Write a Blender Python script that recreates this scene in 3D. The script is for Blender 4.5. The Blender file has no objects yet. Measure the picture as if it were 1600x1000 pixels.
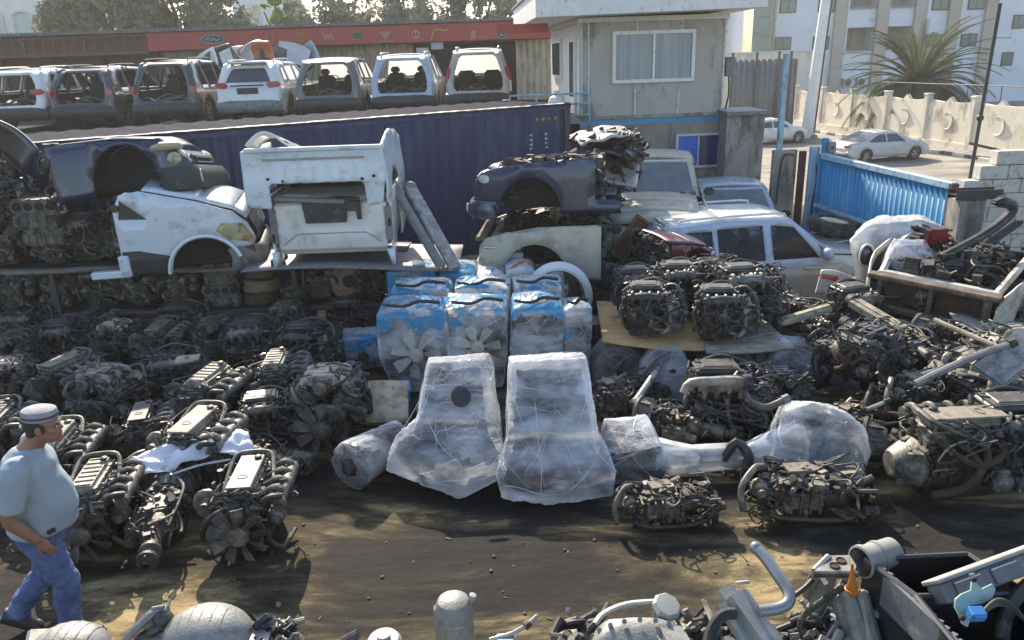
import bpy, bmesh, math, random
from mathutils import Vector, Matrix, Euler, noise, geometry
V = Vector
PI = math.pi
R = math.radians
S = bpy.context.scene
COL = S.collection
rnd = random.Random(11)

# ------------------------------------------------------------------ materials
def _nt(name):
    m = bpy.data.materials.new(name); m.use_nodes = True
    nt = m.node_tree; nt.nodes.clear()
    out = nt.nodes.new('ShaderNodeOutputMaterial')
    return m, nt, out

def _n(nt, t, **kw):
    n = nt.nodes.new(t)
    for k, v in kw.items():
        if k in n.inputs: n.inputs[k].default_value = v
        else: setattr(n, k, v)
    return n

def c4(c): return (c[0], c[1], c[2], 1.0)

def PM(name, c1, c2=None, rough=.6, metal=0.0, scale=5.0, dirt=None, damt=.5, dscale=9.0,
       bump=0.0, bscale=30.0, rnd_v=0.0, coat=0.0, rv=.12, spec=.5, stretch=(1, 1, 1), thr=(.35, .65), dust=0.0, dustc=(.36, .32, .255)):
    """principled surface: two colours mixed by noise, dirt patches on top, bump"""
    m, nt, out = _nt(name)
    L = nt.links.new
    tc = _n(nt, 'ShaderNodeTexCoord')
    mp = _n(nt, 'ShaderNodeMapping'); mp.inputs['Scale'].default_value = stretch
    L(tc.outputs['Object'], mp.inputs['Vector'])
    oi = _n(nt, 'ShaderNodeObjectInfo')
    ad = _n(nt, 'ShaderNodeVectorMath', operation='ADD')
    L(mp.outputs[0], ad.inputs[0])
    mu = _n(nt, 'ShaderNodeMath', operation='MULTIPLY'); mu.inputs[1].default_value = 37.0
    L(oi.outputs['Random'], mu.inputs[0]); L(mu.outputs[0], ad.inputs[1])
    n1 = _n(nt, 'ShaderNodeTexNoise', Scale=scale, Detail=6.0, Roughness=.65)
    L(ad.outputs[0], n1.inputs['Vector'])
    r1 = _n(nt, 'ShaderNodeValToRGB')
    r1.color_ramp.elements[0].position = thr[0]; r1.color_ramp.elements[1].position = thr[1]
    r1.color_ramp.elements[0].color = c4(c1); r1.color_ramp.elements[1].color = c4(c2 or [x * .8 for x in c1])
    L(n1.outputs['Fac'], r1.inputs[0])
    col = r1.outputs[0]
    if dirt:
        n2 = _n(nt, 'ShaderNodeTexNoise', Scale=dscale, Detail=8.0, Roughness=.7)
        L(ad.outputs[0], n2.inputs['Vector'])
        r2 = _n(nt, 'ShaderNodeMapRange'); r2.inputs[1].default_value = .62 - damt * .35; r2.inputs[2].default_value = .72 - damt * .2
        L(n2.outputs['Fac'], r2.inputs[0])
        mx = _n(nt, 'ShaderNodeMixRGB'); L(r2.outputs[0], mx.inputs[0]); L(col, mx.inputs[1]); mx.inputs[2].default_value = c4(dirt)
        col = mx.outputs[0]
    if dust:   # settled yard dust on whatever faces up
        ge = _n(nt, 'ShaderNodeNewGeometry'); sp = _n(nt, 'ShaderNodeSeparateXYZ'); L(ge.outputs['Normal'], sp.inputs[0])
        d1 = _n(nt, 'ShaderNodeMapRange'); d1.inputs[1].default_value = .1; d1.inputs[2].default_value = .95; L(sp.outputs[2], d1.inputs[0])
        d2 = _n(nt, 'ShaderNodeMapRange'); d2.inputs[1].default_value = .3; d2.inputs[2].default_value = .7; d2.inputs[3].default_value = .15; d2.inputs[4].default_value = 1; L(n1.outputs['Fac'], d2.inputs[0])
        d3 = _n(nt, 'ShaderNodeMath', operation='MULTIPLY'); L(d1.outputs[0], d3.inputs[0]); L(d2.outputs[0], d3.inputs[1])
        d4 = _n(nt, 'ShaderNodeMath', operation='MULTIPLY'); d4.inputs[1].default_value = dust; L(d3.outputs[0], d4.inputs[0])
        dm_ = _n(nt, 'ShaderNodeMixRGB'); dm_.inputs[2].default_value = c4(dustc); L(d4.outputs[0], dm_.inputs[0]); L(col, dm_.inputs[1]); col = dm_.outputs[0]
    if rnd_v:
        hs = _n(nt, 'ShaderNodeHueSaturation')
        r3 = _n(nt, 'ShaderNodeMapRange'); r3.inputs[3].default_value = 1 - rnd_v; r3.inputs[4].default_value = 1 + rnd_v
        L(oi.outputs['Random'], r3.inputs[0]); L(r3.outputs[0], hs.inputs['Value']); L(col, hs.inputs['Color'])
        col = hs.outputs[0]
    b = _n(nt, 'ShaderNodeBsdfPrincipled')
    L(col, b.inputs['Base Color'])
    b.inputs['Metallic'].default_value = metal
    b.inputs['Specular IOR Level'].default_value = spec
    b.inputs['Coat Weight'].default_value = coat
    if rv:
        r4 = _n(nt, 'ShaderNodeMapRange'); r4.inputs[3].default_value = max(.03, rough - rv); r4.inputs[4].default_value = min(1, rough + rv)
        L(n1.outputs['Fac'], r4.inputs[0]); L(r4.outputs[0], b.inputs['Roughness'])
    else: b.inputs['Roughness'].default_value = rough
    if bump:
        n3 = _n(nt, 'ShaderNodeTexNoise', Scale=bscale, Detail=4.0)
        L(ad.outputs[0], n3.inputs['Vector'])
        bp = _n(nt, 'ShaderNodeBump', Strength=bump, Distance=.02)
        L(n3.outputs['Fac'], bp.inputs['Height']); L(bp.outputs[0], b.inputs['Normal'])
    L(b.outputs[0], out.inputs[0])
    return m

def glass_mat(name, col=(.02, .03, .03), rough=.08, mixt=.5, dust=None):
    """window glass: clear part + glossy tinted part + a film of dust"""
    m, nt, out = _nt(name); L = nt.links.new
    tr = _n(nt, 'ShaderNodeBsdfTransparent'); tr.inputs[0].default_value = (.75, .8, .8, 1)
    b = _n(nt, 'ShaderNodeBsdfPrincipled', Roughness=rough); b.inputs['Base Color'].default_value = c4(dust or col)
    mx = _n(nt, 'ShaderNodeMixShader')
    n1 = _n(nt, 'ShaderNodeTexNoise', Scale=3.0, Detail=5.0)
    tc = _n(nt, 'ShaderNodeTexCoord'); L(tc.outputs['Object'], n1.inputs['Vector'])
    r4 = _n(nt, 'ShaderNodeMapRange'); r4.inputs[3].default_value = max(0, mixt - .15); r4.inputs[4].default_value = min(1, mixt + .15)
    L(n1.outputs['Fac'], r4.inputs[0]); L(r4.outputs[0], mx.inputs[0])
    L(tr.outputs[0], mx.inputs[1]); L(b.outputs[0], mx.inputs[2]); L(mx.outputs[0], out.inputs[0])
    return m

# ------------------------------------------------------------------ mesh builder
class MB:
    def __init__(s): s.v = []; s.f = []; s.k = []; s.M = Matrix.Identity(4); s.mi = 0
    def add(s, vs, fs, M=None):
        o = len(s.v); T = s.M @ M if M is not None else s.M
        s.v += [T @ V(p) for p in vs]
        s.f += [tuple(i + o for i in f) for f in fs]; s.k += [s.mi] * len(fs)
        return s
    def bm(s, b, M=None):
        b.verts.index_update()
        s.add([v.co.copy() for v in b.verts], [[v.index for v in f.verts] for f in b.faces], M); b.free(); return s
    def box(s, c, d, rot=None, bev=0.0, taper=None, seg=1):
        M = Matrix.Translation(c)
        if rot is not None: M = M @ Euler(rot).to_matrix().to_4x4()
        x, y, z = d[0] / 2, d[1] / 2, d[2] / 2
        tx, ty = taper if taper else (1, 1)
        vs = [(-x, -y, -z), (x, -y, -z), (x, y, -z), (-x, y, -z), (-x * tx, -y * ty, z), (x * tx, -y * ty, z), (x * tx, y * ty, z), (-x * tx, y * ty, z)]
        fs = [(0, 3, 2, 1), (4, 5, 6, 7), (0, 1, 5, 4), (1, 2, 6, 5), (2, 3, 7, 6), (3, 0, 4, 7)]
        if not bev: return s.add(vs, fs, M)
        b = bmesh.new(); bv = [b.verts.new(v) for v in vs]
        for f in fs: b.faces.new([bv[i] for i in f])
        bmesh.ops.bevel(b, geom=b.edges[:], offset=bev, segments=seg, affect='EDGES', clamp_overlap=True)
        return s.bm(b, M)
    def frame(s, p0, p1):
        d = V(p1) - V(p0); q = d.to_track_quat('Z', 'Y')
        return Matrix.Translation(p0) @ q.to_matrix().to_4x4(), d.length
    def cyl(s, p0, p1, r0, r1=None, n=12, caps=True):
        M, h = s.frame(p0, p1); r1 = r0 if r1 is None else r1
        return s.lathe([(r0, 0), (r1, h)], n, M, caps)
    def lathe(s, prof, n=14, M=None, caps=True, sx=1.0):
        vs = []; fs = []
        for r, z in prof:
            for i in range(n):
                a = 2 * PI * i / n; vs.append((r * math.cos(a) * sx, r * math.sin(a), z))
        for j in range(len(prof) - 1):
            for i in range(n):
                a, b = j * n + i, j * n + (i + 1) % n
                fs.append((a, b, b + n, a + n))
        if caps:
            fs.append(tuple(range(n))[::-1]); fs.append(tuple((len(prof) - 1) * n + i for i in range(n)))
        return s.add(vs, fs, M)
    def tube(s, pts, r, n=7, smooth=3, caps=True, flat=1.0):
        P = [V(p) for p in pts]
        if smooth and len(P) > 2:
            Q = []
            for i in range(len(P) - 1):
                a, b, c, d = P[max(i - 1, 0)], P[i], P[i + 1], P[min(i + 2, len(P) - 1)]
                for k in range(smooth):
                    t = k / smooth
                    Q.append(.5 * ((2 * b) + (c - a) * t + (2 * a - 5 * b + 4 * c - d) * t * t + (3 * b - a - 3 * c + d) * t ** 3))
            P = Q + [P[-1]]
        rr = r if isinstance(r, (list, tuple)) else None
        vs = []; fs = []; nv = None
        for i, p in enumerate(P):
            t = (P[min(i + 1, len(P) - 1)] - P[max(i - 1, 0)])
            if t.length < 1e-7: t = V((0, 0, 1))
            t.normalize()
            if nv is None:
                nv = t.orthogonal().normalized()
            else:
                nv = (nv - t * nv.dot(t));
                nv = nv.normalized() if nv.length > 1e-6 else t.orthogonal().normalized()
            bv = t.cross(nv)
            if rr:
                q = i / (len(P) - 1) * (len(rr) - 1); k = min(int(q), len(rr) - 2); ri = rr[k] + (rr[k + 1] - rr[k]) * (q - k)
            else: ri = r
            for j in range(n):
                a = 2 * PI * j / n; vs.append(p + nv * math.cos(a) * ri + bv * math.sin(a) * ri * flat)
        for i in range(len(P) - 1):
            for j in range(n):
                a, b = i * n + j, i * n + (j + 1) % n; fs.append((a, b, b + n, a + n))
        if caps: fs.append(tuple(range(n))[::-1]); fs.append(tuple((len(P) - 1) * n + j for j in range(n)))
        return s.add(vs, fs)
    def prism(s, poly, d, M=None, bev=0.0):
        """outline in the xy plane pushed d along z"""
        n = len(poly); vs = [(p[0], p[1], 0) for p in poly] + [(p[0], p[1], d) for p in poly]
        fs = [tuple(range(n))[::-1], tuple(range(n, 2 * n))] + [(i, (i + 1) % n, (i + 1) % n + n, i + n) for i in range(n)]
        if not bev: return s.add(vs, fs, M)
        b = bmesh.new(); bv = [b.verts.new(v) for v in vs]
        for f in fs: b.faces.new([bv[i] for i in f])
        bmesh.ops.bevel(b, geom=b.edges[:], offset=bev, segments=1, affect='EDGES', clamp_overlap=True)
        return s.bm(b, M)
    def grid(s, fn, nu, nv, M=None):
        vs = [fn(i / nu, j / nv) for j in range(nv + 1) for i in range(nu + 1)]
        fs = [(j * (nu + 1) + i, j * (nu + 1) + i + 1, (j + 1) * (nu + 1) + i + 1, (j + 1) * (nu + 1) + i) for j in range(nv) for i in range(nu)]
        return s.add(vs, fs, M)
    def ball(s, c, r, n=10, m=7, amp=0.0, seed=0.0, fr=2.0):
        r = (r, r, r) if not isinstance(r, (list, tuple)) else r
        def fn(u, w):
            a, b = 2 * PI * u, PI * (w - .5)
            d = V((math.cos(a) * math.cos(b), math.sin(a) * math.cos(b), math.sin(b)))
            k = 1 + (amp * noise.noise(d * fr + V((seed, seed * 1.7, 0))) if amp else 0)
            return V(c) + V((d.x * r[0], d.y * r[1], d.z * r[2])) * k
        return s.grid(fn, n, m)
    def panel(s, outline, holes=(), fn=None, step=.15, rs=.12):
        """flat outline with holes, filled and mapped to space by fn(a, b)"""
        def res(pl):
            o = []
            for i, p in enumerate(pl):
                q = pl[(i + 1) % len(pl)]; d = math.dist(p, q); k = max(1, int(d / rs + .5))
                o += [(p[0] + (q[0] - p[0]) * j / k, p[1] + (q[1] - p[1]) * j / k) for j in range(k)]
            return o
        def inside(pt, pl):
            c = False; x, y = pt
            for i in range(len(pl)):
                (x1, y1), (x2, y2) = pl[i], pl[i - 1]
                if (y1 > y) != (y2 > y) and x < (x2 - x1) * (y - y1) / (y2 - y1) + x1: c = not c
            return c
        loops = [res(outline)] + [res(h) for h in holes]
        vs = []; es = []
        for l in loops:
            o = len(vs); vs += l; es += [(o + i, o + (i + 1) % len(l)) for i in range(len(l))]
        xs = [p[0] for p in loops[0]]; ys = [p[1] for p in loops[0]]
        bound = vs[:]
        x = min(xs) + step * .5
        while x < max(xs):
            y = min(ys) + step * .5
            while y < max(ys):
                if inside((x, y), loops[0]) and not any(inside((x, y), h) for h in loops[1:]) and min((a - x) ** 2 + (b - y) ** 2 for a, b in bound) > (step * .45) ** 2:
                    vs.append((x, y))
                y += step
            x += step
        r = geometry.delaunay_2d_cdt([V(p) for p in vs], es, [], 0, 1e-6)
        P = [(p.x, p.y) for p in r[0]]; fs = []
        for f in r[2]:
            c = (sum(P[i][0] for i in f) / len(f), sum(P[i][1] for i in f) / len(f))
            if inside(c, loops[0]) and not any(inside(c, h) for h in loops[1:]): fs.append(tuple(f))
        return s.add([fn(*p) if fn else (p[0], p[1], 0) for p in P], fs)
    def hull(s, pts, M=None, sub=0, amp=0.0, fr=3.0, seed=0.0, smooth=0):
        b = bmesh.new(); vv = [b.verts.new(p) for p in pts]
        r = bmesh.ops.convex_hull(b, input=vv)
        bad = [e for e in r.get('geom_interior', []) + r.get('geom_unused', []) if isinstance(e, bmesh.types.BMVert)]
        if bad: bmesh.ops.delete(b, geom=list(set(bad)), context='VERTS')
        for _ in range(sub):
            bmesh.ops.subdivide_edges(b, edges=b.edges[:], cuts=1, use_grid_fill=True)
            bmesh.ops.triangulate(b, faces=[f for f in b.faces if len(f.verts) > 4])
            for k in range(smooth):
                bmesh.ops.smooth_vert(b, verts=b.verts[:], factor=.5, use_axis_x=True, use_axis_y=True, use_axis_z=True)
        if amp:
            b.normal_update()
            for v in b.verts:
                v.co += v.normal * amp * (noise.noise(v.co * fr + V((seed, 0, seed))) + .5 * noise.noise(v.co * fr * 2.7 + V((0, seed, 3))))
        return s.bm(b, M)
    def text(s, body, size, M, depth=.004):
        cu = bpy.data.curves.new('t', 'FONT'); cu.body = body; cu.size = size; cu.extrude = depth; cu.align_x = 'CENTER'; cu.align_y = 'CENTER'; cu.resolution_u = 2
        o = bpy.data.objects.new('t', cu); COL.objects.link(o)
        dg = bpy.context.evaluated_depsgraph_get(); me = bpy.data.meshes.new_from_object(o.evaluated_get(dg))
        s.add([v.co.copy() for v in me.vertices], [tuple(p.vertices) for p in me.polygons], M)
        bpy.data.objects.remove(o); bpy.data.meshes.remove(me); bpy.data.curves.remove(cu); return s
    def mesh(s, name, mats, ang=35, solid=0.0):
        me = bpy.data.meshes.new(name); me.from_pydata(s.v, [], s.f)
        for m in (mats if isinstance(mats, (list, tuple)) else [mats]): me.materials.append(m)
        me.polygons.foreach_set('material_index', s.k)
        b = bmesh.new(); b.from_mesh(me); bmesh.ops.remove_doubles(b, verts=b.verts[:], dist=2e-5)
        bmesh.ops.recalc_face_normals(b, faces=b.faces[:]); b.to_mesh(me); b.free()
        me.polygons.foreach_set('use_smooth', [True] * len(me.polygons))
        if ang < 180: me.set_sharp_from_angle(angle=R(ang))
        me.update(); return me
    def build(s, name, mats, parent=None, ang=35, solid=0.0, label=None):
        o = bpy.data.objects.new(name, s.mesh(name, mats, ang)); COL.objects.link(o)
        if parent is not None: o.parent = parent
        if solid:
            md = o.modifiers.new('s', 'SOLIDIFY'); md.thickness = solid; md.offset = -1
        if label: o['label'] = label
        return o

def tag(o, label=None, cat=None, group=None, kind=None):
    for k, v in (('label', label), ('category', cat), ('group', group), ('kind', kind)):
        if v: o[k] = v
    return o
def thing(name, label, cat, loc=(0, 0, 0), rz=0, group=None, rot=None, scale=None):
    o = bpy.data.objects.new(name, None); COL.objects.link(o); o.empty_display_size = .1
    o.location = loc; o.rotation_euler = rot if rot else (0, 0, rz)
    if scale: o.scale = (scale,) * 3 if not isinstance(scale, (tuple, list)) else scale
    return tag(o, label, cat, group)
def struct(mb, name, mats, ang=35, kind='structure', parent=None):
    return tag(mb.build(name, mats, parent, ang), kind=kind)
KIDS = {}
def kids(o):
    return [c for c in COL.objects if c.parent == o]
def snap(root):
    """remember a source thing's parts and sub-parts so copies are quick"""
    t = [(c, kids(c)) for c in kids(root)]; KIDS[root.name] = t; return t
def dup(root, label, group, loc, rot=(0, 0, 0), scale=1.0, drop=()):
    t = KIDS.get(root.name) or snap(root)
    r = root.copy(); COL.objects.link(r); r.location = loc; r.rotation_euler = rot
    r.scale = (scale,) * 3 if not isinstance(scale, (tuple, list)) else scale
    tag(r, label, None, group)
    for c, g in t:
        if c.name.split('.')[0] in drop: continue
        d = c.copy(); COL.objects.link(d); d.parent = r
        for x in g:
            y = x.copy(); COL.objects.link(y); y.parent = d
    return r

# ------------------------------------------------------------------ camera
CH, CF, CP, CR = 3.85, 1200.0, math.atan(410 / 1200.0), .033
fw = V((0, math.cos(CP), -math.sin(CP))); u0 = V((0, math.sin(CP), math.cos(CP))); r0 = V((1, 0, 0))
cup = u0 * math.cos(CR) + r0 * math.sin(CR); crt = r0 * math.cos(CR) - u0 * math.sin(CR)
cam = bpy.data.objects.new('camera', bpy.data.cameras.new('camera')); COL.objects.link(cam)
cam.data.sensor_width = 36; cam.data.lens = 27; cam.data.clip_end = 2000; cam.data.clip_start = .05
mw = Matrix((crt, cup, -fw)).transposed().to_4x4(); mw.translation = (0, 0, CH); cam.matrix_world = mw
S.camera = cam
def ray(u, v): return fw + crt * ((u - 800) / CF) - cup * ((v - 500) / CF)
def at(u, v, y=None, z=None):
    """where the line of sight through photo point (u, v) meets depth y or height z"""
    d = ray(u, v); t = (y / d.y) if y is not None else (z - CH) / d.z
    return V((0, 0, CH)) + d * t
# ------------------------------------------------------------------ light
SUN_AZ = math.atan2(-.29, .957)      # sun behind the yard, towards the west side of the picture
SUN_EL = R(35)
w = bpy.data.worlds.new("World"); S.world = w; w.use_nodes = True
bg = w.node_tree.nodes['Background']
sky = w.node_tree.nodes.new('ShaderNodeTexSky'); sky.sky_type = 'NISHITA'; sky.sun_disc = False
sky.sun_elevation = SUN_EL; sky.sun_rotation = SUN_AZ; sky.dust_density = 1.2; sky.air_density = 1.0
w.node_tree.links.new(sky.outputs[0], bg.inputs[0]); bg.inputs[1].default_value = .15
sl = bpy.data.lights.new('sun', 'SUN'); sl.energy = 4.6; sl.angle = R(.6); sl.color = (1, .89, .72)
so = bpy.data.objects.new('sun', sl); COL.objects.link(so)
sd = V((math.sin(SUN_AZ) * math.cos(SUN_EL), math.cos(SUN_AZ) * math.cos(SUN_EL), math.sin(SUN_EL)))
so.rotation_euler = sd.to_track_quat('Z', 'Y').to_euler(); so.location = (0, 0, 30)
vs = S.view_settings; vs.view_transform = 'Standard'; vs.look = 'None'; vs.exposure = 1.1; vs.gamma = 1; vs.use_curve_mapping = False
S.cycles.max_bounces = 6; S.cycles.transparent_max_bounces = 12; S.cycles.diffuse_bounces = 3; S.cycles.glossy_bounces = 3; S.cycles.use_denoising = True
S.cycles.caustics_reflective = False; S.cycles.caustics_refractive = False

# ------------------------------------------------------------------ dusty air
m, nt, out = _nt('dusty_air'); pv = _n(nt, 'ShaderNodeVolumePrincipled'); pv.inputs['Color'].default_value = (.95, .95, .93, 1); pv.inputs['Density'].default_value = .0009; pv.inputs['Anisotropy'].default_value = .45
nt.links.new(pv.outputs[0], out.inputs[1])
g = MB(); g.box((0, 120, 9.2), (640, 400, 24)); tag(g.build('haze', m), kind='stuff')
# ------------------------------------------------------------------ ground
def gz(x, y):
    t = (x - 6.9 + max(0, (y - 20) * .3)) / 9
    t = min(1, max(0, t)); return -1.45 * t * t * (3 - 2 * t)
def ground_mat():
    m, nt, out = _nt('oily_ground'); L = nt.links.new
    g = _n(nt, 'ShaderNodeNewGeometry')
    mp = _n(nt, 'ShaderNodeMapping'); mp.inputs['Scale'].default_value = (.55, 1.25, 1); mp.inputs['Location'].default_value = (3.15, 1.9, 0); mp.inputs['Rotation'].default_value = (0, 0, .12); L(g.outputs['Position'], mp.inputs[0])
    n1 = _n(nt, 'ShaderNodeTexNoise', Scale=.75, Detail=9.0, Roughness=.62, Distortion=.6); L(mp.outputs[0], n1.inputs['Vector'])
    r1 = _n(nt, 'ShaderNodeValToRGB'); e = r1.color_ramp.elements
    e[0].position = .38; e[0].color = (.010, .0095, .009, 1); e[1].position = .66; e[1].color = (.44, .33, .165, 1)
    a = e.new(.47); a.color = (.024, .021, .017, 1); a = e.new(.54); a.color = (.085, .068, .040, 1); a = e.new(.585); a.color = (.27, .205, .105, 1)
    L(n1.outputs['Fac'], r1.inputs[0])
    # raked sand ripples and small spills
    mp2 = _n(nt, 'ShaderNodeMapping'); mp2.inputs['Scale'].default_value = (1.2, 6, 1); mp2.inputs['Rotation'].default_value = (0, 0, -.35); L(g.outputs['Position'], mp2.inputs[0])
    n2 = _n(nt, 'ShaderNodeTexNoise', Scale=1.5, Detail=7.0, Roughness=.7, Distortion=.4); L(mp2.outputs[0], n2.inputs['Vector'])
    r2 = _n(nt, 'ShaderNodeMapRange'); r2.inputs[1].default_value = .35; r2.inputs[2].default_value = .68; r2.inputs[3].default_value = .45; r2.inputs[4].default_value = 1.4; L(n2.outputs['Fac'], r2.inputs[0])
    mx = _n(nt, 'ShaderNodeMixRGB', blend_type='MULTIPLY'); mx.inputs[0].default_value = 1; L(r1.outputs[0], mx.inputs[1]); L(r2.outputs[0], mx.inputs[2])
    n3 = _n(nt, 'ShaderNodeTexNoise', Scale=9.0, Detail=8.0, Roughness=.75); L(g.outputs['Position'], n3.inputs['Vector'])
    r3 = _n(nt, 'ShaderNodeMapRange'); r3.inputs[1].default_value = .56; r3.inputs[2].default_value = .66; L(n3.outputs['Fac'], r3.inputs[0])
    mx2 = _n(nt, 'ShaderNodeMixRGB'); mx2.inputs[2].default_value = (.02, .018, .015, 1)
    mm = _n(nt, 'ShaderNodeMath', operation='MULTIPLY'); mm.inputs[1].default_value = .7; L(r3.outputs[0], mm.inputs[0]); L(mm.outputs[0], mx2.inputs[0]); L(mx.outputs[0], mx2.inputs[1])
    # beyond the gate: pale dusty asphalt
    sp = _n(nt, 'ShaderNodeSeparateXYZ'); L(g.outputs['Position'], sp.inputs[0])
    f1 = _n(nt, 'ShaderNodeMapRange'); f1.inputs[1].default_value = 7; f1.inputs[2].default_value = 8.5; L(sp.outputs[0], f1.inputs[0])
    f2 = _n(nt, 'ShaderNodeMapRange'); f2.inputs[1].default_value = 11; f2.inputs[2].default_value = 14; L(sp.outputs[1], f2.inputs[0])
    fm = _n(nt, 'ShaderNodeMath', operation='MULTIPLY'); L(f1.outputs[0], fm.inputs[0]); L(f2.outputs[0], fm.inputs[1])
    r5 = _n(nt, 'ShaderNodeValToRGB'); r5.color_ramp.elements[0].color = (.17, .15, .125, 1); r5.color_ramp.elements[1].color = (.36, .32, .26, 1); r5.color_ramp.elements[0].position = .35; r5.color_ramp.elements[1].position = .62
    L(n1.outputs['Fac'], r5.inputs[0])
    mx3 = _n(nt, 'ShaderNodeMixRGB'); L(fm.outputs[0], mx3.inputs[0]); L(mx2.outputs[0], mx3.inputs[1]); L(r5.outputs[0], mx3.inputs[2])
    b = _n(nt, 'ShaderNodeBsdfPrincipled'); L(mx3.outputs[0], b.inputs['Base Color'])
    r6 = _n(nt, 'ShaderNodeMapRange'); r6.inputs[1].default_value = .38; r6.inputs[2].default_value = .55; r6.inputs[3].default_value = .78; r6.inputs[4].default_value = .9; L(n1.outputs['Fac'], r6.inputs[0]); L(r6.outputs[0], b.inputs['Roughness'])
    b.inputs['Specular IOR Level'].default_value = .15
    bp = _n(nt, 'ShaderNodeBump', Strength=.45, Distance=.03); n4 = _n(nt, 'ShaderNodeTexNoise', Scale=14.0, Detail=8.0, Roughness=.7); L(g.outputs['Position'], n4.inputs['Vector'])
    L(n4.outputs['Fac'], bp.inputs['Height']); L(bp.outputs[0], b.inputs['Normal']); L(b.outputs[0], out.inputs[0])
    return m
xs = [-300, -120, -40, -20, -10, -5, 0, 3, 5, 6] + [6.5 + .8 * i for i in range(16)] + [22, 26, 40, 120, 300]
ys = [-60, -10, 0, 4, 7, 10, 12, 14, 16, 18, 20, 23, 26, 30, 35, 40, 46, 52, 60, 80, 140, 300]
g = MB(); g.add([(x, y, gz(x, y)) for y in ys for x in xs], [(j * len(xs) + i, j * len(xs) + i + 1, (j + 1) * len(xs) + i + 1, (j + 1) * len(xs) + i) for j in range(len(ys) - 1) for i in range(len(xs) - 1)])
struct(g, 'ground', ground_mat(), 180)

r = random.Random(77); g = MB()
for i in range(420):
    x, y = r.uniform(-4, 5), r.uniform(4.2, 7.5); s_ = r.choice((.004, .006, .009, .014)) * r.uniform(.6, 1.3)
    if r.random() < .75: g.ball((x, y, s_ * .4), (s_, s_ * r.uniform(.6, 1.2), s_ * .6), 6, 4)
    else: g.box((x, y, s_ * .3), (s_ * 3, s_, s_ * .5), rot=(0, 0, r.uniform(0, 3)))
tag(g.build('debris', PM('grit', (.16, .14, .11), (.06, .055, .05), .9, scale=.8, rv=0)), kind='stuff')
# ------------------------------------------------------------------ shared materials
M_conc = PM('raw_concrete', (.34, .32, .28), (.24, .22, .19), .85, dirt=(.10, .09, .08), damt=.45, scale=2.5, dscale=3, bump=.3, bscale=25, stretch=(1, 1, .35))
M_wall = PM('grey_house_paint', (.43, .395, .345), (.38, .35, .31), .85, dirt=(.2, .185, .16), damt=.25, scale=1.4, dscale=2.2, stretch=(1, 1, .5), bump=.08)
M_white = PM('white_paint', (.74, .73, .69), (.64, .63, .59), .6, dirt=(.35, .32, .27), damt=.15, scale=2)
M_offw = PM('off_white_trim', (.62, .60, .55), (.5, .48, .44), .6, dirt=(.3, .27, .22), damt=.25)
M_blue_beam = PM('blue_painted_beam', (.06, .22, .42), (.10, .28, .46), .6, dirt=(.3, .28, .25), damt=.3, scale=4)
M_blue_pane = PM('blue_window_film', (.008, .14, .62), (.006, .10, .5), .25, spec=.6)
M_gate = PM('blue_gate_paint', (.02, .23, .46), (.022, .19, .40), .5, dirt=(.12, .30, .42), damt=.35, scale=3, dscale=5, stretch=(1, 1, .3))
M_pale = PM('pale_blue_paint', (.30, .46, .55), (.22, .38, .48), .6, dirt=(.2, .18, .15), damt=.35, stretch=(1, 1, .3))
M_rust = PM('rust_red_steel', (.15, .045, .028), (.09, .035, .025), .8, dirt=(.05, .03, .025), damt=.4)
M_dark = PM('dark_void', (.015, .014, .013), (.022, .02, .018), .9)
M_darkm = PM('dark_steel', (.045, .043, .042), (.07, .065, .06), .6, metal=.3, dirt=(.09, .06, .04), damt=.3)
M_blk = PM('black_plastic', (.018, .018, .019), (.03, .029, .028), .45, dirt=(.09, .08, .065), damt=.3, scale=4)
M_rub = PM('rubber', (.018, .017, .017), (.03, .028, .026), .8, dirt=(.10, .09, .075), damt=.35)
M_red = PM('red_sign_board', (.37, .045, .03), (.30, .042, .03), .55, dirt=(.3, .09, .06), damt=.3, scale=1.2)
M_brown = PM('brown_shutter', (.085, .062, .05), (.065, .05, .042), .8, dirt=(.04, .03, .025), damt=.4)
M_roll = PM('beige_roller_steel', (.50, .44, .33), (.42, .37, .28), .7, dirt=(.2, .16, .11), damt=.35, stretch=(1, 1, .2))
M_beige = PM('sand_plaster', (.74, .66, .52), (.66, .58, .45), .9, dirt=(.34, .27, .19), damt=.3, scale=.8, dscale=1.3, stretch=(1, 1, .5), bump=.1)
M_apt = PM('apartment_render', (.72, .73, .74), (.66, .67, .69), .85, scale=.4, dirt=(.5, .5, .5), damt=.15, dscale=.6)
M_pil = PM('sand_pilaster', (.50, .42, .33), (.44, .37, .29), .85, scale=.5)
M_wgl = PM('green_window_glass', (.05, .10, .085), (.08, .14, .12), .12, spec=.7, scale=.8)
M_cur = PM('curtain_behind_glass', (.30, .33, .35), (.19, .215, .235), .25, spec=.6, scale=2.2, stretch=(3.2, 1, .12))
M_glass = glass_mat('clear_glass', (.03, .035, .04), .06, .5)
M_grey = PM('grey_paint', (.20, .20, .195), (.15, .15, .15), .6, dirt=(.08, .07, .06), damt=.3)
M_alu = PM('bare_aluminium', (.52, .50, .46), (.38, .36, .33), .38, metal=.85, dirt=(.10, .085, .065), damt=.35, scale=8)
M_chrome = PM('chrome', (.7, .7, .7), (.6, .6, .6), .18, metal=1)

# ------------------------------------------------------------------ terrace with the shops and the cars behind the container
g = MB(); g.box((-9.4, 29.0, 1.17), (22.4, 17, 2.34)); struct(g, 'terrace', PM('oily_terrace', (.06, .055, .05), (.035, .033, .03), .95, dirt=(.10, .09, .07), damt=.3, scale=.8, spec=.03))

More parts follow.
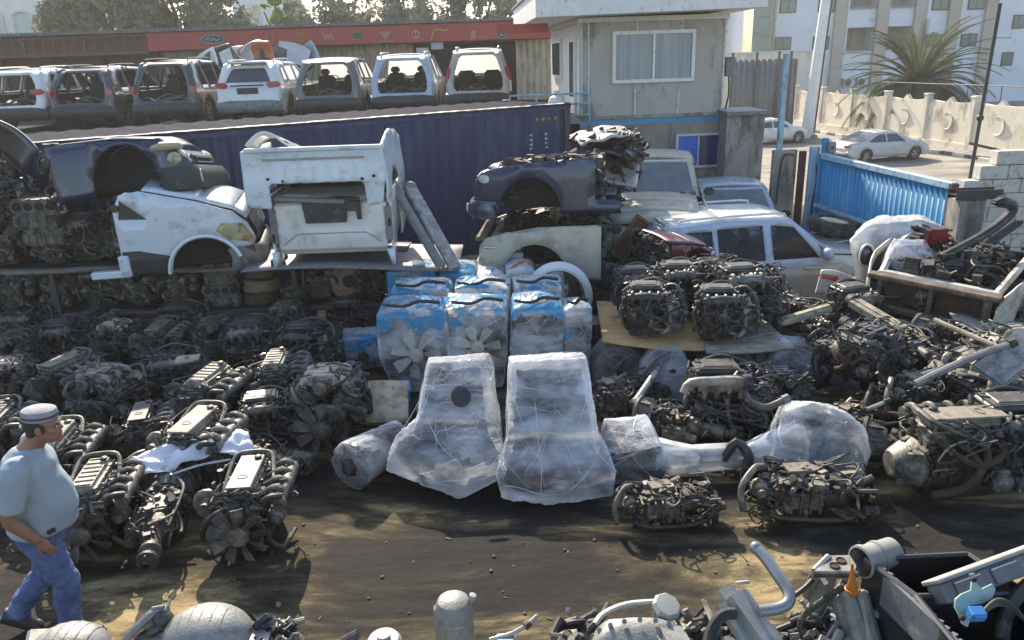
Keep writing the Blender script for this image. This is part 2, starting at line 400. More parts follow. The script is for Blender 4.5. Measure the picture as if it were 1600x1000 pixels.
# ------------------------------------------------------------------ shop row
sh = thing('shop_row', 'low shop row with brown shutters and a long red sign board of round emblems', 'shop', (-8, 29, 2.34))
def shb(name, mats, fn, parent=sh, ang=35):
    b = MB(); b.M = Matrix.Translation((8, -29, -2.34)); fn(b); return b.build(name, mats, parent, ang)
X0 = at(243, 65, y=29).x; X1 = at(864, 60, y=29).x; Xm = at(643, 70, y=29).x; Xn = at(806, 70, y=29).x; XL = -21.5
shb('wall', M_conc, lambda b: b.box(((XL + X1) / 2, 31.5, 3.6), (X1 - XL, 4, 2.6)))
def roof(b):
    b.box(((XL + X1) / 2, 30.8, 5.10), (X1 - XL + .2, 5.2, .08))
    for i in range(150): b.box((XL + .1 + i * (X1 - XL) / 150, 28.15, 5.14), (.05, .14, .05))
shb('roof', M_grey, roof)
def awn(b):
    b.box(((XL + X0) / 2, 28.5, 4.98), (X0 - XL, .1, .10)); b.box(((XL + X0) / 2, 28.45, 4.42), (X0 - XL, .12, .10))
    for i in range(26): b.box((XL + .3 + i * (X0 - XL - .4) / 25, 28.45, 4.7), (.06, .06, .5))
    b.box(((XL + X0) / 2, 28.75, 4.7), (X0 - XL, .04, .55))
shb('awning', PM('brown_red_frame', (.16, .075, .055), (.12, .06, .05), .7), awn)
shb('shutter', M_brown, lambda b: [b.box((XL + .9 + i * 1.8, 29.35, 3.4), (1.72, .1, 2.0)) for i in range(5)])
def rollr(b, xa, xb):
    n = int((xb - xa) / .11)
    vs = []
    for i in range(n + 1):
        x = xa + (xb - xa) * i / n; d = .05 if i % 2 else 0
        vs += [(x, 29.3 + d, 2.36), (x, 29.3 + d, 4.42)]
    b.add(vs, [(2 * i, 2 * i + 2, 2 * i + 3, 2 * i + 1) for i in range(n)])
shb('roller_door', M_roll, lambda b: rollr(b, X0 + .1, Xm), ang=5)
shb('roller_door', M_roll, lambda b: rollr(b, Xn, X1 - .02), ang=5)
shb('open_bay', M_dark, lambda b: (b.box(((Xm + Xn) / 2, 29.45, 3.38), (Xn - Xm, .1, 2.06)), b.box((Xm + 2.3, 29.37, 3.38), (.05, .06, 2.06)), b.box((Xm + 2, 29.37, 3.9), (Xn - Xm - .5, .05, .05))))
sgn = shb('sign_board', M_red, lambda b: b.box(((X0 + X1) / 2, 28.4, 4.74), (X1 - X0, .16, .60), bev=.02))
E_dk = PM('emblem_dark', (.035, .04, .05), (.05, .05, .055), .5); E_mid = PM('emblem_faded', (.42, .22, .10), (.38, .16, .08), .6); E_lt = PM('emblem_grey', (.45, .42, .40), (.4, .38, .36), .5)
def emb(px, mat, fn):
    p = at(px, 0, y=28.3); b = MB(); z = at(px, 62 - (px - 320) * .025, y=28.3).z; b.M = Matrix.Translation((p.x + 8, 28.31 - 29, z - 2.34)) @ Matrix.Rotation(R(90), 4, 'X'); fn(b); return b.build('emblem', mat, sgn)
def ell(b, rx, ry, d=.02, n=24): b.prism([(rx * math.cos(2 * PI * i / n), ry * math.sin(2 * PI * i / n)) for i in range(n)], d)
def ring(b, rx, ry, t=.035, n=26): b.tube([(rx * math.cos(2 * PI * i / n), ry * math.sin(2 * PI * i / n), .02) for i in range(n + 1)], t, 5, 0)
emb(323, E_dk, lambda b: ell(b, .45, .17)); emb(323, E_lt, lambda b: (ring(b, .40, .14, .012), b.tube([(-.25, -.02, .03), (-.12, .06, .03), (-.05, -.05, .03), (.05, .04, .03), (.12, -.04, .03), (.25, .02, .03)], .014, 5, 3)))
emb(415, E_mid, lambda b: [ring(b, .16 - .05 * i, .16 - .05 * i, .016) for i in range(2)]); emb(463, E_mid, lambda b: (ring(b, .2, .13, .018), ring(b, .08, .13, .014))); emb(507, E_mid, lambda b: [b.box(((i - 1) * .12, 0, .01), (.07, .2, .02), rot=(0, 0, .5)) for i in range(3)])
emb(553, E_dk, lambda b: ell(b, .19, .15)); emb(553, E_mid, lambda b: ring(b, .17, .13, .012)); emb(598, E_mid, lambda b: (b.prism([(-.2, .12), (.2, .12), (0, -.16)], .02), b.box((0, -.2, .01), (.5, .04, .02))))
emb(646, E_lt, lambda b: [ring(b, .12, .12, .016), b.box((0, 0, .01), (.03, .22, .02))]); emb(684, PM('emblem_yellow', (.55, .40, .08), (.5, .34, .07), .5), lambda b: b.tube([(-.3, -.18, .02), (-.18, .1, .02), (0, .14, .02), (.12, .1, .02), (.3, .14, .02)], .025, 5, 3))
emb(737, E_mid, lambda b: (ell(b, .09, .09), b.box((0, -.14, .01), (.16, .1, .02)))); emb(783, E_dk, lambda b: ell(b, .26, .24)); emb(783, E_lt, lambda b: (ring(b, .22, .20, .012), ring(b, .12, .11, .008), b.prism([(0, 0), (.11, 0), (.08, .08), (0, .11)], .028), b.prism([(0, 0), (-.11, 0), (-.08, -.08), (0, -.11)], .028)))
emb(655, E_lt, lambda b: b.box((0, -.55, .0), (.42, .22, .02)));
shb('notice', PM('pale_notice', (.42, .45, .48), (.36, .38, .42), .6), lambda b: b.box((Xm + .95, 28.5, 4.36), (.42, .03, .32)))

# ------------------------------------------------------------------ site office on its blockwork base
ho = thing('site_office', 'grey upper floor site office with white framed window and wide overhanging flat roof', 'office', (1.70, 18, 0), R(3))
HW, HD = 3.28, 5.6; FZ = 2.52; TZ = 4.52
def hb(name, mats, fn, parent=ho, ang=35):
    b = MB(); fn(b); return b.build(name, mats, parent, ang)
hb('wall', M_wall, lambda b: b.box((HW / 2, HD / 2, (FZ + TZ) / 2), (HW, HD, TZ - FZ)))
hb('side_cladding', M_white, lambda b: b.box((-.012, HD / 2, (FZ + TZ) / 2), (.02, HD - .02, TZ - FZ - .02)))
hb('floor_edge', M_conc, lambda b: b.box((HW / 2, HD / 2, FZ - .035), (HW + .1, HD + .1, .065)))
hb('beam', M_blue_beam, lambda b: b.box((HW / 2, HD / 2, FZ - .14), (HW + .03, HD + .03, .145)))
hb('lower_wall', PM('stained_lower_wall', (.36, .30, .23), (.25, .21, .17), .9, dirt=(.16, .13, .11), damt=.4, scale=1.3, dscale=2, stretch=(1, 1, .4), bump=.15), lambda b: b.box((HW / 2, HD / 2, (FZ - .21) / 2), (HW, HD, FZ - .21)))
for x, z0, z1 in ((.03, FZ, TZ), (.19, FZ, TZ), (HW - .03, FZ, TZ), (1.27, TZ - .26, TZ), (2.26, TZ - .26, TZ), (1.25, FZ, FZ + .56), (2.24, FZ, FZ + .56)):
    hb('batten', M_offw, lambda b: b.box((x, -.012, (z0 + z1) / 2), (.04, .03, z1 - z0)))
rf = hb('roof', M_white, lambda b: (b.add([(-1.05, -.9, TZ + .10), (HW + .55, -.9, TZ + .17), (HW + .55, HD + .5, TZ + .17), (-1.05, HD + .5, TZ + .10), (-1.05, -.9, TZ + .62), (HW + .55, -.9, TZ + .42), (HW + .55, HD + .5, TZ + .42), (-1.05, HD + .5, TZ + .62)],
    [(0, 3, 2, 1), (4, 5, 6, 7), (0, 1, 5, 4), (1, 2, 6, 5), (2, 3, 7, 6), (3, 0, 4, 7)]), b.box((HW / 2, HD / 2, TZ + .05), (HW + .1, HD + .1, .1))))
b = MB(); b.add([(-1.1, -.95, TZ + .625), (HW + .6, -.95, TZ + .425), (HW + .6, HD + .55, TZ + .425), (-1.1, HD + .55, TZ + .625), (-1.1, -.95, TZ + .68), (HW + .6, -.95, TZ + .46), (HW + .6, HD + .55, TZ + .46), (-1.1, HD + .55, TZ + .68)], [(0, 3, 2, 1), (4, 5, 6, 7), (0, 1, 5, 4), (1, 2, 6, 5), (2, 3, 7, 6), (3, 0, 4, 7)]); b.build('roof_edge', M_grey, rf)
def win(px0, px1, py0, py1, Y, mats, name='window', par=ho, t=.055, z=None):
    """sliding window in the front wall, from its corners in the wall plane"""
    w_ = px1 - px0; h_ = py1 - py0
    b = MB()
    for a in (px0 + t / 2, px1 - t / 2): b.box((a, Y - .03, (py0 + py1) / 2), (t, .07, h_))
    for z_ in (py0 + t / 2, py1 - t / 2): b.box(((px0 + px1) / 2, Y - .03, z_), (w_ - 2 * t, .07, t))
    b.box(((px0 + px1) / 2, Y - .028, (py0 + py1) / 2), (t * .7, .06, h_ - 2 * t))
    f = b.build(name, mats[0], par)
    for k in (0, 1):
        b = MB(); xa = px0 + t + k * (w_ / 2 - t * .65); b.box((xa + w_ / 4 - t * .7, Y - .012 + .004 * k, (py0 + py1) / 2), (w_ / 2 - t * 1.4, .012, h_ - 2 * t)); b.build('pane', mats[1 + k] if len(mats) > 1 + k else mats[1], f)
    return f
win(.72, 2.58, FZ + .70, FZ + 1.80, 0, (M_white, M_cur), t=.075)
win(2.22, 3.28, 1.28, 2.06, -.003, (M_offw, M_blue_pane, PM('dark_blue_film', (.004, .028, .16), (.004, .02, .11), .2)), t=.05)
b = MB()
for y0 in (.35, 2.9):
    for a, c, z0, z1 in ((y0, y0 + 1.9 if y0 > 1 else y0 + .9, FZ + (.75 if y0 > 1 else .05), FZ + 1.75),):
        f = MB(); f.box((-.05, (a + c) / 2, (z0 + z1) / 2), (.07, c - a, z1 - z0)); fr = f.build('window' if y0 > 1 else 'door', M_white, ho)
        f = MB(); f.box((-.088, (a + c) / 2, (z0 + z1) / 2 + (.12 if y0 < 1 else 0)), (.01, (c - a) - .25, (z1 - z0) - (.5 if y0 < 1 else .2))); f.build('pane', M_wgl, fr)
def rail(b):
    for z in (FZ + .05, FZ + .3, FZ + .52): b.tube([(-1.6, -.12, z), (.2, -.12, z)], .022, 6, 0)
    for i in range(4): b.tube([(-1.6 + i * .6, -.12, FZ - .1), (-1.6 + i * .6, -.12, FZ + .52)], .02, 6, 0)
hb('railing', M_pale, rail)
hb('landing', M_conc, lambda b: b.box((-.85, 2.6, FZ - .08), (1.68, 5.4, .12)))
hb('awning_valance', M_red, lambda b: b.box((-1.2, .9, TZ - .05), (1.2, .08, .2)))
t = thing('white_barrel', 'white plastic jerrycan standing on the office landing by the railing', 'canister', (1.18, 18.15, FZ - .01))
b = MB(); b.lathe([(.02, 0), (.17, .01), (.19, .06), (.19, .38), (.15, .46), (.07, .49), (.06, .55), (.0, .55)], 18); b.build('body', M_white, t)
b = MB(); b.lathe([(.07, .55), (.07, .60), (0, .60)], 12); b.build('cap', M_offw, t)

# raw concrete block wall beside the office, dark corrugated fence behind
X_a, X_b = at(1133, 200, y=17.6).x, at(1192, 200, y=17.6).x
t = thing('concrete_wall', 'stained raw concrete wall stub beside the blue window of the office', 'wall', (X_a, 17.6, 0))
b = MB(); b.box(((X_b - X_a) / 2, .5, 1.24), (X_b - X_a, 1.2, 2.48)); b.build('wall', M_conc, t)
b = MB(); b.box(((X_b - X_a) / 2, .45, 2.53), (X_b - X_a + .1, 1.4, .09), bev=.015); b.build('coping', M_grey, t)
def corr(b, p0, p1, z0, z1, pitch=.16, d=.05):
    p0, p1 = V(p0), V(p1); l = (p1 - p0).length; dr = (p1 - p0) / l; nr = V((-dr.y, dr.x)); n = int(l / pitch * 4)
    vs = []
    for i in range(n + 1):
        q = p0 + dr * l * i / n + nr * d * (0, 0, 1, 1)[i % 4]; vs += [(q.x, q.y, z0), (q.x, q.y, z1)]
    b.add(vs, [(2 * i, 2 * i + 2, 2 * i + 3, 2 * i + 1) for i in range(n)])
t = thing('corrugated_fence', 'tall dark grey corrugated sheet fence between the office and the white lamp pole', 'fence', (0, 0, 0))
p0 = at(1142, 140, y=52); p1 = at(1243, 140, y=50)
b = MB(); corr(b, (p0.x, 52), (p1.x, 50), -1.5, 3.25, .36, .1); b.build('sheet', M_grey, t, 20, solid=.01)
for px in (1153, 1186, 1216, 1232):
    q = at(px, 140, y=50); b = MB(); b.box((q.x, 49.8 + (1242 - px) * .02, 1.1), (.14, .14, 5.2)); b.build('post', M_darkm, t)
t = thing('electric_meter', 'small grey meter box on the office side wall by the dark fence', 'meter', (5.12, 18.3, 3.5))
b = MB(); b.box((0, 0, 0), (.22, .2, .42), bev=.02); b.build('box', M_grey, t); b = MB(); b.tube([(0, 0, -.2), (.02, 0, -.6), (-.06, -.05, -.95)], .02, 6); b.build('conduit', M_darkm, t)

# ------------------------------------------------------------------ gate and its posts
gl = at(1282, 243, y=14.2); gr = at(1489, 290, y=10.6)
t = thing('sliding_gate', 'bright blue corrugated sheet sliding gate with a pale blue top rail', 'gate', (gl.x, gl.y, 0))
d2 = V((gr.x - gl.x, gr.y - gl.y)); gl2 = d2.length; ga = math.atan2(d2.y, d2.x); t.rotation_euler = (0, 0, ga)
b = MB(); corr(b, (.06, .03), (gl2 - .05, .03), .1, 1.93, .125, .045); b.build('sheet', M_gate, t, 12, solid=.006)
b = MB(); b.box((gl2 / 2, .03, 1.97), (gl2, .10, .10), bev=.01); b.build('top_rail', M_pale, t)
b = MB(); b.box((gl2 * .25, -.03, 1.08), (gl2 * .5, .05, .06)); b.build('cross_rail', M_pale, t)
for x in (.02, gl2 - .02):
    b = MB(); b.box((x, .03, 1.0), (.07, .11, 2.0)); b.build('stile', M_gate if x < 1 else M_rust, t)
def post(name, lab, cat, px, y, w_, d_, z1, m, cap=None, extra=None, z0=0):
    p = at(px, 300, y=y); t = thing(name, lab, cat, (p.x, y, z0))
    b = MB(); b.box((0, 0, (z1 - z0) / 2), (w_, d_, z1 - z0), bev=.012); b.build('shaft', m, t)
    if cap: b = MB(); b.box((0, 0, z1 - z0 + cap[2] / 2 + .002), cap, bev=.01); b.build('cap', cap[3] if len(cap) > 3 else M_darkm, t)
    return t
post('gate_pillar', 'bare concrete gate pillar with dark steel plate on top at the gate end', 'pillar', 1513, 10.3, .34, .34, 1.86, M_conc)
p = at(1513, 296, y=10.3); t = thing('steel_channel', 'dark rusty steel channel lying across the top of the gate pillar', 'steel beam', (p.x + .04, 10.2, 1.865)); b = MB(); b.box((0, 0, .07), (.62, .2, .012)); b.box((0, -.1, .07), (.62, .012, .13)); b.box((0, .1, .07), (.62, .012, .13)); b.box((0, 0, .012), (.3, .12, .02)); b.build('channel', M_darkm, t)
t = post('gate_post', 'pale blue steel gate post at the hinge side of the blue gate', 'post', 1267, 14.4, .16, .14, 2.12, M_pale); b = MB(); b.tube([(.02, -.08, 1.8), (.05, -.09, 1.5), (.01, -.08, 1.0), (.04, -.08, .3)], .015, 5); b.build('cable', M_rub, t)
post('gate_frame_post', 'light blue slender frame post touching the blue gate', 'post', 1282, 14.3, .10, .1, 2.28, M_gate)
post('steel_post', 'dark rust red steel post between the grey panel and pale post', 'post', 1249, 14.6, .12, .1, 2.02, M_rust)
t = post('stub_wall', 'narrow grey concrete panel with a dark pipe loop by the rust red post', 'wall', 1221, 15.2, .46, .14, 1.98, M_conc); b = MB(); b.tube([(-.12, -.09, .95), (-.1, -.1, 1.5), (-.06, -.1, 1.85), (.06, -.1, 1.9), (.15, -.09, 1.88)], .018, 6); b.build('pipe', M_darkm, t)
post('tall_blue_post', 'tall thin weathered blue steel post in front of the dark fence', 'post', 1212, 16.2, .11, .1, 3.75, M_pale)
p = at(1289, 232, y=14.25); t = thing('latch_box', 'small grey lock box fixed on top of the slender gate frame post', 'box', (p.x + .1, 14.2, 2.02)); b = MB(); b.box((0, 0, .1), (.14, .1, .2), bev=.015); b.build('case', M_grey, t); b = MB(); b.lathe([(.03, 0), (.03, .02)], 12, Matrix.Translation((0, -.05, .1)) @ Matrix.Rotation(R(90), 4, 'X')); b.build('dial', M_darkm, t)

# white block wall at the far end, with its railing
M_block = PM('whitewashed_block', (.60, .56, .49), (.50, .46, .40), .9, dirt=(.3, .27, .22), damt=.3, bump=.3)
t = thing('block_wall', 'whitewashed concrete block wall with broken stepped top right of the gate pillar', 'wall', (0, 0, 0))
b = MB(); r_ = random.Random(3)
w0 = at(1524, 300, y=10.9).x
for row in range(13):
    n = 9
    for i in range(n):
        x = w0 + .2 + i * .405 - (row % 2) * .2
        if row > 10 and i < (row - 10) * 2 - 1: continue
        if x < w0: continue
        b.box((x, 10.95 + i * .0, .1 + row * .2), (.395, .19, .19), bev=.008)
b.build('blocks', M_block, t)
b = MB(); b.box((w0 + 1.7, 10.97, .85), (3.3, .16, 1.7)); b.build('mortar', M_beige, t)
t = thing('steel_railing', 'thin dark steel railing standing above the white block wall', 'railing', (0, 0, 0))
b = MB(); q = [at(1515, 224, y=12.5), at(1550, 232, y=12.6), at(1600, 244, y=12.3), at(1680, 262, y=12)]
b.tube(q, .022, 6, 0); b.build('rail', M_darkm, t)
for px, py in ((1588, 240), (1640, 252)):
    a = at(px, py, y=12.4); b = MB(); b.tube([a, (a.x, a.y, .6)], .018, 6, 0); b.build('baluster', M_darkm, t)
p = at(1512, 285, y=12.6); t = thing('thin_pole', 'tall thin black pole rising behind the gate pillar', 'pole', (p.x, 12.6, -.6)); b = MB(); b.tube([(0, 0, 0), (.06, 0, 5.0)], .028, 8, 0); b.build('shaft', M_darkm, t); b = MB(); b.ball((.035, 0, 3.3), .055); b.build('clamp', M_darkm, t)
p = at(1537, 265, y=12.7); t = thing('flood_lamp', 'small grey flood lamp box on a wire stand over the block wall', 'lamp', (p.x, 12.7, p.z)); b = MB(); b.box((0, 0, 0), (.14, .1, .16), bev=.02); b.build('housing', M_white, t); b = MB(); b.box((-.02, -.055, 0), (.08, .01, .12)); b.build('lens', M_wgl, t); b = MB(); b.tube([(0, 0, -.08), (-.06, 0, -.6)], .01, 5, 0); b.tube([(0, 0, -.08), (.07, 0, -.6)], .01, 5, 0); b.build('stand', M_darkm, t)

# lamp pole
p = at(1247, 110, y=51); t = thing('lamp_pole', 'white painted round street lamp pole at the end of the dark corrugated fence', 'pole', (p.x, 48.5, -1.5), rot=(0, R(3), 0)); b = MB(); b.lathe([(.42, 0), (.40, .4), (.34, 5), (.30, 12)], 16); b.build('shaft', M_white, t); b = MB(); b.tube([(.25, -.32, .4), (.2, -.28, 5), (.18, -.25, 12)], .06, 6, 0); b.build('cable', M_darkm, t)
b = MB(); b.lathe([(.6, 0), (.6, .25), (.5, .3)], 16); b.build('foot', M_conc, t)

# ------------------------------------------------------------------ boundary wall of the street
A = V((21.3, 58)); B = V((25.2, 29)); dr = (B - A).normalized(); nr = V((dr.y, -dr.x)) * -1; LW = (B - A).length
t = thing('boundary_wall', 'long sand coloured boundary wall with crescent reliefs and peaked caps along the street', 'wall', (A.x, A.y, -1.5)); t.rotation_euler = (0, 0, math.atan2(dr.y, dr.x))
n = 8; seg = LW / n
b = MB(); b.box((LW / 2, 0, 1.2), (LW, .25, 2.4)); b.box((LW / 2, -.06, .2), (LW, .3, .4))
for i in range(n):
    x0 = i * seg; pts = []
    for k in range(25):
        u = k / 24; pts.append((x0 + u * seg, 2.4 + .10 * abs(math.sin(u * PI)) ** .5 * 0 + .28 * math.exp(-((u - .5) / .05) ** 2) + .10 * max(0, math.cos(PI * u)) ** 4 + .10 * max(0, -math.cos(PI * u)) ** 4))
    b.prism([(x0, 2.38)] + [(p[0], p[1]) for p in pts] + [(x0 + seg, 2.38)], .2, Matrix.Translation((0, .1, 0)) @ Matrix.Rotation(R(90), 4, 'X'))
b.build('wall', M_beige, t)
for i in range(n + 1):
    b = MB(); b.box((i * seg, -.03, 1.35), (.34, .36, 2.7), bev=.03); b.box((i * seg, -.03, 2.75), (.4, .42, .1), bev=.02); b.build('pillar', M_beige, t)
for i in range(n):
    b = MB(); c = (i + .5) * seg
    b.tube([(c + .42 * math.cos(a), -.14, 1.45 + .42 * math.sin(a)) for a in [R(-125 + 250 * k / 18) for k in range(19)]], [.01, .05, .10, .05, .01], 6, 0, flat=.5)
    b.build('crescent', M_beige, t)
b = MB(); b.tube([(LW * .3, .2, 3.25), (LW, .2, 3.35)], .03, 5, 0)
for i in range(9): b.tube([(LW * .35 + i * LW * .08, .2, 2.4), (LW * .35 + i * LW * .08, .2, 3.3)], .025, 5, 0)
b.build('fence_rail', M_darkm, t)
# kerb along the wall
b = MB(); Mk = (PM('kerb_white', (.62, .58, .5), (.5, .46, .4), .85, dirt=(.2, .17, .14), damt=.3), PM('kerb_black', (.05, .045, .04), (.08, .07, .06), .85, dirt=(.3, .26, .2), damt=.3))
for i in range(34):
    q = A + dr * (i * .9) - nr * 0 + V((-1.7, -.3)); b.mi = i % 2; b.box((q.x, q.y, gz(q.x, q.y) + .05), (.86, .22, .2), rot=(0, 0, math.atan2(dr.y, dr.x)), bev=.02)
struct(b, 'kerb', Mk)
b = MB(); qa = A + V((-1.6, 0)); qb = B + V((-1.6, 0)); b.add([(A.x, A.y, -1.33), (qa.x, qa.y, -1.33), (qb.x, qb.y, -1.33), (B.x, B.y, -1.33)], [(0, 1, 2, 3)]); struct(b, 'pavement', M_conc)

# ------------------------------------------------------------------ apartment block
YA = 74.0
def ax(u): return at(u, 70, y=YA).x
def az(u, v): return at(u, v, y=YA).z
xa, xb = ax(1168), ax(1720)
ap = thing('apartment_building', 'white apartment block with sand pilasters, green windows and recessed balconies', 'building', (0, 0, 0))
zt = 20.0
bays = [(1359, 1383 - 10, 0)]
b = MB()
recess = [(ax(1322), ax(1368)), (ax(1378), ax(1424))]
# front wall as panels around the balcony recesses
FL = 58 * YA / 1200   # storey height
zb = az(1400, 78)     # balcony floor level of the lower visible floor
cuts = [xa, recess[0][0], recess[0][1], recess[1][0], recess[1][1], xb]
for i in range(0, 6, 2): b.box(((cuts[i] + cuts[i + 1]) / 2, YA + 4, 8), (cuts[i + 1] - cuts[i], 8, 24))
for x0, x1 in recess:
    b.box(((x0 + x1) / 2, YA + 5.2, 8), (x1 - x0, 5.6, 24))
    for k in range(-2, 6): b.box(((x0 + x1) / 2, YA + .15 + 1.1, zb + k * FL - .75), (x1 - x0, 2.4, 1.6 if k > -2 else 3))
    b.box(((x0 + x1) / 2, YA + .16, -1), (x1 - x0, .3, 9.5 - 4))
b.build('wall', M_apt, ap)
for u in (1198, 1307, 1372, 1430, 1482, 1538):
    b = MB(); x = ax(u); b.box((x, YA - .16, 8), (.95 if u != 1198 else .7, .35, 24)); b.box((x + .55, YA - .08, 8), (.2, .2, 24)); b.build('pilaster', M_pil, ap)
for x0, x1 in recess:
    for k in (0, 1, 2):
        b = MB(); b.box(((x0 + x1) / 2, YA - .1, zb + k * FL + .12), (x1 - x0 - .06, .12, .16)); b.build('balcony_rail', M_wgl, ap)
        b = MB(); b.box((x0 + .28 * (x1 - x0), YA + 2.36, zb + k * FL + 1.05), (1.3, .06, 1.5)); f = b.build('window', M_darkm, ap); b = MB(); b.box((x0 + .28 * (x1 - x0), YA + 2.32, zb + k * FL + 1.05), (1.15, .03, 1.35)); b.build('pane', M_wgl, f)
b = MB(); b.box(((recess[0][0] + recess[1][1]) / 2, YA + 2.385, 8), (recess[1][1] - recess[0][0], .01, 24)); b.build('recess_wall', M_pil, ap)
def awin(u, v, w_=24, h_=18):
    x, z = ax(u), az(u, v); s = YA / 1200
    b = MB(); b.box((x, YA - .03, z), (w_ * s, .1, h_ * s), bev=.0)
    f = b.build('window', M_darkm, ap)
    for k in (-1, 1):
        b = MB(); b.box((x + k * w_ * s * .235, YA - .07, z), (w_ * s * .42, .05, h_ * s - .16)); b.build('pane', M_wgl, f)
for u in (1223, 1282, 1457, 1512):
    for k in (0, 1): awin(u + 3.5 * k, 68 - k * 58 - (u - 1223) * .018)
for u, v in ((1585, 34), (1577, 92)): awin(u, v, 17, 19)
for u, v in ((1329, 128), (1350, 127), (1262, 130)):
    b = MB(); b.box((ax(u), YA - .35, az(u, v)), (1.0, .6, .7), bev=.04); f = b.build('air_conditioner', M_offw, ap); b = MB(); b.lathe([(.28, 0), (.28, .02)], 16, Matrix.Translation((ax(u) - .15, YA - .66, az(u, v))) @ Matrix.Rotation(R(90), 4, 'X')); b.build('fan', M_darkm, f)
# glass tower at its side
t = thing('glass_tower', 'narrow green glass stair tower beside the white apartment block', 'building', (0, 0, 0))
b = MB(); b.box(((ax(1174) + ax(1192)) / 2 - .3, YA - .3, 8), (1.5, 3, 14)); b.build('glazing', PM('green_curtain_glass', (.10, .20, .17), (.07, .15, .13), .15, spec=.7, scale=.6), t)
for k in range(8): b = MB(); b.box(((ax(1174) + ax(1192)) / 2 - .3, YA - 1.85, 2 + k * 1.5), (1.5, .1, .1)); b.build('mullion', M_grey, t)
t = thing('pale_block', 'pale tiled building seen between the office roof and green glass tower', 'building', (0, 0, 0))
b = MB(); x = ax(1150) * 80 / YA; b.box((x, 84, 7), (5, 6, 16)); b.build('wall', M_apt, t)
for k in range(9): b = MB(); b.box((x, 80.97, 3.4 + k * 1.1), (4.9, .1, .12)); b.build('band', M_grey, t)
b = MB(); b.box((x + .4, 70, 1.3), (9, .6, 4.4)); tb = thing('sand_wall', 'sunlit sand coloured garden wall low behind the dark corrugated fence', 'wall'); b.build('wall', M_beige, tb); b = MB(); b.box((x + .4, 70, 3.58), (9.1, .75, .14)); b.build('coping', M_offw, tb)

# white villas far left
def villa(name, lab, u0, u1, y, wins):
    t = thing(name, lab, 'building', (0, 0, 0)); x0, x1 = at(u0, 60, y=y).x, at(u1, 60, y=y).x
    b = MB(); b.box(((x0 + x1) / 2, y + 5, 8), (x1 - x0, 10, 18)); b.build('wall', M_white, t)
    b = MB(); b.box(((x0 + x1) / 2, y - .1, 16.9), (x1 - x0 + .3, .5, .4)); b.build('cornice', M_offw, t)
    for (ua, ub, va, vb) in wins:
        xa_, xb_ = at(ua, 40, y=y).x, at(ub, 40, y=y).x; za_, zb_ = at(ua, vb, y=y).z, at(ua, va, y=y).z; r = (xb_ - xa_) / 2
        o = [(xa_, za_), (xb_, za_)] + [((xa_ + xb_) / 2 + r * math.cos(PI * k / 10), zb_ - r * .6 + r * .6 * math.sin(PI * k / 10)) for k in range(11)]
        M_ = Matrix.Translation((0, y - .02, 0)) @ Matrix.Rotation(R(90), 4, 'X')
        b = MB(); b.prism(o, .06, M_); f = b.build('window', PM('villa_glass', (.42, .50, .47), (.36, .45, .42), .3), t)
        b = MB(); b.tube([(p[0], y - .1, p[1]) for p in o + [o[0]]], .16, 5, 0); b.build('surround', M_offw, f)
villa('white_villa', 'white villa with a tall arched window behind the shop roof', -60, 118, 70, [(24, 52, 18, 62), (-22, 6, 18, 62), (62, 76, 24, 60)])
villa('white_block', 'plain white building glimpsed between the dense tree and lime tree', 370, 440, 80, [(398, 408, 8, 36)])

# ------------------------------------------------------------------ trees
def leafmat(name, a, b_):
    m, nt, out = _nt(name); L = nt.links.new
    oi = _n(nt, 'ShaderNodeTexCoord'); n1 = _n(nt, 'ShaderNodeTexNoise', Scale=.9, Detail=3.0); L(oi.outputs['Object'], n1.inputs['Vector'])
    r = _n(nt, 'ShaderNodeValToRGB'); r.color_ramp.elements[0].position = .35; r.color_ramp.elements[1].position = .65; r.color_ramp.elements[0].color = c4(a); r.color_ramp.elements[1].color = c4(b_); L(n1.outputs['Fac'], r.inputs[0])
    d = _n(nt, 'ShaderNodeBsdfDiffuse'); tl = _n(nt, 'ShaderNodeBsdfTranslucent'); L(r.outputs[0], d.inputs[0]); L(r.outputs[0], tl.inputs[0])
    mx = _n(nt, 'ShaderNodeMixShader'); mx.inputs[0].default_value = .4; L(d.outputs[0], mx.inputs[1]); L(tl.outputs[0], mx.inputs[2]); L(mx.outputs[0], out.inputs[0]); return m
M_bark = PM('bark', (.12, .095, .07), (.08, .06, .045), .95, bump=.5)
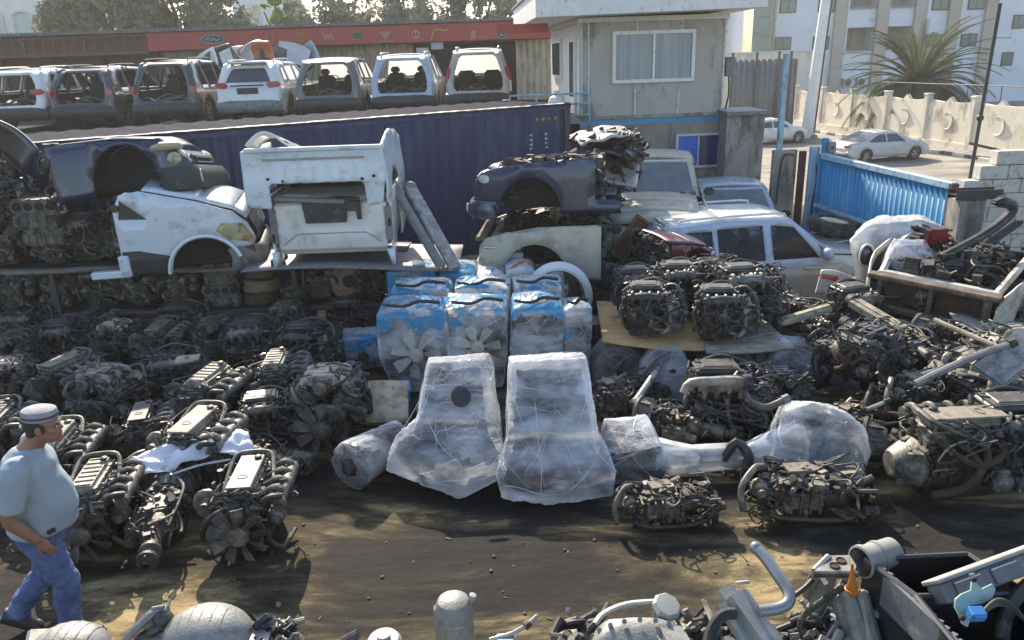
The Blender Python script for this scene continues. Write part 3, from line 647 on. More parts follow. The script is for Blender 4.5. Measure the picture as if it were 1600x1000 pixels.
def tree(name, lab, px, y, zc, rx, rz_, mat, n=13000, leaf=.19, seed=1, upright=0.0, gaps=.35, clumps=26):
    r = random.Random(seed); x = at(px, 40, y=y).x
    t = thing(name, lab, 'tree', (x, y, 2.3 if y < 46 else -1), group=None)
    z0 = t.location.z; zc -= z0
    b = MB(); b.tube([(0, 0, 0), (.1, 0, zc * .4), (0, .1, zc)], [.38, .3, .16], 8)
    cs = []
    for i in range(clumps):
        a = r.uniform(0, 2 * PI); q = r.uniform(-1, 1); k = r.uniform(.45, .95)
        c = V((math.cos(a) * math.sqrt(1 - q * q) * rx * k, math.sin(a) * math.sqrt(1 - q * q) * rx * k * .8, zc + q * rz_ * k))
        cs.append((c, r.uniform(.22, .42) * rx))
        if i < 9: b.tube([(0, 0, zc * .45), (c.x * .4, c.y * .4, zc * .5 + c.z * .35), c], [.16, .09, .03], 5)
    b.build('trunk', M_bark, t)
    g = MB(); vs = []; fs = []
    for i in range(n):
        c, cr = r.choice(cs)
        d = V((r.gauss(0, 1), r.gauss(0, 1), r.gauss(0, 1))).normalized() * cr * r.uniform(.45, 1.05)
        p = c + V((d.x, d.y, d.z * (1 + upright)))
        if noise.noise(p * .8 + V((seed, 0, 0))) < -gaps: continue
        nrm = (d.normalized() + V((r.uniform(-.8, .8), r.uniform(-.8, .8), r.uniform(-.5, .9)))).normalized()
        a1 = nrm.orthogonal().normalized(); a1 = (Matrix.Rotation(r.uniform(0, 6.3), 3, nrm) @ a1); a2 = nrm.cross(a1); s_ = leaf * r.uniform(.6, 1.3)
        o = len(vs); vs += [p - a1 * s_, p + a2 * s_ * .5, p + a1 * s_, p - a2 * s_ * .5]; fs.append((o, o + 1, o + 2, o + 3))
    g.add(vs, fs); g.build('crown', mat, t, 180); return t
LM1 = leafmat('dusty_green_leaf', (.14, .17, .10), (.22, .25, .15)); LM2 = leafmat('lime_leaf', (.17, .24, .06), (.26, .33, .09)); LM3 = leafmat('grey_green_leaf', (.17, .19, .14), (.26, .275, .20))
tree('dense_tree', 'broad dusty green tree behind the brown shop shutters', 168, 44, 6.2, 3.4, 3.6, LM1, seed=2, gaps=.5)
tree('dense_tree', 'dark green tree touching the red sign board end, beside the white villa', 290, 45, 6.4, 4.0, 3.8, LM1, seed=3, gaps=.5, n=15000)
tree('young_tree', 'yellow green tree at the edge of the white villa', 104, 43, 5.2, 1.0, 2.6, LM2, n=4500, seed=4, clumps=12)
tree('cypress_tree', 'narrow lime green conical tree above the red sign board', 434, 43, 5.4, .95, 2.6, LM2, n=6000, seed=5, clumps=16)
for i, (px, s_, lab) in enumerate(((505, 2.4, 'grey green tree next to the lime conical tree'), (590, 2.7, 'grey green tree behind the middle of the red sign board'), (672, 2.5, 'loose airy tree over the open dark shop bay'), (752, 2.6, 'sparse tree with white gaps by the office roof'))):
    tree('street_tree', lab, px, 46 + i, 6.1, s_, 2.9, LM3, n=8000, leaf=.16, seed=20 + i, gaps=.12 + (.18 if i < 1 else 0), clumps=20)
tree('street_tree', 'leafy tree peeping over the office roof corner', 815, 52, 6.4, 2.2, 2.6, LM3, n=5000, leaf=.17, seed=31)

# ------------------------------------------------------------------ date palm
p = at(1430, 150, y=50); t = thing('date_palm', 'short date palm with drooping dry fronds hanging over the sand wall', 'palm', (p.x, 50, -1.45))
zc = at(1432, 128, y=50).z + 1.45
b = MB(); b.lathe([(.34, 0), (.30, .5), (.27, 1.5), (.30, zc - .6), (.42, zc - .1), (.2, zc + .2)], 14); b.build('trunk', M_bark, t)
LP1 = leafmat('palm_green', (.06, .075, .03), (.12, .12, .055)); LP2 = leafmat('palm_dry', (.20, .14, .075), (.28, .20, .11))
r = random.Random(9)
for nm, mt, cnt, e0, e1, ln in (('green_fronds', LP1, 150, -26, 80, 4.9), ('dry_fronds', LP2, 60, -75, -15, 3.2)):
    g = MB()
    for i in range(cnt):
        az_ = r.uniform(0, 2 * PI); el = R(r.uniform(e0, e1)); l = ln * r.uniform(.75, 1.1); d = V((math.cos(az_), math.sin(az_), 0)); pts = []
        for k in range(9):
            u = k / 8; e = el - u ** 1.5 * R(58 if e0 > -30 else 24)
            pts.append((pts[-1] + (d * math.cos(e) + V((0, 0, math.sin(e)))) * l / 8) if pts else V((0, 0, zc)) + d * .2)
        g.tube(pts, [.045, .012], 4, 0)
        for k in range(1, 8):
            for h in range(4):
                q = pts[k].lerp(pts[k + 1], h / 4); td = (pts[k + 1] - pts[k]).normalized(); sd_ = td.cross(V((0, 0, 1))).normalized()
                for s_ in (-1, 1):
                    ll = .55 * (1 - .5 * abs(k / 8 - .45)); e_ = q + (td * .75 + sd_ * s_ * .7 + V((0, 0, -.12 if e0 > -30 else -.55))) * ll
                    g.add([q - td * .06, q + td * .06, e_], [(0, 1, 2)])
    g.build(nm, mt, t, 180)
# ------------------------------------------------------------------ engines
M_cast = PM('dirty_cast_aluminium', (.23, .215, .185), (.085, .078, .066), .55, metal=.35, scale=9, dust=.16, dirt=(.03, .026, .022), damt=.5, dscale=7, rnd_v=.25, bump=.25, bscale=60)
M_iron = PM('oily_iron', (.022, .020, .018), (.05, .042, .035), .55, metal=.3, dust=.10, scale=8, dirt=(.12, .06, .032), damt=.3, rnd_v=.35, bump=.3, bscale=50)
M_cvA = PM('silver_valve_cover', (.30, .27, .215), (.19, .17, .135), .55, metal=.12, scale=6, dirt=(.10, .085, .065), damt=.35, dscale=6, rnd_v=.2)
M_cvB = PM('beige_valve_cover', (.33, .285, .205), (.22, .19, .14), .65, scale=6, dirt=(.09, .075, .055), damt=.35, rnd_v=.15)
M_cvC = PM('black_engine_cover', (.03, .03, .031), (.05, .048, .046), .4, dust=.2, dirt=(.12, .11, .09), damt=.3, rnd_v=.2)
M_cvD = PM('pinkish_intake_cover', (.50, .40, .32), (.40, .33, .27), .6, dirt=(.12, .09, .07), damt=.25)
M_fan = PM('fan_plastic', (.06, .052, .044), (.035, .031, .027), .6, dirt=(.17, .145, .11), damt=.35, rnd_v=.3)
M_fanw = PM('pale_fan_plastic', (.46, .44, .37), (.36, .34, .28), .6, dirt=(.2, .18, .13), damt=.3)
M_rpipe = PM('rusty_exhaust', (.10, .05, .03), (.055, .035, .025), .85, metal=.2, dirt=(.03, .025, .02), damt=.4, bump=.3)
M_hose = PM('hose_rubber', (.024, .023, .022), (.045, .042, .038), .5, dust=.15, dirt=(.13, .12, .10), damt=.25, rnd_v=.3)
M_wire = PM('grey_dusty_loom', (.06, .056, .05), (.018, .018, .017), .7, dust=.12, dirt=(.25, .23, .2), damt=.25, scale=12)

def greeble(b, r, n, lo, hi, s=.03):
    for i in range(n):
        p = V([r.uniform(lo[k], hi[k]) for k in range(3)])
        # push to the nearest side of the region
        k = r.choice((0, 0, 1, 2, 2)); p[k] = hi[k] if (r.random() < .62 or k == 2) else lo[k]
        z = r.uniform(.4, 1.5) * s; q = r.random()
        if q < .4: b.box(p, (z * r.uniform(.7, 2.2), z * r.uniform(.7, 2.2), z * r.uniform(.6, 2)), rot=(r.uniform(-.3, .3), r.uniform(-.3, .3), r.uniform(-.6, .6)))
        elif q < .75:
            d = V((r.gauss(0, 1), r.gauss(0, 1), r.gauss(0, 1))).normalized() * z * 1.6; b.cyl(p - d, p + d, z * .7, z * r.uniform(.4, .8), 8)
        else:
            d = V((0, 0, 0)); d[k] = (1 if p[k] == hi[k] else -1) * z; b.cyl(p - d, p + d, z * .9, n=8)
def wires(b, r, n, lo, hi, rad=.008, seg=4, hop=.16):
    ax_ = max(range(3), key=lambda k: hi[k] - lo[k]); tk = []
    for i in range(6):
        p = [r.uniform(lo[k] * .7 + hi[k] * .3, lo[k] * .3 + hi[k] * .7) for k in range(3)]; p[ax_] = lo[ax_] + (hi[ax_] - lo[ax_]) * (.04 + .184 * i); tk.append(V(p))
    b.tube(tk, rad * 1.6, 6, 4)
    for q in range(2): b.tube([tk[q] + V((0, 0, .01)), tk[(q * 2 + 3) % 6].lerp(V([r.choice((lo[k], hi[k])) for k in range(3)]), .8), tk[4 - q]], rad * 1.3, 5, 4)
    for i in range(n):
        p = V([r.uniform(lo[k], hi[k]) for k in range(3)]); pts = [p]
        for j in range(seg):
            p = p + V((r.uniform(-1, 1), r.uniform(-1, 1), r.uniform(-.7, .7))) * hop
            p = V([min(hi[k] + .03, max(lo[k] - .03, p[k])) for k in range(3)]); pts.append(p)
        b.tube(pts, rad * r.uniform(.7, 1.5), 5, 3)
def fan_blades(b, c, rad, n=8, hub=.07, fd=-1):
    M = Matrix.Translation(c) @ Matrix.Rotation(R(90), 4, 'X')
    b.lathe([(0, -.03), (hub, -.03), (hub, .02), (hub * .7, .05), (hub * .4, .055), (0, .055)], 16, M, caps=False)
    for i in range(n):
        a = 2 * PI * i / n + .1
        vs = []; 
        for u in range(4):
            rr = hub * .85 + (rad - hub * .85) * u / 3; wd = .62 + .12 * math.sin(u)
            for s_ in (-1, 1):
                t = a + s_ * wd * .5 * (1 - .18 * u / 3) * 6.0 / n
                vs += [(rr * math.cos(t), rr * math.sin(t), .022 * s_ - .004), (rr * math.cos(t), rr * math.sin(t), .022 * s_ + .004)]
        fs = []
        for u in range(3):
            k = u * 4; fs += [(k, k + 2, k + 6, k + 4), (k + 1, k + 5, k + 7, k + 3), (k, k + 4, k + 5, k + 1), (k + 2, k + 3, k + 7, k + 6)]
        fs += [(12, 14, 15, 13)]
        b.add(vs, fs, M)
def pulley(b, c, rad, w_=.04):
    M = Matrix.Translation(c) @ Matrix.Rotation(R(90), 4, 'X')
    b.lathe([(0, 0), (rad * .5, 0), (rad * .55, w_ * .3), (rad * .9, w_ * .3), (rad, 0), (rad, w_ * .4), (rad * .93, w_ * .5), (rad, w_ * .6), (rad, w_), (rad * .4, w_), (rad * .3, w_ * 1.4), (0, w_ * 1.4)], 18, M, caps=False)
def alternator(b, c, rad=.075, l=.14):
    M = Matrix.Translation(c) @ Matrix.Rotation(R(90), 4, 'X')
    b.lathe([(0, -l / 2), (rad * .7, -l / 2), (rad, -l * .35), (rad, -l * .1), (rad * 1.06, -l * .1), (rad * 1.06, l * .1), (rad, l * .1), (rad, l * .38), (rad * .75, l / 2), (rad * .3, l / 2), (rad * .3, l * .62), (rad * .55, l * .62), (rad * .55, l * .82), (0, l * .82)], 16, M, caps=False)
    for i in range(8):
        a = 2 * PI * i / 8; b.box((c[0] + rad * .98 * math.cos(a), c[1], c[2] + rad * .98 * math.sin(a)), (.014, l * .6, .014), rot=(0, -a, 0))
def rbox(b, c, d, rr=.03, seg=2, rot=None, taper=None): b.box(c, d, rot=rot, bev=rr, seg=seg, taper=taper)

def block_parts(t, r, w_, l, h0, h1, iron=True, dens=1.0):
    b = MB(); rbox(b, (0, 0, (h0 + h1) / 2), (w_, l, h1 - h0), .03)
    for i in range(5): b.box((0, -l / 2 + (i + .5) * l / 5, (h0 + h1) / 2 - .02), (w_ + .035, .025, (h1 - h0) * .8), bev=.006)
    for s_ in (-1, 1):
        for i in range(4): b.cyl((s_ * w_ / 2, -l / 2 + (i + .7) * l / 4.6, h0 + .12), (s_ * (w_ / 2 + .025), -l / 2 + (i + .7) * l / 4.6, h0 + .12), .035, n=10)
    greeble(b, r, int(70 * dens), (-w_ / 2 - .02, -l / 2, h0), (w_ / 2 + .02, l / 2, h1 + .02), .03)
    b.build('engine_block', M_iron if iron else M_cast, t)
    b = MB(); b.box((0, .02, h0 / 2 + .01), (w_ * .92, l * .9, h0), bev=.03, taper=(1.1, 1.06)); b.box((0, .0, h0 - .01), (w_ * 1.08, l * .98, .02)); b.cyl((0, .1, 0.03), (w_ * .5, .1, .05), .02, n=8)
    b.build('oil_pan', M_iron, t)
def front_parts(t, r, l, h1, fan=.25, fz=.36, fanm=None, nbl=8, w_=.34):
    y = -l / 2
    b = MB(); b.prism([(-w_ * .42, .12), (w_ * .42, .12), (w_ * .52, .3), (w_ * .36, h1 + .1), (-w_ * .36, h1 + .1), (-w_ * .52, .3)], .05, Matrix.Translation((0, y + .0, 0)) @ Matrix.Rotation(R(90), 4, 'X'), bev=.012)
    greeble(b, r, 26, (-w_ * .45, y - .07, .14), (w_ * .45, y - .05, h1 + .08), .026)
    b.build('timing_cover', M_cast, t)
    for c, rad in (((0, y - .06, .19), .085), ((w_ * .42, y - .07, .33), .05), ((-w_ * .42, y - .07, .30), .055), ((.05, y - .06, .36), .06)):
        b = MB(); pulley(b, c, rad); b.build('pulley', M_iron, t)
    b = MB(); b.tube([(0.0, y - .085, .10), (.09, y - .085, .17), (w_ * .42 + .05, y - .085, .33), (.06, y - .085, .42), (-w_ * .42 - .02, y - .085, .35), (-w_ * .42 - .02, y - .085, .25), (0, y - .085, .10)], .013, 5, 3); b.build('belt', M_rub, t)
    b = MB(); alternator(b, (w_ * .5 + .1, y + .09, .36)); b.build('alternator', M_cast, t)
    b = MB(); alternator(b, (-w_ * .5 - .1, y + .10, .22), .07, .17); b.box((-w_ * .5 - .08, y + .1, .30), (.1, .12, .06), bev=.015); b.build('compressor', M_cast, t)
    if fan:
        b = MB(); b.cyl((0, y - .05, fz), (0, y - .17, fz), .035, n=12); fan_blades(b, (0, y - .18, fz), fan, nbl, fan * .36); b.build('fan', fanm or M_fan, t)

def make_inline(lab, cover=M_cvA, seed=1, fan=True, plate=True, hoop=True, gearbox=False, fanm=None, turbo=True):
    r = random.Random(seed); t = thing('engine', lab, 'engine'); w_, l = .34, .64
    block_parts(t, r, w_, l, .14, .46)
    front_parts(t, r, l, .46, .265 if fan else 0, .34, fanm, 9)
    b = MB(); rbox(b, (0, 0, .535), (.27, l * .96, .15), .02); greeble(b, r, 46, (-.15, -l * .48, .47), (.15, l * .48, .60), .024); b.build('cylinder_head', M_cast, t)
    # valve cover, the pale plate on top
    b = MB(); rbox(b, (0, 0, .645), (.245, l * .94, .10), .035, 3); b.box((0, 0, .602), (.275, l * .97, .018), bev=.004)
    if plate:
        rbox(b, (0, -.03, .70), (.22, l * .92, .02), .008, 1)
        b.tube([(.045 * math.cos(a) , -.14 + .03 * math.sin(a), .712) for a in [2 * PI * k / 14 for k in range(15)]], .0045, 5, 0)
    else:
        for i in range(7): b.box((0, -l * .38 + i * l * .76 / 6, .698), (.16, .022, .016), bev=.005)
    for s_ in (-1, 1):
        for i in range(6): b.cyl((s_ * .118, -l * .42 + i * l * .84 / 5, .60), (s_ * .118, -l * .42 + i * l * .84 / 5, .655), .012, n=6)
    cv = b.build('valve_cover', cover, t)
    b = MB(); b.lathe([(.028, 0), (.034, .004), (.034, .025), (.02, .032), (0, .032)], 12, Matrix.Translation((.06, .2, .705)), caps=False); b.build('filler_cap', M_blk, cv)
    # intake on one side, exhaust on the other
    b = MB(); b.tube([(.34, -l * .45, .54), (.345, 0, .56), (.34, l * .45, .55)], [.05, .065, .06], 12, 3)
    for i in range(4):
        y = -l * .36 + i * l * .24; b.tube([(.12, y, .56), (.2, y, .60), (.29, y, .64), (.36, y + .01, .60)], .03, 8, 3)
    b.lathe([(.06, 0), (.06, .06), (.05, .07), (.05, .1)], 14, Matrix.Translation((.34, -l * .45, .54)) @ Matrix.Rotation(R(95), 4, 'X'))
    b.build('intake_manifold', M_cast, t)
    b = MB()
    for i in range(4):
        y = -l * .36 + i * l * .24; b.tube([(-.12, y, .53), (-.2, y, .52), (-.27, y * .7 - .03, .45), (-.28, -.05, .36)], .027, 8, 3)
    b.tube([(-.28, -.05, .38), (-.29, .0, .28), (-.26, .1, .16), (-.25, .3, .12)], .036, 9, 3); b.build('exhaust_manifold', M_rpipe, t)
    if turbo:
        b = MB(); b.tube([(-.33 + .09 * math.cos(a), -.12, .47 + .09 * math.sin(a)) for a in [k * 5.2 / 14 for k in range(15)]], [.028, .05, .062], 10, 0); b.lathe([(.075, 0), (.078, .02), (.058, .03), (.058, .12), (.065, .13)], 14, Matrix.Translation((-.33, -.14, .47)) @ Matrix.Rotation(R(90), 4, 'X')); b.build('turbocharger', M_cast, t)
    if hoop:
        b = MB(); b.tube([(-.2, -l * .20, .52), (-.19, l * .25, .64), (-.15, l * .47, .70), (.0, l * .50, .715), (.15, l * .47, .70), (.2, l * .25, .64), (.24, -l * .1, .58)], .021, 8, 4); b.build('coolant_pipe', M_cast, t)
    b = MB(); b.tube([(.16, -l * .5, .50), (.26, -l * .58, .62), (.36, -l * .5, .60)], .03, 9, 4); b.build('hose', M_hose, t)
    b = MB(); b.tube([(-.1, -l * .52, .52), (-.22, -l * .66, .50), (-.33, -l * .6, .36), (-.36, -l * .5, .22)], .026, 9, 4); b.build('hose', M_hose, t)
    b = MB(); b.tube([(.2, -l * .55, .2), (.33, -l * .62, .14), (.38, -.1, .12)], .022, 8, 4); b.build('hose', M_hose, t)
    b = MB(); wires(b, r, 26, (-.3, -l * .5, .36), (.36, l * .5, .66), .008); wires(b, r, 10, (-.16, -l * .55, .44), (.2, -l * .45, .66), .009); b.mi = 1; greeble(b, r, 40, (-.28, -l * .5, .2), (.28, l * .5, .62), .022); b.build('wiring_loom', (M_wire, M_blk), t)
    b = MB(); M = Matrix.Translation((0, l / 2, .28)) @ Matrix.Rotation(R(-90), 4, 'X'); b.lathe([(0, 0), (.2, 0), (.21, .03), (.17, .12), (.12, .2), (.10, .22), (0, .22)], 18, M, caps=False)
    greeble(b, r, 14, (-.15, l / 2 + .02, .14), (.15, l / 2 + .14, .44), .03)
    if gearbox: b.lathe([(.12, .2), (.11, .45), (.075, .5), (.07, .75), (.045, .78), (.045, .9)], 14, M)
    b.build('bell_housing', M_cast, t)
    snap(t); return t

def make_vee(lab, cover=M_cvD, seed=2, fan=.26, plen=True, fanm=None):
    r = random.Random(seed); t = thing('engine', lab, 'engine'); l = .56
    block_parts(t, r, .38, l, .13, .42); front_parts(t, r, l, .40, fan, .32, fanm, 9, .4)
    for s_ in (-1, 1):
        Mr = Matrix.Translation((s_ * .19, 0, .50)) @ Matrix.Rotation(s_ * R(38), 4, 'Y')
        b = MB(); b.M = Mr; rbox(b, (0, 0, 0), (.2, l * .98, .16), .02); greeble(b, r, 24, (-.1, -l * .48, -.06), (.1, l * .48, .06), .022); b.build('cylinder_head', M_cast, t)
        b = MB(); b.M = Mr; rbox(b, (0, 0, .105), (.175, l * .94, .08), .03, 2)
        for i in range(5): b.cyl((s_ * .05, -l * .38 + i * l * .19, .14), (s_ * .05, -l * .38 + i * l * .19, .165), .02, n=8)
        b.build('valve_cover', M_cast if plen else cover, t)
        b = MB()
        for i in range(3): b.tube([(s_ * .27, -l * .3 + i * l * .3, .45), (s_ * .35, -l * .3 + i * l * .3, .42), (s_ * .37, i * .06 - .05, .3)], .028, 8, 3)
        b.tube([(s_ * .37, 0, .36), (s_ * .36, .1, .2), (s_ * .28, .25, .12)], .034, 8, 3); b.build('exhaust_manifold', M_rpipe, t)
    b = MB(); rbox(b, (0, 0, .67), (.30, l * .78, .13), .045, 3)
    for i in range(3):
        for s_ in (-1, 1): b.tube([(s_ * .10, -l * .26 + i * l * .26, .70), (s_ * .18, -l * .26 + i * l * .26, .69), (s_ * .2, -l * .26 + i * l * .26, .58)], .036, 8, 3)
    for i in range(5): b.box((0, -l * .28 + i * l * .14, .737), (.22, .016, .014), bev=.004)
    b.box((.02, -.05, .742), (.05, .09, .02), bev=.004)
    b.build('intake_plenum', cover, t)
    b = MB(); b.lathe([(.05, 0), (.05, .08), (.06, .09), (.06, .12)], 14, Matrix.Translation((0, -l * .39, .67)) @ Matrix.Rotation(R(90), 4, 'X')); greeble(b, r, 10, (-.07, -l * .5, .62), (.07, -l * .42, .73), .025); b.build('throttle_body', M_cast, t)
    b = MB(); b.tube([(.1, -l * .5, .46), (.24, -l * .62, .5), (.32, -l * .5, .38)], .028, 8, 4); b.build('hose', M_hose, t)
    b = MB(); b.tube([(-.1, -l * .5, .44), (-.2, -l * .64, .56), (-.3, -l * .3, .62), (-.3, 0, .55)], .024, 8, 4); b.build('hose', M_hose, t)
    b = MB(); b.tube([(0, l * .45, .6), (.2, l * .6, .66), (.33, l * .3, .5), (.36, 0, .5)], .022, 8, 4); b.build('hose', M_hose, t)
    b = MB(); wires(b, r, 30, (-.32, -l * .5, .42), (.32, l * .5, .74), .008); b.mi = 1; greeble(b, r, 40, (-.32, -l * .5, .2), (.32, l * .5, .66), .024); b.build('wiring_loom', (M_wire, M_blk), t)
    b = MB(); b.lathe([(0, 0), (.2, 0), (.21, .03), (.16, .13), (.11, .2), (0, .22)], 18, Matrix.Translation((0, l / 2, .28)) @ Matrix.Rotation(R(-90), 4, 'X'), caps=False); b.build('bell_housing', M_cast, t)
    snap(t); return t

def make_transverse(lab, seed=3, cover=M_cvC, hand=True, loops=True, top=True):
    """sideways car engine with gearbox on one end, black cover, pale exhaust 'hand'"""
    r = random.Random(seed); t = thing('engine', lab, 'engine')
    b = MB(); rbox(b, (-.1, 0, .36), (.5, .36, .42), .03)
    for i in range(6): b.box((-.32 + i * .09, 0, .34), (.02, .39, .36), bev=.005)
    greeble(b, r, 70, (-.36, -.2, .12), (.16, .2, .56), .032); b.build('engine_block', M_iron, t)
    b = MB(); b.box((-.1, .0, .1), (.44, .3, .18), bev=.03, taper=(1.1, 1.1)); b.build('oil_pan', M_iron, t)
    b = MB(); rbox(b, (-.1, 0, .62), (.5, .25, .14), .02); greeble(b, r, 50, (-.35, -.14, .56), (.15, .14, .70), .024); b.build('cylinder_head', M_cast, t)
    if top:
        b = MB(); rbox(b, (-.1, .0, .735), (.46, .33, .07), .03, 3); rbox(b, (-.1, 0, .775), (.30, .20, .02), .008, 1); b.box((-.1, -.11, .77), (.36, .012, .012)); b.box((-.1, .11, .77), (.36, .012, .012)); b.build('engine_cover', cover, t)
    # gearbox
    b = MB(); M = Matrix.Translation((.16, 0, .32)) @ Matrix.Rotation(R(90), 4, 'Y'); b.lathe([(0, 0), (.21, 0), (.22, .03), (.19, .10), (.16, .20), (.15, .28), (.10, .33), (0, .34)], 16, M, caps=False)
    b.lathe([(.10, 0), (.12, .12), (.09, .2), (.05, .22)], 14, Matrix.Translation((.2, -.16, .2)) @ Matrix.Rotation(R(90), 4, 'Y'))
    for i in range(9):
        a = 2 * PI * i / 9; b.box((.29, .17 * math.cos(a), .32 + .17 * math.sin(a)), (.2, .018, .03), rot=(a, 0, 0))
    greeble(b, r, 34, (.18, -.18, .16), (.46, .18, .48), .032); b.build('gearbox', M_cast, t)
    # intake with runners in front, pale four fingered exhaust
    b = MB(); b.tube([(-.34, -.3, .64), (-.1, -.32, .66), (.14, -.3, .64)], [.05, .07, .055], 12, 3)
    for i in range(4): b.tube([(-.28 + i * .12, -.13, .62), (-.28 + i * .12, -.2, .68), (-.28 + i * .12, -.3, .71), (-.28 + i * .12, -.36, .62), (-.28 + i * .12, -.33, .54)], .028, 8, 3)
    b.build('intake_manifold', M_blk if seed % 2 else M_cast, t)
    if hand:
        b = MB()
        for i in range(4): b.tube([(.18 + i * .035, -.16, .60 + .02 * i), (.22 + i * .03, -.24, .52), (.25, -.27, .40), (.24, -.26, .26)], .020, 7, 3)
        b.tube([(.25, -.26, .32), (.24, -.26, .2), (.16, -.26, .12)], .032, 8, 3); b.build('exhaust_manifold', M_cvA, t)
    b = MB(); b.tube([(-.02, -.22, .5), (-.02, -.30, .34), (.02, -.30, .2), (.14, -.28, .16)], .024, 8, 4); b.build('coolant_pipe', M_cast, t)
    for c, rad in (((-.36, .02, .24), .08), ((-.36, -.12, .42), .045), ((-.36, .12, .44), .05)):
        b = MB(); b.M = Matrix.Translation(c) @ Matrix.Rotation(R(-90), 4, 'Z'); pulley(b, (0, 0, 0), rad); b.build('pulley', M_iron, t)
    b = MB(); b.M = Matrix.Translation((-.28, -.22, .36)) @ Matrix.Rotation(R(-90), 4, 'Z'); alternator(b, (0, 0, 0)); b.build('alternator', M_cast, t)
    b = MB(); wires(b, r, 34, (-.38, -.3, .3), (.42, .26, .74), .009, 5); wires(b, r, 12, (-.3, -.36, .12), (.4, -.24, .66), .012, 5, .2); b.mi = 1; greeble(b, r, 46, (-.38, -.26, .16), (.4, .22, .72), .028); b.build('wiring_loom', (M_wire, M_blk), t)
    if loops:
        b = MB()
        for k in range(5): b.tube([(-.42 + .012 * k, -.14 + .11 * math.cos(a) + .01 * k, .44 + .16 * math.sin(a)) for a in [2 * PI * j / 16 for j in range(17)]], .009, 5, 0)
        b.build('cable_coil', M_wire, t)
    b = MB(); b.tube([(.1, .14, .66), (.3, .05, .74), (.4, -.1, .62), (.42, -.2, .5)], .026, 8, 4); b.build('hose', M_hose, t)
    b = MB(); b.tube([(-.36, -.1, .55), (-.45, -.2, .42), (-.4, -.26, .2)], .024, 8, 4); b.build('hose', M_hose, t)
    b = MB(); b.tube([(-.3, .16, .7), (0, .22, .78), (.3, .12, .7)], .02, 8, 4); b.build('hose', M_hose, t)
    snap(t); return t

def make_gearbox(lab, seed=5, long=True):
    r = random.Random(seed); t = thing('gearbox', lab, 'gearbox')
    M = Matrix.Translation((0, .42, .26)) @ Matrix.Rotation(R(90), 4, 'X')
    b = MB(); b.lathe([(0, .01), (.22, 0), (.235, .0), (.235, .03), (.205, .05), (.16, .18), (.15, .2)], 18, M, caps=False)
    for i in range(10):
        a = 2 * PI * i / 10; b.box((.20 * math.cos(a), .33, .26 + .20 * math.sin(a)), (.03, .16, .02), rot=(0, -a, 0))
    b.build('bell_housing', M_cast, t)
    b = MB(); rbox(b, (0, .02, .25), (.27, .44, .28), .05, 2)
    for i in range(6): b.box((0, .18 - i * .07, .25), (.30, .016, .26), bev=.004)
    greeble(b, r, 50, (-.14, -.2, .1), (.14, .2, .39), .03); b.build('case', M_cast if seed % 2 else M_iron, t)
    b = MB(); rbox(b, (0, .02, .07), (.32, .36, .09), .02); b.build('oil_pan', M_iron, t)
    b = MB(); M2 = Matrix.Translation((0, -.2, .25)) @ Matrix.Rotation(R(90), 4, 'X')
    b.lathe([(.12, 0), (.11, .12), (.075, .16), (.07, .34), (.085, .36), (.085, .4), (.05, .41), (.05, .47), (.07, .48), (.07, .53), (0, .53)], 16, M2); greeble(b, r, 20, (-.1, -.5, .18), (.1, -.22, .34), .024); b.build('tail_housing', M_cast, t)
    b = MB(); b.lathe([(0, 0), (.05, 0), (.085, .02), (.085, .05), (.05, .06), (.03, .07), (.03, .12)], 14, Matrix.Translation((0, -.68, .25)) @ Matrix.Rotation(R(90), 4, 'X'), caps=False)
    for i in range(4): a = i * PI / 2; b.cyl((.06 * math.cos(a), -.72, .25 + .06 * math.sin(a)), (.06 * math.cos(a), -.76, .25 + .06 * math.sin(a)), .012, n=6)
    b.build('flange', M_iron, t)
    b = MB(); wires(b, r, 14, (-.18, -.4, .2), (.18, .3, .42), .009); b.tube([(.1, .3, .4), (.2, 0, .44), (.12, -.4, .34)], .014, 6, 4); b.build('wiring_loom', M_wire, t)
    b = MB(); rbox(b, (-.19, -.1, .2), (.16, .3, .2), .04, 2); b.lathe([(.05, 0), (.05, .1)], 12, Matrix.Translation((-.2, -.24, .2)) @ Matrix.Rotation(R(90), 4, 'X')); b.build('transfer_case', M_cast, t)
    snap(t); return t

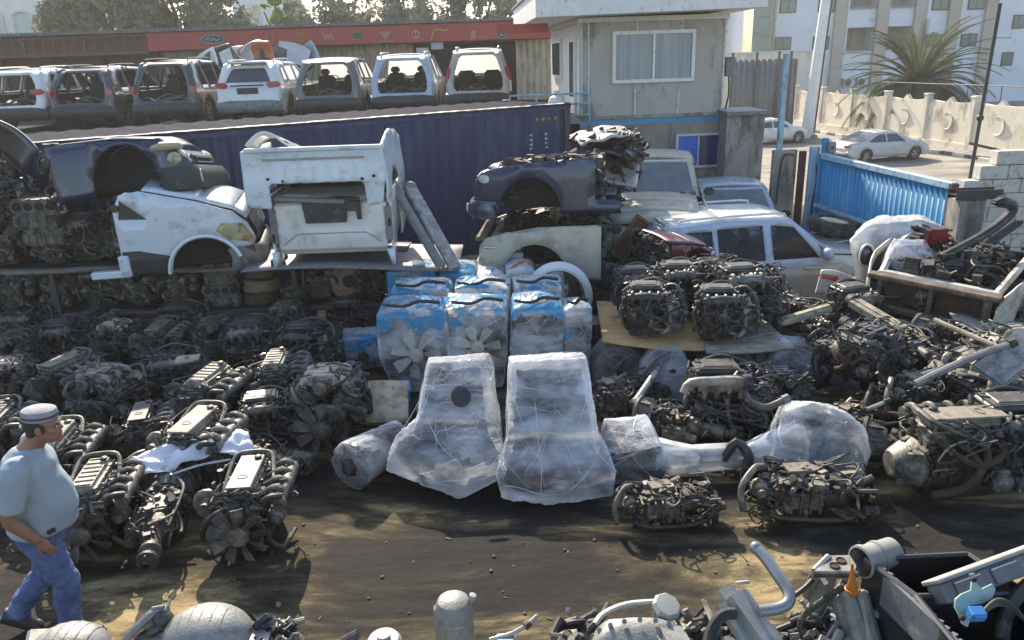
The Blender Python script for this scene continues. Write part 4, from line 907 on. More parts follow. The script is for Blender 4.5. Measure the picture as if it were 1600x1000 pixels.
def make_tangle(lab, seed=7):
    """low running gear: gearbox and subframe tangled in its loom"""
    r = random.Random(seed); t = thing('drivetrain', lab, 'drivetrain')
    b = MB(); rbox(b, (-.12, 0, .22), (.42, .36, .26), .05, 2)
    for i in range(5): b.box((-.28 + i * .08, 0, .22), (.02, .4, .24), bev=.005)
    greeble(b, r, 70, (-.36, -.2, .08), (.1, .2, .38), .035); b.build('case', M_cast, t)
    b = MB(); M = Matrix.Translation((.1, 0, .22)) @ Matrix.Rotation(R(90), 4, 'Y'); b.lathe([(.15, 0), (.14, .16), (.08, .2), (.075, .32)], 14, M)
    for i in range(5): b.lathe([(.085, 0), (.11, .015), (.085, .03)], 14, Matrix.Translation((.36 + i * .035, 0, .2)) @ Matrix.Rotation(R(90), 4, 'Y'))
    b.build('drive_shaft', M_iron, t)
    b = MB()
    for y in (-.2, .2): b.tube([(-.42, y, .14), (-.3, y * 1.05, .07), (.2, y * 1.05, .06), (.42, y * .8, .12)], .028, 7, 3)
    for x in (-.36, .36): b.tube([(x, -.2, .1), (x, 0, .13), (x, .2, .1)], .028, 7, 3)
    b.build('subframe', M_iron, t)
    b = MB(); alternator(b, (-.46, -.1, .30), .07); b.tube([(-.6, -.16, .1), (-.62, -.12, .3), (-.5, -.02, .44), (-.4, .1, .4)], .03, 8, 4); b.build('pump', M_cast, t)
    b = MB(); b.mi = 1; greeble(b, r, 44, (-.46, -.22, .08), (.46, .2, .34), .038); b.mi = 0; wires(b, r, 24, (-.55, -.26, .1), (.5, .24, .42), .008, 5, .15); b.build('wiring_loom', (M_wire, M_iron), t)
    b = MB(); wires(b, r, 3, (-.5, -.26, .12), (.5, .22, .36), .016, 4, .2); b.build('hose', M_hose, t)
    b = MB(); b.box((-.1, .05, .42), (.26, .12, .02), rot=(.15, .1, .3)); b.box((.3, .1, .34), (.34, .05, .02), rot=(0, -.1, .15)); b.build('guard_plate', M_cvB, t)
    snap(t); return t

def make_head(lab, seed=8):
    r = random.Random(seed); t = thing('cylinder_head', lab, 'cylinder head')
    b = MB(); rbox(b, (0, 0, .2), (.42, .2, .12), .012); rbox(b, (0, 0, .07), (.40, .24, .14), .02)
    for i in range(5): b.box((-.17 + i * .085, -.12, .07), (.05, .03, .10), bev=.008)
    greeble(b, r, 30, (-.2, -.12, .02), (.2, .12, .26), .02); b.build('casting', M_cast, t)
    for i in range(4):
        b = MB(); b.lathe([(.032, 0), (.036, .0), (.036, .012), (.026, .012), (.026, -.02)], 14, Matrix.Translation((-.15 + i * .10, -.101, .2)) @ Matrix.Rotation(R(90), 4, 'X'), caps=False); b.lathe([(0, .002), (.028, .002)], 12, Matrix.Translation((-.15 + i * .10, -.104, .2)) @ Matrix.Rotation(R(90), 4, 'X'), caps=False); b.build('port', M_dark, t)
    snap(t); return t
# ------------------------------------------------------------------ car bodies
def paint(name, c, rough=.3, dust=(.30, .26, .21), damt=.25, c2=None, coat=.6):
    return PM(name, c, c2 or [x * .92 for x in c], rough, scale=1.5, dirt=dust, damt=damt, dscale=3.0, coat=coat, rv=.12)
P_white = paint('white_car_paint', (.68, .68, .65), damt=.25, dust=(.45, .41, .35)); P_silver = paint('silver_car_paint', (.46, .48, .50), .3, damt=.15)
P_char = paint('charcoal_car_paint', (.035, .036, .04), dust=(.10, .095, .09)); P_brown = paint('brown_grey_car_paint', (.13, .115, .10), dust=(.22, .2, .17)); P_navy = paint('navy_car_paint', (.010, .018, .055), damt=.12, dust=(.08, .09, .12))
P_gold = paint('champagne_car_paint', (.46, .42, .34), .42, damt=.35, coat=.3); P_maroon = paint('maroon_car_paint', (.11, .008, .018), damt=.1, dust=(.16, .08, .08)); P_sage = paint('grey_sage_paint', (.30, .31, .28), .4)
P_beige = paint('faded_beige_paint', (.50, .47, .40), .5, damt=.4, dust=(.25, .2, .14), coat=.2); P_lblue = paint('silver_blue_paint', (.40, .46, .52), .3, damt=.2)
P_ice = paint('bluish_white_paint', (.60, .65, .69), .35, damt=.28, dust=(.36, .34, .30))
M_trim = PM('dark_car_trim', (.022, .022, .023), (.035, .034, .033), .55, dirt=(.08, .07, .06), damt=.2)
M_seat = PM('dark_seat_cloth', (.025, .024, .024), (.04, .038, .036), .9)
M_tail = PM('red_tail_lens', (.42, .012, .02), (.35, .01, .018), .2, spec=.7)
M_lens = PM('yellowed_headlamp_lens', (.48, .42, .22), (.36, .32, .20), .18, dirt=(.16, .13, .08), damt=.35, spec=.7, scale=7)
M_lensc = PM('clear_headlamp_lens', (.55, .56, .55), (.34, .35, .36), .12, spec=.8, scale=9)
M_cglass = PM('tinted_car_glass', (.02, .026, .03), (.05, .058, .062), .07, spec=.9, scale=.9)
M_dglass = PM('dusty_windscreen', (.085, .10, .115), (.16, .175, .18), .25, spec=.6, scale=1.3)
def scr_mat():
    m, nt, out = _nt('dusty_clear_glass'); L = nt.links.new
    tr = _n(nt, 'ShaderNodeBsdfTransparent'); tl = _n(nt, 'ShaderNodeBsdfTranslucent'); tl.inputs[0].default_value = (.62, .60, .53, 1); n = _n(nt, 'ShaderNodeTexNoise', Scale=2.0, Detail=4.0)
    r_ = _n(nt, 'ShaderNodeMapRange'); r_.inputs[3].default_value = .38; r_.inputs[4].default_value = .66; L(n.outputs['Fac'], r_.inputs[0]); mx = _n(nt, 'ShaderNodeMixShader'); L(r_.outputs[0], mx.inputs[0]); L(tr.outputs[0], mx.inputs[1]); L(tl.outputs[0], mx.inputs[2]); L(mx.outputs[0], out.inputs[0]); return m
M_scr = scr_mat()
M_scr2 = glass_mat('side_glass', (.04, .045, .05), .08, .38)

def lerp(pl, y):
    if y <= pl[0][0]: return pl[0][1]
    for (a, b), (c, d) in zip(pl, pl[1:]):
        if y <= c: return b + (d - b) * (y - a) / (c - a)
    return pl[-1][1]

class Body:
    """car body from a side outline: y runs to the nose, x to the right, z up"""
    def __init__(s, W, L, belt=.98, tum=.20, rear=.10, nose=.16, bulge=.03):
        s.W, s.L, s.belt, s.tum, s.rear, s.nose, s.bulge = W, L, belt, tum, rear, nose, bulge
    def X(s, y, z):
        x = s.W / 2
        if z > s.belt: x -= s.tum * (z - s.belt) / .6
        else: x -= s.bulge * ((s.belt - .28 - z) / .5) ** 2
        a = max(0, (.55 - y) / .55); c = max(0, (y - s.L + .75) / .75)
        return x - s.rear * a * a - s.nose * c * c
    def side(s, b, outline, holes, sg, inset=0.0, step=.14):
        b.panel(outline, holes, lambda y, z: (sg * (s.X(y, z) - inset), y, z), step, .09)
    def top(s, b, path, kinds, nx=8, crown=.03, want=None, inset=0.0):
        for (p, q), k in zip(zip(path, path[1:]), kinds):
            if want is not None and k != want: continue
            n = max(1, int(math.dist(p, q) / .16))
            def fn(u, w, p=p, q=q):
                y, z = p[0] + (q[0] - p[0]) * w, p[1] + (q[1] - p[1]) * w; x = s.X(y, z) - inset; t = 2 * u - 1
                up = V((0, -(q[1] - p[1]), (q[0] - p[0]))).normalized()
                return V((x * t, y, z)) + up * crown * (1 - t * t)
            b.grid(fn, nx, n)
def arch(y, r, zc=.34, z0=.25, n=12):
    return [(y - r, z0)] + [(y + r * math.cos(a), zc + r * math.sin(a)) for a in [PI - PI * k / n for k in range(n + 1)]] + [(y + r, z0)]
def wheel(t, x, y, z, rad, w_=.2, rim=True, rot=None, name='wheel'):
    M = Matrix.Translation((x, y, z)) @ Matrix.Rotation(R(90), 4, 'Y')
    if rot is not None: M = Matrix.Translation((x, y, z)) @ rot
    sg = 1
    b = MB(); b.lathe([(rad * .62, -w_ / 2), (rad * .9, -w_ / 2), (rad, -w_ * .36), (rad, w_ * .36), (rad * .9, w_ / 2), (rad * .62, w_ / 2), (rad * .6, 0), (rad * .62, -w_ / 2)], 26, M, caps=False)
    for i in range(26): a = 2 * PI * i / 26; b.box(M @ V((rad * .995 * math.cos(a), rad * .995 * math.sin(a), 0)), (.012, .03, w_ * .7) if rot is not None else (w_ * .7, .03, .012), rot=(0, 0, 0) if rot is None else None)
    o = b.build(name, M_rub, t)
    if rim:
        for s_ in (-1, 1):
            pass
        b = MB(); b.lathe([(0, -.02), (rad * .2, -.02), (rad * .2, -.05), (rad * .16, -.05)], 14, M, caps=False); b.lathe([(rad * .58, -w_ * .45), (rad * .63, -w_ * .45), (rad * .63, w_ * .45), (rad * .58, w_ * .45), (rad * .56, 0), (rad * .58, -w_ * .45)], 22, M, caps=False)
        for i in range(5):
            a = 2 * PI * i / 5
            for zz in (-w_ * .38, w_ * .38):
                b.add([(rad * .1 * math.cos(a + 1.2), rad * .1 * math.sin(a + 1.2), zz), (rad * .1 * math.cos(a - 1.2), rad * .1 * math.sin(a - 1.2), zz), (rad * .6 * math.cos(a - .16), rad * .6 * math.sin(a - .16), zz), (rad * .6 * math.cos(a + .16), rad * .6 * math.sin(a + .16), zz)], [(0, 1, 2, 3)], M)
        b.lathe([(0, -w_ * .2), (rad * .56, -w_ * .2)], 16, M, caps=False)
        b.build('rim', M_alu, o)
    return o

def suv(lab, pm, loc, rz=0, H=1.64, open_=True, rails=True, light=True, lens='side', W=1.80, spare=0, group='stripped cars parked on the terrace', bumper=None, headrests=2, scr=None):
    L = 4.4; B = Body(W, L, .98, .20, .06, .16); t = thing('stripped_car', lab, 'car', loc, rz, group)
    zr = H - .05
    rear = [(-.02, .34), (-.05, .55), (0.0, .95), (.16, 1.22), (.36, zr - .05), (.52, zr)]
    roof = [(.52, zr), (1.4, zr + .03), (2.35, zr - .01)]; ws = [(2.35, zr - .01), (3.12, 1.05)]; hd = [(3.12, 1.05), (3.7, .98), (4.2, .86), (4.38, .7), (4.4, .32)]
    out = rear + roof[1:] + ws[1:] + hd[1:] + [(4.3, .25)] + arch(3.55, .38)[::-1] + arch(.85, .38)[::-1] + [(.1, .26)]
    win_ = [[(.52, 1.07), (.98, 1.06), (.98, zr - .12), (.72, zr - .14)], [(1.10, 1.05), (1.86, 1.04), (1.90, zr - .09), (1.10, zr - .10)], [(1.98, 1.04), (2.88, 1.04), (2.36, zr - .10), (2.0, zr - .09)]]
    b = MB()
    for sg in (-1, 1): B.side(b, out, win_, sg)
    path = roof; B.top(b, roof, ['p', 'p'], crown=.035); B.top(b, hd, ['p'] * 4, crown=.03)
    # rear frame with the tailgate opening
    def back(x, z): return lerp([(p[1], p[0]) for p in rear], z)
    zs = [.55, .7, .95, 1.22, zr - .05, zr]
    Xr = lambda z: B.X(back(0, z), z)
    o = [(Xr(z), z) for z in zs] + [(-Xr(z), z) for z in zs[::-1]]
    hole = [(.60, .70), (.66, .80), (.665, 1.0), (.62, 1.2), (.50, zr - .17), (.42, zr - .10), (-.42, zr - .10), (-.50, zr - .17), (-.62, 1.2), (-.665, 1.0), (-.66, .80), (-.60, .70)]
    if not open_: hole = [(.60, 1.10), (.56, 1.22), (.46, zr - .17), (.40, zr - .13), (-.40, zr - .13), (-.46, zr - .17), (-.56, 1.22), (-.60, 1.10)]
    b.panel(o, [hole], lambda x, z: (x, back(x, z) - .05 * (1 - (x / .9) ** 2), z), .15, .09)
    bd = b.build('body', pm, t, solid=.035)
    b = MB(); b.grid(lambda u, w_: (lerp([(0, -.86), (.06, -.9), (.94, .9), (1, .86)], u) * W / 1.8, -.10 - .10 * math.sin(PI * w_) + .25 * abs(2 * u - 1) ** 4 + (.05 if w_ > .9 else 0), .30 + .36 * w_), 16, 6); b.box((0, -.17, .5), (.5, .03, .12), bev=.01)
    b.build('rear_bumper', bumper or M_trim, t, solid=.03)
    # inside: floor, trims, seats, dash
    b = MB(); b.box((0, 1.9, .42), (W - .2, 3.6, .1)); b.box((0, 3.1, .72), (W - .16, .12, .55)); b.box((0, 2.9, .95), (W - .22, .38, .14), bev=.04, seg=2); b.box((.05, 2.8, .82), (.3, .3, .28), bev=.03)
    for sg in (-1, 1): b.box((sg * (W / 2 - .13), 1.0, .72), (.05, 1.6, .5)); b.box((sg * .78, .5, .62), (.1, .6, .35), bev=.03)
    b.build('cabin', M_trim, t)
    b = MB(); b.tube([(.36 + .17 * math.cos(a) - .72 * 1, 2.62 + .05 * math.sin(a), 1.02 + .16 * math.sin(a)) for a in [2 * PI * k / 16 for k in range(17)]], .016, 6, 0); b.box((-.36, 2.64, 1.02), (.14, .05, .1), bev=.02); b.build('steering_wheel', M_trim, t)
    if open_:
        for sg in (-1, 1):
            b = MB(); b.box((sg * .38, 2.0, .62), (.5, .5, .18), bev=.05, seg=2); b.box((sg * .38, 1.74, .92), (.48, .15, .55), rot=(-.18, 0, 0), bev=.05, seg=2)
            if headrests > (0 if sg < 0 else 1): b.box((sg * .38, 1.66, 1.28), (.26, .1, .18), rot=(-.1, 0, 0), bev=.04, seg=2)
            b.build('seat', M_seat, t)
        b = MB(); r = random.Random(int(loc[0] * 10))
        for i in range(9): b.box((r.uniform(-.55, .55), r.uniform(.2, 1.1), .56 + r.uniform(0, .22)), (r.uniform(.1, .45), r.uniform(.1, .4), .04), rot=(r.uniform(-.6, .6), r.uniform(-.6, .6), r.uniform(0, 3)))
        b.tube([(-.5, .3, .6), (-.1, .5, .85), (.35, .9, .6)], .03, 6); b.build('boot_clutter', PM('boot_clutter', (.16, .14, .12), (.05, .045, .04), .8, rnd_v=.3) if 'boot_clutter' not in bpy.data.materials else bpy.data.materials['boot_clutter'], t)
    else:
        b = MB(); b.panel(hole, (), lambda x, z: (x * 1.01, back(x, z) + .012 - .05 * (1 - (x / .9) ** 2), z), .2, .1); b.build('rear_window', M_cglass, t)
        b = MB(); b.box((0, .28, zr + .0), (1.05, .3, .05), rot=(-.12, 0, 0), bev=.02); b.build('spoiler', pm, t)
        b = MB(); b.box((0, -.075, .88), (.56, .03, .16), bev=.01); b.box((0, -.07, 1.02), (.9, .03, .035), bev=.01); b.build('plate_recess', M_trim, t)
    b = MB(); B.top(b, ws, ['g'], crown=.06, inset=.06); b.build('windscreen', scr or M_scr, t)
    if light:
        for sg in (-1, 1):
            b = MB()
            if lens == 'wide': b.box((sg * .70, -.015, 1.03), (.36, .10, .15), rot=(0, 0, sg * .25), bev=.04, seg=2)
            elif lens == 'tall': b.box((sg * .80, .12, 1.10), (.10, .18, .40), rot=(-.3, sg * -.12, sg * .2), bev=.03, seg=2)
            else: b.box((sg * .77, .03, .96), (.16, .22, .2), rot=(-.1, sg * -.06, sg * .3), bev=.04, seg=2)
            b.build('tail_light', M_tail, t)
    if rails:
        for sg in (-1, 1):
            b = MB(); x = B.X(1.2, zr) - .08; b.tube([(sg * x, .55, zr + .02), (sg * x, .66, zr + .075), (sg * x, 2.0, zr + .09), (sg * x, 2.15, zr + .03)], .022, 6, 3); b.build('roof_rail', M_alu if pm not in (P_char,) else M_trim, t)
    for sg in (-1, 1):
        for y in (.85, 3.55): wheel(t, sg * (W / 2 - .13), y, .34, .34)
    return t
# ------------------------------------------------------------------ cut off car fronts
M_beamr = PM('rusty_support', (.20, .15, .095), (.08, .05, .033), .85, dirt=(.06, .045, .03), damt=.5)
def front_clip(name, lab, cat, pm, loc, rot, W=1.75, L=1.45, zf=.92, zn=.72, hood=True, lamps=True, grille='bars', bump=None, arch_r=.38, lens=None, fog=True, sill=.0, floor=True, group=None, scale=1.0, seed=1, flare=None, z0=.28):
    """front of a car cut off behind the wheel: y runs to the nose"""
    r = random.Random(seed); B = Body(W, L, zf - .08, .22, 0, .17); B.rear = 0; t = thing(name, lab, cat, loc, 0, group, rot, scale)
    ya = L * .53
    top = [(0, zf), (L * .45, zf - .03), (L * .8, zf - .10), (L * .93, zn)]
    nose = [(L * .93, zn), (L * .985, zn - .12), (L, .46), (L * .985, z0)]
    out = [(0, z0 + .0)] + top + nose[1:] + arch(ya, arch_r, z0 + .09, z0)[::-1]
    if sill: out = [(-sill, z0), (-sill, z0 + .16), (0, z0 + .2)] + top + nose[1:] + arch(ya, arch_r, z0 + .09, z0)[::-1]
    for sg in (-1, 1):
        b = MB(); B.side(b, out, (), sg); b.build('fender', pm, t, solid=.03)
        b = MB(); n = 14   # wheel house
        b.grid(lambda u, w_: (sg * (W / 2 - .04 - .34 * w_), ya + (arch_r + .02) * math.cos(PI * u), z0 + .09 + (arch_r + .02) * math.sin(PI * u)), n, 3); b.add([(sg * (W / 2 - .37), ya + arch_r * math.cos(PI * k / n), z0 + .09 + arch_r * math.sin(PI * k / n)) for k in range(n + 1)], [tuple(range(n + 1))]); b.build('wheel_house', M_dark, t)
        if flare:
            b = MB(); b.tube([(sg * (W / 2 - .0), ya + (arch_r + .01) * math.cos(PI * k / 14), z0 + .07 + (arch_r + .01) * math.sin(PI * k / 14)) for k in range(15)], .035, 7, 0, flat=1.3); b.build('arch_flare', flare, t)
    if hood:
        b = MB(); hp = [(0, zf + .015), (L * .45, zf + .0), (L * .8, zf - .07), (L * .91, zn + .02)]
        B.top(b, hp, ['p'] * 3, crown=.05, inset=.13); b.build('hood', pm, t, solid=.02)
    else:
        b = MB()
        for sg in (-1, 1): b.tube([(sg * (W / 2 - .16), 0, zf - .06), (sg * (W / 2 - .18), L * .5, zf - .08), (sg * (W / 2 - .25), L * .88, zn - .05)], .05, 6, 2)
        b.box((0, L * .86, zn - .04), (W - .4, .12, .08), bev=.015); b.box((0, L * .82, .5), (W - .55, .06, .4), bev=.01)
        b.build('engine_bay_frame', pm, t)
        b = MB(); greeble(b, r, 90, (-W / 2 + .25, .05, z0), (W / 2 - .25, L * .78, zf - .08), .06); wires(b, r, 26, (-W / 2 + .25, .05, z0 + .3), (W / 2 - .25, L * .78, zf - .02), .014, 5, .25); b.build('engine_bay_loom', (M_iron), t)
    b = MB(); b.box((0, .03, (z0 + zf) / 2 - .03), (W - .14, .05, zf - z0 - .1)); b.box((0, L * .42, z0 + .12), (W - .75, L * .8, .14)); b.build('bulkhead', M_dark, t)
    b = MB(); wires(b, r, 18, (-W / 2 + .1, -.12, z0), (W / 2 - .1, .0, zf), .014, 5, .2); greeble(b, r, 40, (-W / 2 + .1, -.1, z0), (W / 2 - .1, .02, zf - .05), .05); b.build('cut_wiring', M_wire, t)
    # nose panel, grille, lamps, bumper
    if hood or grille: b = MB(); B.top(b, nose[:3], ['p'] * 2, crown=0, inset=.03); b.build('nose_panel', M_trim if grille == 'dark' else pm, t, solid=.02)
    else:
        b = MB(); b.box((0, L * .97, zn - .02), (W - .3, .16, .06), bev=.015); b.box((0, L * .99, z0 + .12), (W - .3, .10, .09), bev=.02)
        for x in (-W * .33, 0, W * .33): b.box((x, L * .97, (zn + z0) / 2), (.05, .06, zn - z0 - .1), bev=.01)
        b.build('radiator_support', M_beamr, t)
        for x in (-W * .165, W * .165): b = MB(); b.box((x, L * .93, (zn + z0) / 2 + .04), (W * .27, .04, zn - z0 - .2)); [b.box((x, L * .93 + .025, z0 + .2 + k * .035), (W * .25, .006, .010)) for k in range(8)]; b.build('radiator', M_rpipe, t)
    b = MB()
    if grille:
        for i in range(4): b.box((0, L * (1.0 - .01 * abs(i - 1)) + .005, zn - .09 - i * .055), (W * .44, .035, .022), bev=.006)
        b.box((0, L * .975, zn - .17), (W * .48, .04, .25), bev=.02); b.build('grille', M_trim, t)
    if lamps:
        for sg in (-1, 1):
            b = MB(); b.ball((sg * (W / 2 - .27), L * .885, zn - .09), (.20, .15, .12), 16, 10); b.build('headlight', lens or M_lens, t)
    if bump is not False:
        bm_ = bump or M_trim; b = MB()
        prof = [(.0, z0 - .06), (.05, z0 - .04), (.085, z0 + .05), (.08, z0 + .13), (.03, z0 + .2), (-.02, z0 + .2)]
        def bf(u, w_):
            a = 2 * u - 1; k = w_ * (len(prof) - 1); i = min(int(k), len(prof) - 2); p = V(prof[i]).lerp(V(prof[i + 1]), k - i)
            ex = abs(a); y = L + .03 + p.x - (max(0, ex - .62) / .38) ** 2 * .42
            return (math.copysign(min(ex, .9) / .9, a) * (W / 2 + p.x * .3) * (1 if ex < .9 else 1), y, p.y)
        b.grid(bf, 24, 5); b.build('bumper', bm_, t, solid=.025)
        if fog:
            for sg in (-1, 1):
                b = MB(); b.lathe([(0, 0), (.05, .0), (.06, -.01), (.075, .012), (.07, .03)], 14, Matrix.Translation((sg * W * .36, L + .07, z0 + .08)) @ Matrix.Rotation(R(-90), 4, 'X') @ Matrix.Rotation(sg * -.3, 4, 'Y'), caps=False); b.build('fog_lamp', M_lensc, t)
    return t

def coupe(name, lab, loc, rz, pm, L=4.6, W=1.82, H=1.42, sedan=False):
    B = Body(W, L, .88, .26, .12, .18); t = thing(name, lab, 'car', loc, rz, 'silver cars parked in the street')
    rear = [(.06, .36), (-.02, .55), (.02, .82), (.10, .92)]; boot = [(.10, .92), (.62 if not sedan else .8, 1.0)]
    rw = [boot[-1], (1.55, H - .05)]; roof = [(1.55, H - .05), (2.1, H), (2.6, H - .04)]; ws = [(2.6, H - .04), (3.45, .98)]; hd = [(3.45, .98), (4.1, .86), (4.45, .70), (L, .52), (4.55, .3)]
    if sedan: roof = [(1.55, H - .05), (2.2, H), (2.7, H - .04)]; ws = [(2.7, H - .04), (3.4, .98)]
    out = rear + boot[1:] + rw[1:] + roof[1:] + ws[1:] + hd[1:] + [(4.45, .22)] + arch(3.68, .36)[::-1] + arch(.95, .36)[::-1] + [(.3, .24)]
    a = .10
    win_ = [[(1.02, 1.0), (1.30, .97), (2.0, .95), (2.0, H - .11), (1.62, H - .13)], [(2.07, .95), (3.05, .95), (2.62, H - .12), (2.07, H - .11)]]
    b = MB()
    for sg in (-1, 1): B.side(b, out, win_, sg)
    B.top(b, rear[::1], ['p'] * 3, crown=.02); B.top(b, boot, ['p'], crown=.02); B.top(b, roof, ['p'] * 2, crown=.04); B.top(b, hd, ['p'] * 4, crown=.04)
    b.build('body', pm, t, solid=.03)
    for sg in (-1, 1):
        for w_ in win_: b = MB(); B.side(b, w_, (), sg, .03); b.build('side_window', M_cglass, t)
    b = MB(); B.top(b, rw, ['g'], crown=.05, inset=.04); b.build('rear_window', M_cglass, t)
    b = MB(); B.top(b, ws, ['g'], crown=.06, inset=.04); b.build('windscreen', M_cglass, t)
    for sg in (-1, 1):
        b = MB(); b.box((sg * .66, .01, .80), (.36, .08, .10), rot=(0, 0, sg * .22), bev=.03, seg=2); b.build('tail_light', M_tail, t)
        b = MB(); b.box((sg * .66, L - .22, .68), (.32, .2, .12), rot=(0, 0, sg * -.5), bev=.04, seg=2); b.build('headlight', M_lensc, t)
        b = MB(); b.box((sg * (W / 2 + .05), 2.95, .98), (.16, .12, .1), bev=.03, seg=2); b.build('wing_mirror', pm, t)
    b = MB(); b.box((0, .02, .38), (1.5, .1, .16), bev=.03); b.build('diffuser', M_trim, t)
    b = MB(); b.box((0, 2.2, .35), (W - .2, 3.9, .2)); b.build('underbody', M_dark, t)
    for sg in (-1, 1):
        for y in (.95, 3.68): wheel(t, sg * (W / 2 - .11), y, .33, .33, .22)
    return t

# ------------------------------------------------------------------ the cars
YC = 21.6
rowc = [(18, P_white, dict(lens='wide', scr=M_dglass), 'white car with empty tailgate opening at the outer end of the terrace row'),
        (126, P_char, dict(headrests=1, scr=M_dglass), 'low dark grey car without tailgate, next to the white end car'),
        (256, P_char, dict(H=1.74, scr=M_dglass), 'taller dark grey off-road car without tailgate, between dark car and white car'),
        (389, P_white, dict(open_=False, lens='wide', bumper=M_grey), 'white car with its rear window and tailgate still fitted'),
        (513, P_brown, dict(H=1.66, rails=False, light=False), 'brownish grey car without tailgate, two headrests showing inside'),
        (630, P_lblue, dict(H=1.70, light=False), 'silver blue car without tailgate, debris on its boot floor'),
        (748, P_gold, dict(H=1.78, lens='tall', headrests=0), 'champagne off-road car with tall red lamps and view through to the windscreen')]
for u, pm, kw, lab in rowc: suv(lab, pm, (at(u, 150, y=YC).x, YC, 2.34), **kw)

p = at(1363, 243, y=39.5)
c = coupe('coupe', 'silver coupe with black wheels parked in the sunny street', (15.9, 37.4, gz(17.5, 38)), R(-76), P_silver)
c2 = coupe('sedan', 'white silver sedan parked behind the tall blue post beside the sand wall', (13.4, 46.2, gz(15, 46)), R(-80), P_white, sedan=True)

# van nose on the shelf
p = at(300, 420, y=10.55)
van = thing('half_van', 'bluish white cut off van nose with a yellowed headlight on the shelf', 'van front', (-4.15, 10.55, 1.24), 0)
def vanp():
    L, W = 1.75, 1.9; B = Body(W, L, 1.0, .15, 0, .20); t = van; B.rear = 0
    out = [(-.05, .0), (-.05, .9), (.05, 1.12), (.30, 1.16), (1.0, .98), (1.45, .80), (1.62, .62), (1.70, .40), (1.66, .30), (1.52, .27)] + [(1.02 + .46 * math.cos(a), .02 + .46 * math.sin(a)) for a in [R(35 + 145 * k / 12) for k in range(13)]] + [(.42, 0)]
    for sg in (-1, 1):
        b = MB(); B.side(b, out, [[(.0, .80), (.05, 1.06), (.36, .78)]], sg); b.build('fender', P_ice, t, solid=.03)
        b = MB(); B.side(b, [(.0, .80), (.05, 1.06), (.36, .78)], (), sg, .02); b.build('quarter_glass', M_cglass, t)
        b = MB(); b.grid(lambda u, w_: (sg * (W / 2 - .03 - .4 * w_), 1.02 + .47 * math.cos(PI * u), .02 + .47 * math.sin(PI * u)), 14, 2); b.add([(sg * (W / 2 - .42), 1.02 + .47 * math.cos(PI * k / 14), .02 + .47 * math.sin(PI * k / 14)) for k in range(15)], [tuple(range(15))]); b.build('wheel_house', M_dark, t)
        b = MB(); B.side(b, [(1.2, .56), (1.28, .66), (1.56, .63), (1.66, .42), (1.60, .36), (1.36, .42)], (), sg, -.015); b.build('headlight', M_lens, t, solid=.04)
        b = MB(); b.tube([(sg * (W / 2 + .012), 1.02 + .49 * math.cos(a), .02 + .49 * math.sin(a)) for a in [R(20 + 160 * k / 14) for k in range(15)]], .03, 6, 0); b.build('arch_flare', P_ice, t)
    b = MB(); B.top(b, [(.32, 1.165), (1.0, 1.0), (1.45, .83), (1.60, .68)], ['p'] * 3, crown=.06, inset=.10); b.build('hood', P_ice, t, solid=.02)
    b = MB(); b.box((.42, .62, 1.135), (.30, .24, .015), rot=(-.25, 0, 0)); b.build('air_vent', M_trim, t)
    b = MB(); B.top(b, [(1.60, .66), (1.69, .42), (1.68, .28)], ['p'] * 2, crown=0, inset=.3); b.build('grille', M_trim, t, solid=.03)
    b = MB(); b.grid(lambda u, w_: ((2 * u - 1) * (W / 2 + .0), 1.74 - .42 * max(0, abs(2 * u - 1) - .6) ** 2 / .16 + .05 * math.sin(PI * w_), .32 * w_ - .02), 20, 5); b.build('bumper', M_grey, t, solid=.03)
    for sg in (-1, 1):
        b = MB(); B.side(b, [(1.5, .0), (1.5, .28), (1.66, .30), (1.68, .02)], (), sg, -.012); b.build('corner_trim', M_trim, t, solid=.02); b = MB(); B.side(b, [(-.03, .0), (-.03, .36), (.18, .36), (.56, .26), (.55, .0)], (), sg, -.01); b.build('side_trim', M_trim, t, solid=.02)
    b = MB(); b.box((0, .05, .5), (W - .1, .04, 1.0)); b.box((0, .2, 1.02), (W - .3, .3, .2)); b.build('bulkhead', M_dark, t)
    b = MB(); wires(b, random.Random(4), 16, (-.85, -.15, 0), (.85, 0, 1.0), .014, 5, .25); greeble(b, random.Random(4), 40, (-.85, -.12, 0), (.85, .04, 1.0), .05); b.build('cut_wiring', M_wire, t)
    for sg in (-1, 1):
        b = MB(); b.box((sg * (W / 2 - .05), -.22, .06), (.12, .5, .1), bev=.015); b.box((sg * (W / 2 - .04), -.03, .16), (.1, .14, .3), bev=.02); b.build('sill', P_ice, t)
    t.rotation_euler = (0, 0, R(-90 + 12)); t.scale = (.98,) * 3
vanp()
van.location = (-5.28, 10.85, 1.22)

nv = front_clip('half_car', 'navy car front with a cream headlight, tilted over the white van nose', 'car front', P_navy, (-6.0, 11.05, 1.72), (R(6), R(-8), R(-84)), hood=True, lens=M_lens, bump=M_trim, arch_r=.40, L=1.62, zf=.86, zn=.66, scale=(1.06, 1.06, 1.28), seed=2)
b = MB(); b.ball((.66, 1.34, .70), (.20, .25, .06), 16, 10); b.build('headlight', M_lens, nv)
bl = front_clip('half_car', 'navy off-road car front without hood, stacked on the champagne one by the container', 'car front', P_navy, (1.28, 11.3, 1.45), (0, R(3), R(84)), W=1.7, L=1.7, hood=False, lens=M_lensc, bump=P_navy, arch_r=.42, zf=1.02, zn=.86, sill=.35, scale=1.0, seed=3)
go = front_clip('half_car', 'champagne car front without headlights, lying under the navy front', 'car front', P_gold, (1.36, 11.25, .56), (0, 0, R(84)), W=1.75, L=1.75, hood=False, lamps=False, grille=None, bump=P_gold, arch_r=.44, zf=1.05, zn=.88, fog=False, scale=1.0, seed=4)
